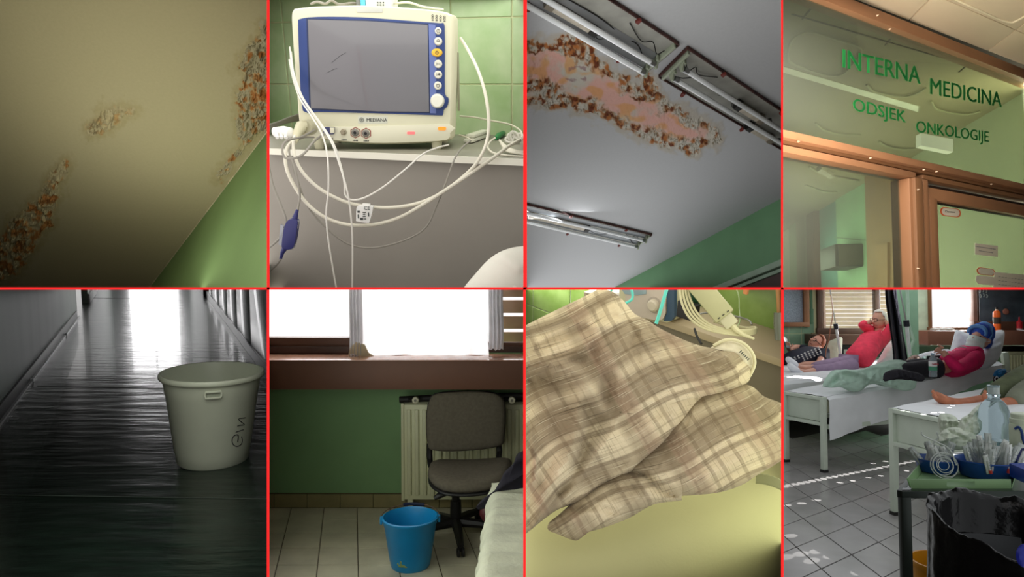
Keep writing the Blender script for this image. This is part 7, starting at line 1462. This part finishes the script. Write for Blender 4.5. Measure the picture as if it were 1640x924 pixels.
# gauze pile
gm = mat('gauze_white', (222, 230, 212), .8, nv=.03, bump=.4, bs=120)
for i, (pts, d_, lb) in enumerate((([(1502, 668), (1508, 662), (1524, 664), (1534, 672), (1536, 690), (1524, 700), (1508, 694), (1503, 682)], 3.05, 'left crumpled gauze swab in the white pile'), ([(1532, 692), (1538, 672), (1550, 664), (1562, 652), (1570, 648), (1568, 664), (1576, 676), (1572, 692), (1552, 700), (1538, 700)], 3.0, 'tallest crumpled gauze swab, beside the clear bottle'), ([(1500, 700), (1512, 688), (1530, 684), (1552, 690), (1566, 700), (1560, 716), (1530, 720), (1506, 714)], 2.95, 'lowest crumpled gauze swab in the white pile'))):
    pil8(lb, pts, D(sum(p[0] for p in pts)/len(pts), sum(p[1] for p in pts)/len(pts), d_), V((.1*i, -1, .3)), .035, gm, [([(pts[0][0]+4, pts[0][1]+6), (pts[3][0], pts[3][1]+4)], .018, 2.5), ([(pts[1][0]+6, pts[1][1]+2), (pts[5][0], pts[5][1]-4)], -.016, 2.5)], nm='gauze_swab', cat='gauze', wob=.016)
# big clear bottle
bt = tp(1594, 742); bt = V((bt.x, bt.y, zT)); Yb = bt.y; Rb8 = 21.5/F*3.0; Hb8 = .335; cb8 = thing('bottle', 'large clear plastic bottle without a cap standing on the trolley', 'bottle', bt)
m_cb = mat('clear_hazy_plastic', (190, 208, 214), .12, trans=.82, ior=1.12, nv=0)
mb = MB(); mb.lathe(bt, [(0, .004), (Rb8*.9, 0), (Rb8, .01), (Rb8, Hb8*.55), (Rb8*.98, Hb8*.66), (Rb8*.86, Hb8*.74), (Rb8*.6, Hb8*.8), (Rb8*.38, Hb8*.83), (Rb8*.36, Hb8*.86), (Rb8*.43, Hb8*.87), (Rb8*.43, Hb8*.885), (Rb8*.36, Hb8*.89), (Rb8*.36, Hb8*.97), (Rb8*.40, Hb8*.98), (Rb8*.40, Hb8)], 36); part(cb8, 'body', mb, m_cb)
mb = MB(); mb.lathe(bt, [(0, .008), (Rb8*.94, .008), (Rb8*.94, Hb8*.30), (0, Hb8*.30)], 30); part(cb8, 'liquid', mb, mat('pale_liquid', (196, 216, 224), .05, trans=.8, ior=1.2))
mb = MB(); mb.lathe(bt, [(Rb8*.46, Hb8*.80), (Rb8*.46, Hb8*.815), (Rb8*.38, Hb8*.82)], 24); part(cb8, 'neck_ring', mb, mat('milky_ring', (214, 222, 220), .3))
mb = MB(); mb.lathe(bt, [(Rb8*.37, Hb8*.88), (Rb8*.37, Hb8*.99)], 24); part(cb8, 'neck_sleeve', mb, mat('milky_neck', (196, 204, 200), .3, trans=.3))
mb = MB(); mb.lathe(bt, [(Rb8*1.01, Hb8*.05), (Rb8*1.01, Hb8*.22)], 30, a0=-PI*.2, a1=PI*.2); part(cb8, 'blue_label', mb, mat('blue_label', (90, 160, 190), .4))
# white tub with a blue drawing, blue items
tb8 = D(1641, 722, 2.75); tb8.z = zT+.06; tub = thing('tub', 'white lidded tub with a dark blue drawing at the right edge of the trolley', 'container', tb8); Rt = 20/F*2.75; Ht = .185; m_tub = mat('tub_white', (206, 214, 188), .4, nv=.02)
mb = MB(); mb.lathe(tb8, [(0, 0), (Rt*.97, 0), (Rt, .005), (Rt, Ht*.74), (Rt*.94, Ht*.77)], 32); part(tub, 'tub_body', mb, m_tub)
mb = MB(); mb.lathe(tb8, [(Rt*.9, Ht*.77), (Rt*.96, Ht*.79), (Rt*.96, Ht*.88), (Rt*.88, Ht*.9), (Rt*.88, Ht*.98), (Rt*.8, Ht), (0, Ht)], 32); part(tub, 'lid', mb, m_tub)
mb = MB(); pr = [(tb8+V((Rt*1.01*math.sin(a), -Rt*1.01*math.cos(a), z))) for a, z in [(-1.25, .125), (-1.0, .135), (-.8, .12), (-.72, .09), (-.6, .07), (-.55, .04)]]; mb.tube(crv(pr, 5), .005, 8); part(tub, 'drawing', mb, mat('navy_drawing', (30, 60, 120), .5))
pil8('dark blue cloth bunched under the white tub', [(1610, 728), (1618, 718), (1632, 716), (1650, 718), (1652, 732), (1636, 738), (1618, 738)], D(1630, 728, 2.68), V((0, -1, .3)), .03, mat('navy_cloth', (24, 34, 84), .7), nm='cloth', cat='cloth')
mb = MB(); a = D(1645, 758, 2.5); mb.obox(a, X, V((.2, 1, 0)).normalized(), UPz, .07, .12, .05); solo('blue_box', mb, mat('bright_blue_box', (30, 70, 180), .4), 'bright blue box at the right end of the tray', 'box', bevel=.004)
# yellow bucket under the trolley
yc = f8(1519, 1056); yc = D(1517, 900, 2.9); yc = V((yc.x, yc.y, Z8)); yb = thing('bucket', 'yellow bucket standing under the trolley', 'bucket', yc); Ry, Hy = .138, .40
mb = MB(); mb.lathe(yc, [(0, .004), (Ry*.72, 0), (Ry*.97, Hy*.93), (Ry*1.03, Hy*.95), (Ry*1.03, Hy), (Ry*.96, Hy), (Ry*.70, .01), (0, .01)], 44); part(yb, 'bucket_body', mb, mat('yellow_plastic', (226, 152, 20), .35, nv=.02), ang=50)
# waste bin with black bag
bc8 = D(1628, 850, 1.95); rimz = bc8.z; bn = thing('waste_bin', 'bin lined with a glossy black plastic bag in front of the trolley', 'bin', V((bc8.x, bc8.y, Z8))); Rn = .212
m_bag = mat('black_bin_bag', (10, 10, 11), .24, nv=0, spec=.45, bump=.6, bs=16, bd=.012, coat=0)
def bagf(u, v):
    a = 2*PI*u; cr_ = .0012*math.sin(a*17+3*nz(math.cos(a)*2, math.sin(a)*2))+.009*nz(math.cos(a)*4, math.sin(a)*4, v*3)
    if v < .42: q = v/.42; r = Rn*(.90-.12*(1-q))+cr_*.7; z = rimz-.55*(1-q)           # inside wall
    elif v < .58: q = (v-.42)/.16; r = Rn*(.90+.10*math.sin(q*PI/2)*1.0+.02*math.sin(q*PI)); z = rimz+.014*math.sin(q*PI)+.006*math.sin(a*9)
    else: q = (v-.58)/.42; r = Rn*(1.0+.03*q)+cr_*(.4+q); z = rimz-.04*q-.30*q+.02*math.sin(a*7)*q
    w_ = math.exp(-((v-.52)/.10)**2); r += .0045*w_*(nz(a*9, v*6, 1)+.6*nz(a*23, v*9, 2)); z += .012*w_*nz(a*5, 3)+.006*w_*nz(a*14, 8)
    z += .045*math.sin(a-.3)                      # the rim dips towards the right front
    return V((bc8.x+(r+.0012*nz(u*40, v*14))*math.cos(a), bc8.y+(r)*math.sin(a)*1.1, z-.03*math.cos(a*1+.4)*0+.004*nz(u*24, v*5)))
mb = MB(); mb.grid(bagf, 200, 60); part(bn, 'bin_bag', mb, m_bag, weld=True)
mb = MB(); mb.lathe(V((bc8.x, bc8.y, Z8)), [(Rn*.72, 0), (Rn*.94, rimz-Z8-.07)], 40, caps=(True, False)); part(bn, 'bin_body', mb, mat('bin_grey', (40, 42, 44), .4))
mb = MB(); c = D(1642, 890, 1.72); mb.ball(c, .024, .01, .03, 10, 8); part(bn, 'blue_tie', mb, mat('tie_blue', (30, 40, 150), .4))
# spots of sunlight falling through gaps of the blinds
def sunspot(px, py, ang, pw, sx=1.0, frm=(1560, 5.6)):
    tgt = f8(px, py); src = K.M @ D(frm[0], 465.5, frm[1]); L = bpy.data.lights.new('sun_gap', 'SPOT'); L.energy = pw; L.spot_size = math.radians(ang); L.spot_blend = .35; L.shadow_soft_size = 0.0; L.color = (1, .99, .96)
    o = bpy.data.objects.new('sun_gap', L); C.objects.link(o); q = ((K.M @ tgt)-src).to_track_quat('-Z', 'Y').to_matrix().to_4x4(); q.translation = src; o.matrix_world = q @ Matrix.Diagonal((1, 1, 1, 1)); o.scale = (sx, 1, 1)
for px, py in ((1259, 809), (1284, 806), (1308, 801), (1345, 773), (1366, 770), (1391, 765), (1411, 762), (1430, 758), (1452, 754), (1398, 742), (1418, 739), (1266, 858), (1258, 892), (1283, 887), (1308, 883), (1300, 898), (1330, 891), (1415, 907), (1444, 902), (1375, 916), (1477, 863), (1490, 847)): sunspot(px, py, 1.5, 480)
for i in range(24): sunspot(1256+i*9, 779-i*1.75, 1.5, 420, 1.6)
tgA = pz(1290, 606, -.70); L = bpy.data.lights.new('sun_gap', 'SPOT'); L.energy = 900; L.spot_size = math.radians(15); L.spot_blend = .3; L.shadow_soft_size = 0; o = bpy.data.objects.new('sun_gap', L); C.objects.link(o); src = K.M @ D(1400, 466, 6.9); q = ((K.M @ tgA)-src).to_track_quat('-Z', 'Y').to_matrix().to_4x4(); q.translation = src; o.matrix_world = q
for px, py in ((1392, 634), (1403, 641), (1300, 626), (1345, 617)): sunspot(px, py+38, 1.2, 200)
# ---------------- partitions between the bays ----------------
def finish():
    dg = bpy.context.evaluated_depsgraph_get(); dg.update()
    for o in [o for o in bpy.data.objects if o.type == 'MESH' and o.modifiers]:
        me = bpy.data.meshes.new_from_object(o.evaluated_get(dg)); o.modifiers.clear(); o.data = me
    bpy.context.view_layer.update(); cp = V((0, 0, CAMZ))
    def walk(o): 
        yield o
        for c in o.children: yield from walk(c)
    gone = []
    for top, k in TOP:
        if top.get('noclip'): continue
        for o in list(walk(top)):
            if o.type != 'MESH': continue
            M = o.matrix_world; vs = [M @ v.co-cp for v in o.data.vertices]
            if not vs: continue
            pl = k.planes()
            if o.get('cliponly'): pl = [p for p in pl if p[0] in o['cliponly']]
            cut = []; out = False
            for kk, n in pl:
                ds = [n.dot(v) for v in vs]
                if max(ds) <= 1e-4: out = True; break
                if min(ds) < -1e-4: cut.append(n)
            if out: gone.append(o); continue
            if cut:
                bm = bmesh.new(); bm.from_mesh(o.data); Mi = M.inverted(); c = Mi @ cp
                for n in cut:
                    nl = (M.to_3x3().transposed() @ n).normalized()
                    bmesh.ops.bisect_plane(bm, geom=bm.verts[:]+bm.edges[:]+bm.faces[:], plane_co=c, plane_no=nl, clear_inner=True, dist=1e-6)
                me = o.data.copy(); bm.to_mesh(me); bm.free()
                if not me.polygons: gone.append(o); continue
                o.data = me
    for o in gone:
        if not o.children: bpy.data.objects.remove(o)
    for top, k in TOP:
        try:
            if top.type == 'EMPTY' and not top.children: bpy.data.objects.remove(top)
        except ReferenceError: pass
    for o in bpy.data.objects:
        if 'b' in o: del o['b']
        for q in ('noclip', 'cliponly'):
            if q in o: del o[q]
red = mat('red_edge_paint', (255, 44, 44), .9, nv=0, spec=0)
def sheet_v(px, ya, yb, d1, w, name='trim_1', nm='wall_partition'):
    a = (px-CX)/F; za, zb = (CY-ya)/F, (CY-yb)/F; t = .0004
    for (n, th, p0, p1, m) in ((nm, t, D0+.012, d1, board), (name, (w/2)/F*D0, D0, D0+.012, red)):
        if n is None: continue
        if m is red: q = ((px-w/2-CX)/F*p0, (px+w/2-CX)/F*p0, (px+w/2-CX)/F*p0+(0), (px-w/2-CX)/F*p0)
        vs = []
        for d in (p0, p1):
            for sx in (-1, 1):
                for z in (za, zb):
                    x = a*d+sx*th; zz = z*(d if m is not red else d); vs.append(V((x, d, zz+CAMZ)))
        mb = MB(); mb.add(vs, [(0, 1, 3, 2), (4, 6, 7, 5), (0, 4, 5, 1), (2, 3, 7, 6), (0, 2, 6, 4), (1, 5, 7, 3)])
        me = mb.mesh(n, V((0, 0, 0)), m, smooth=False); o = bpy.data.objects.new(n, me); C.objects.link(o); o['kind'] = 'structure'
def sheet_h(py, xa, xb, d1, w, name='trim_1', nm='wall_shelf'):
    a = (CY-py)/F; xa_, xb_ = (xa-CX)/F, (xb-CX)/F; t = .0004
    for (n, th, p0, p1, m) in ((nm, t, D0+.012, d1, board), (name, (w/2)/F*D0, D0, D0+.012, red)):
        if n is None: continue
        vs = [V((x*d, d, a*d+s*th+CAMZ)) for d in (p0, p1) for x in (xa_, xb_) for s in (-1, 1)]
        mb = MB(); mb.add(vs, [(0, 1, 3, 2), (4, 6, 7, 5), (0, 4, 5, 1), (2, 3, 7, 6), (0, 2, 6, 4), (1, 5, 7, 3)])
        me = mb.mesh(n, V((0, 0, 0)), m, smooth=False); o = bpy.data.objects.new(n, me); C.objects.link(o); o['kind'] = 'structure'
finish()
# columns: 1|2, 2|3, 3|4 above and below the long shelf
sheet_v(429.5, -3, 462, 6.5, 4.2, 'trim_1', 'wall_partition_left'); sheet_v(429.4, 462, 927, 12, 4.0, 'trim_1', 'wall_partition_left')
sheet_v(841.0, -3, 462, 9, 5.8, 'trim_2', 'wall_partition_middle'); sheet_v(840.0, 462, 927, 5.2, 4.0, 'trim_2', 'wall_partition_middle')
sheet_v(1252.6, -3, 462, 9, 3.2, 'trim_3', 'wall_partition_right'); sheet_v(1253.0, 462, 927, 11, 4.1, 'trim_3', 'wall_partition_right')
sheet_h(462, -3, 429, 5.4, 4, 'trim_4', 'wall_shelf_left'); sheet_h(462, 429, 841, 2.0, 4, 'trim_4', 'wall_shelf_middle')
sheet_h(462, 841, 1253, 9, 4, 'trim_4', 'wall_shelf_middle'); sheet_h(462, 1253, 1643, 11, 4, 'trim_4', 'wall_shelf_right')
sheet_h(-3, -4, 1644, 9, 4, None, 'blocker_top'); sheet_h(927, -4, 1644, 11, 4, None, 'blocker_bottom')  # unseen boards added above and below to block world light
sheet_v(-3, -3, 927, 12, 4, None, 'wall_left'); sheet_v(1643, -3, 927, 11, 4, None, 'wall_right')  # unseen side boards added to keep world light out of the bays
bpy.context.view_layer.update()
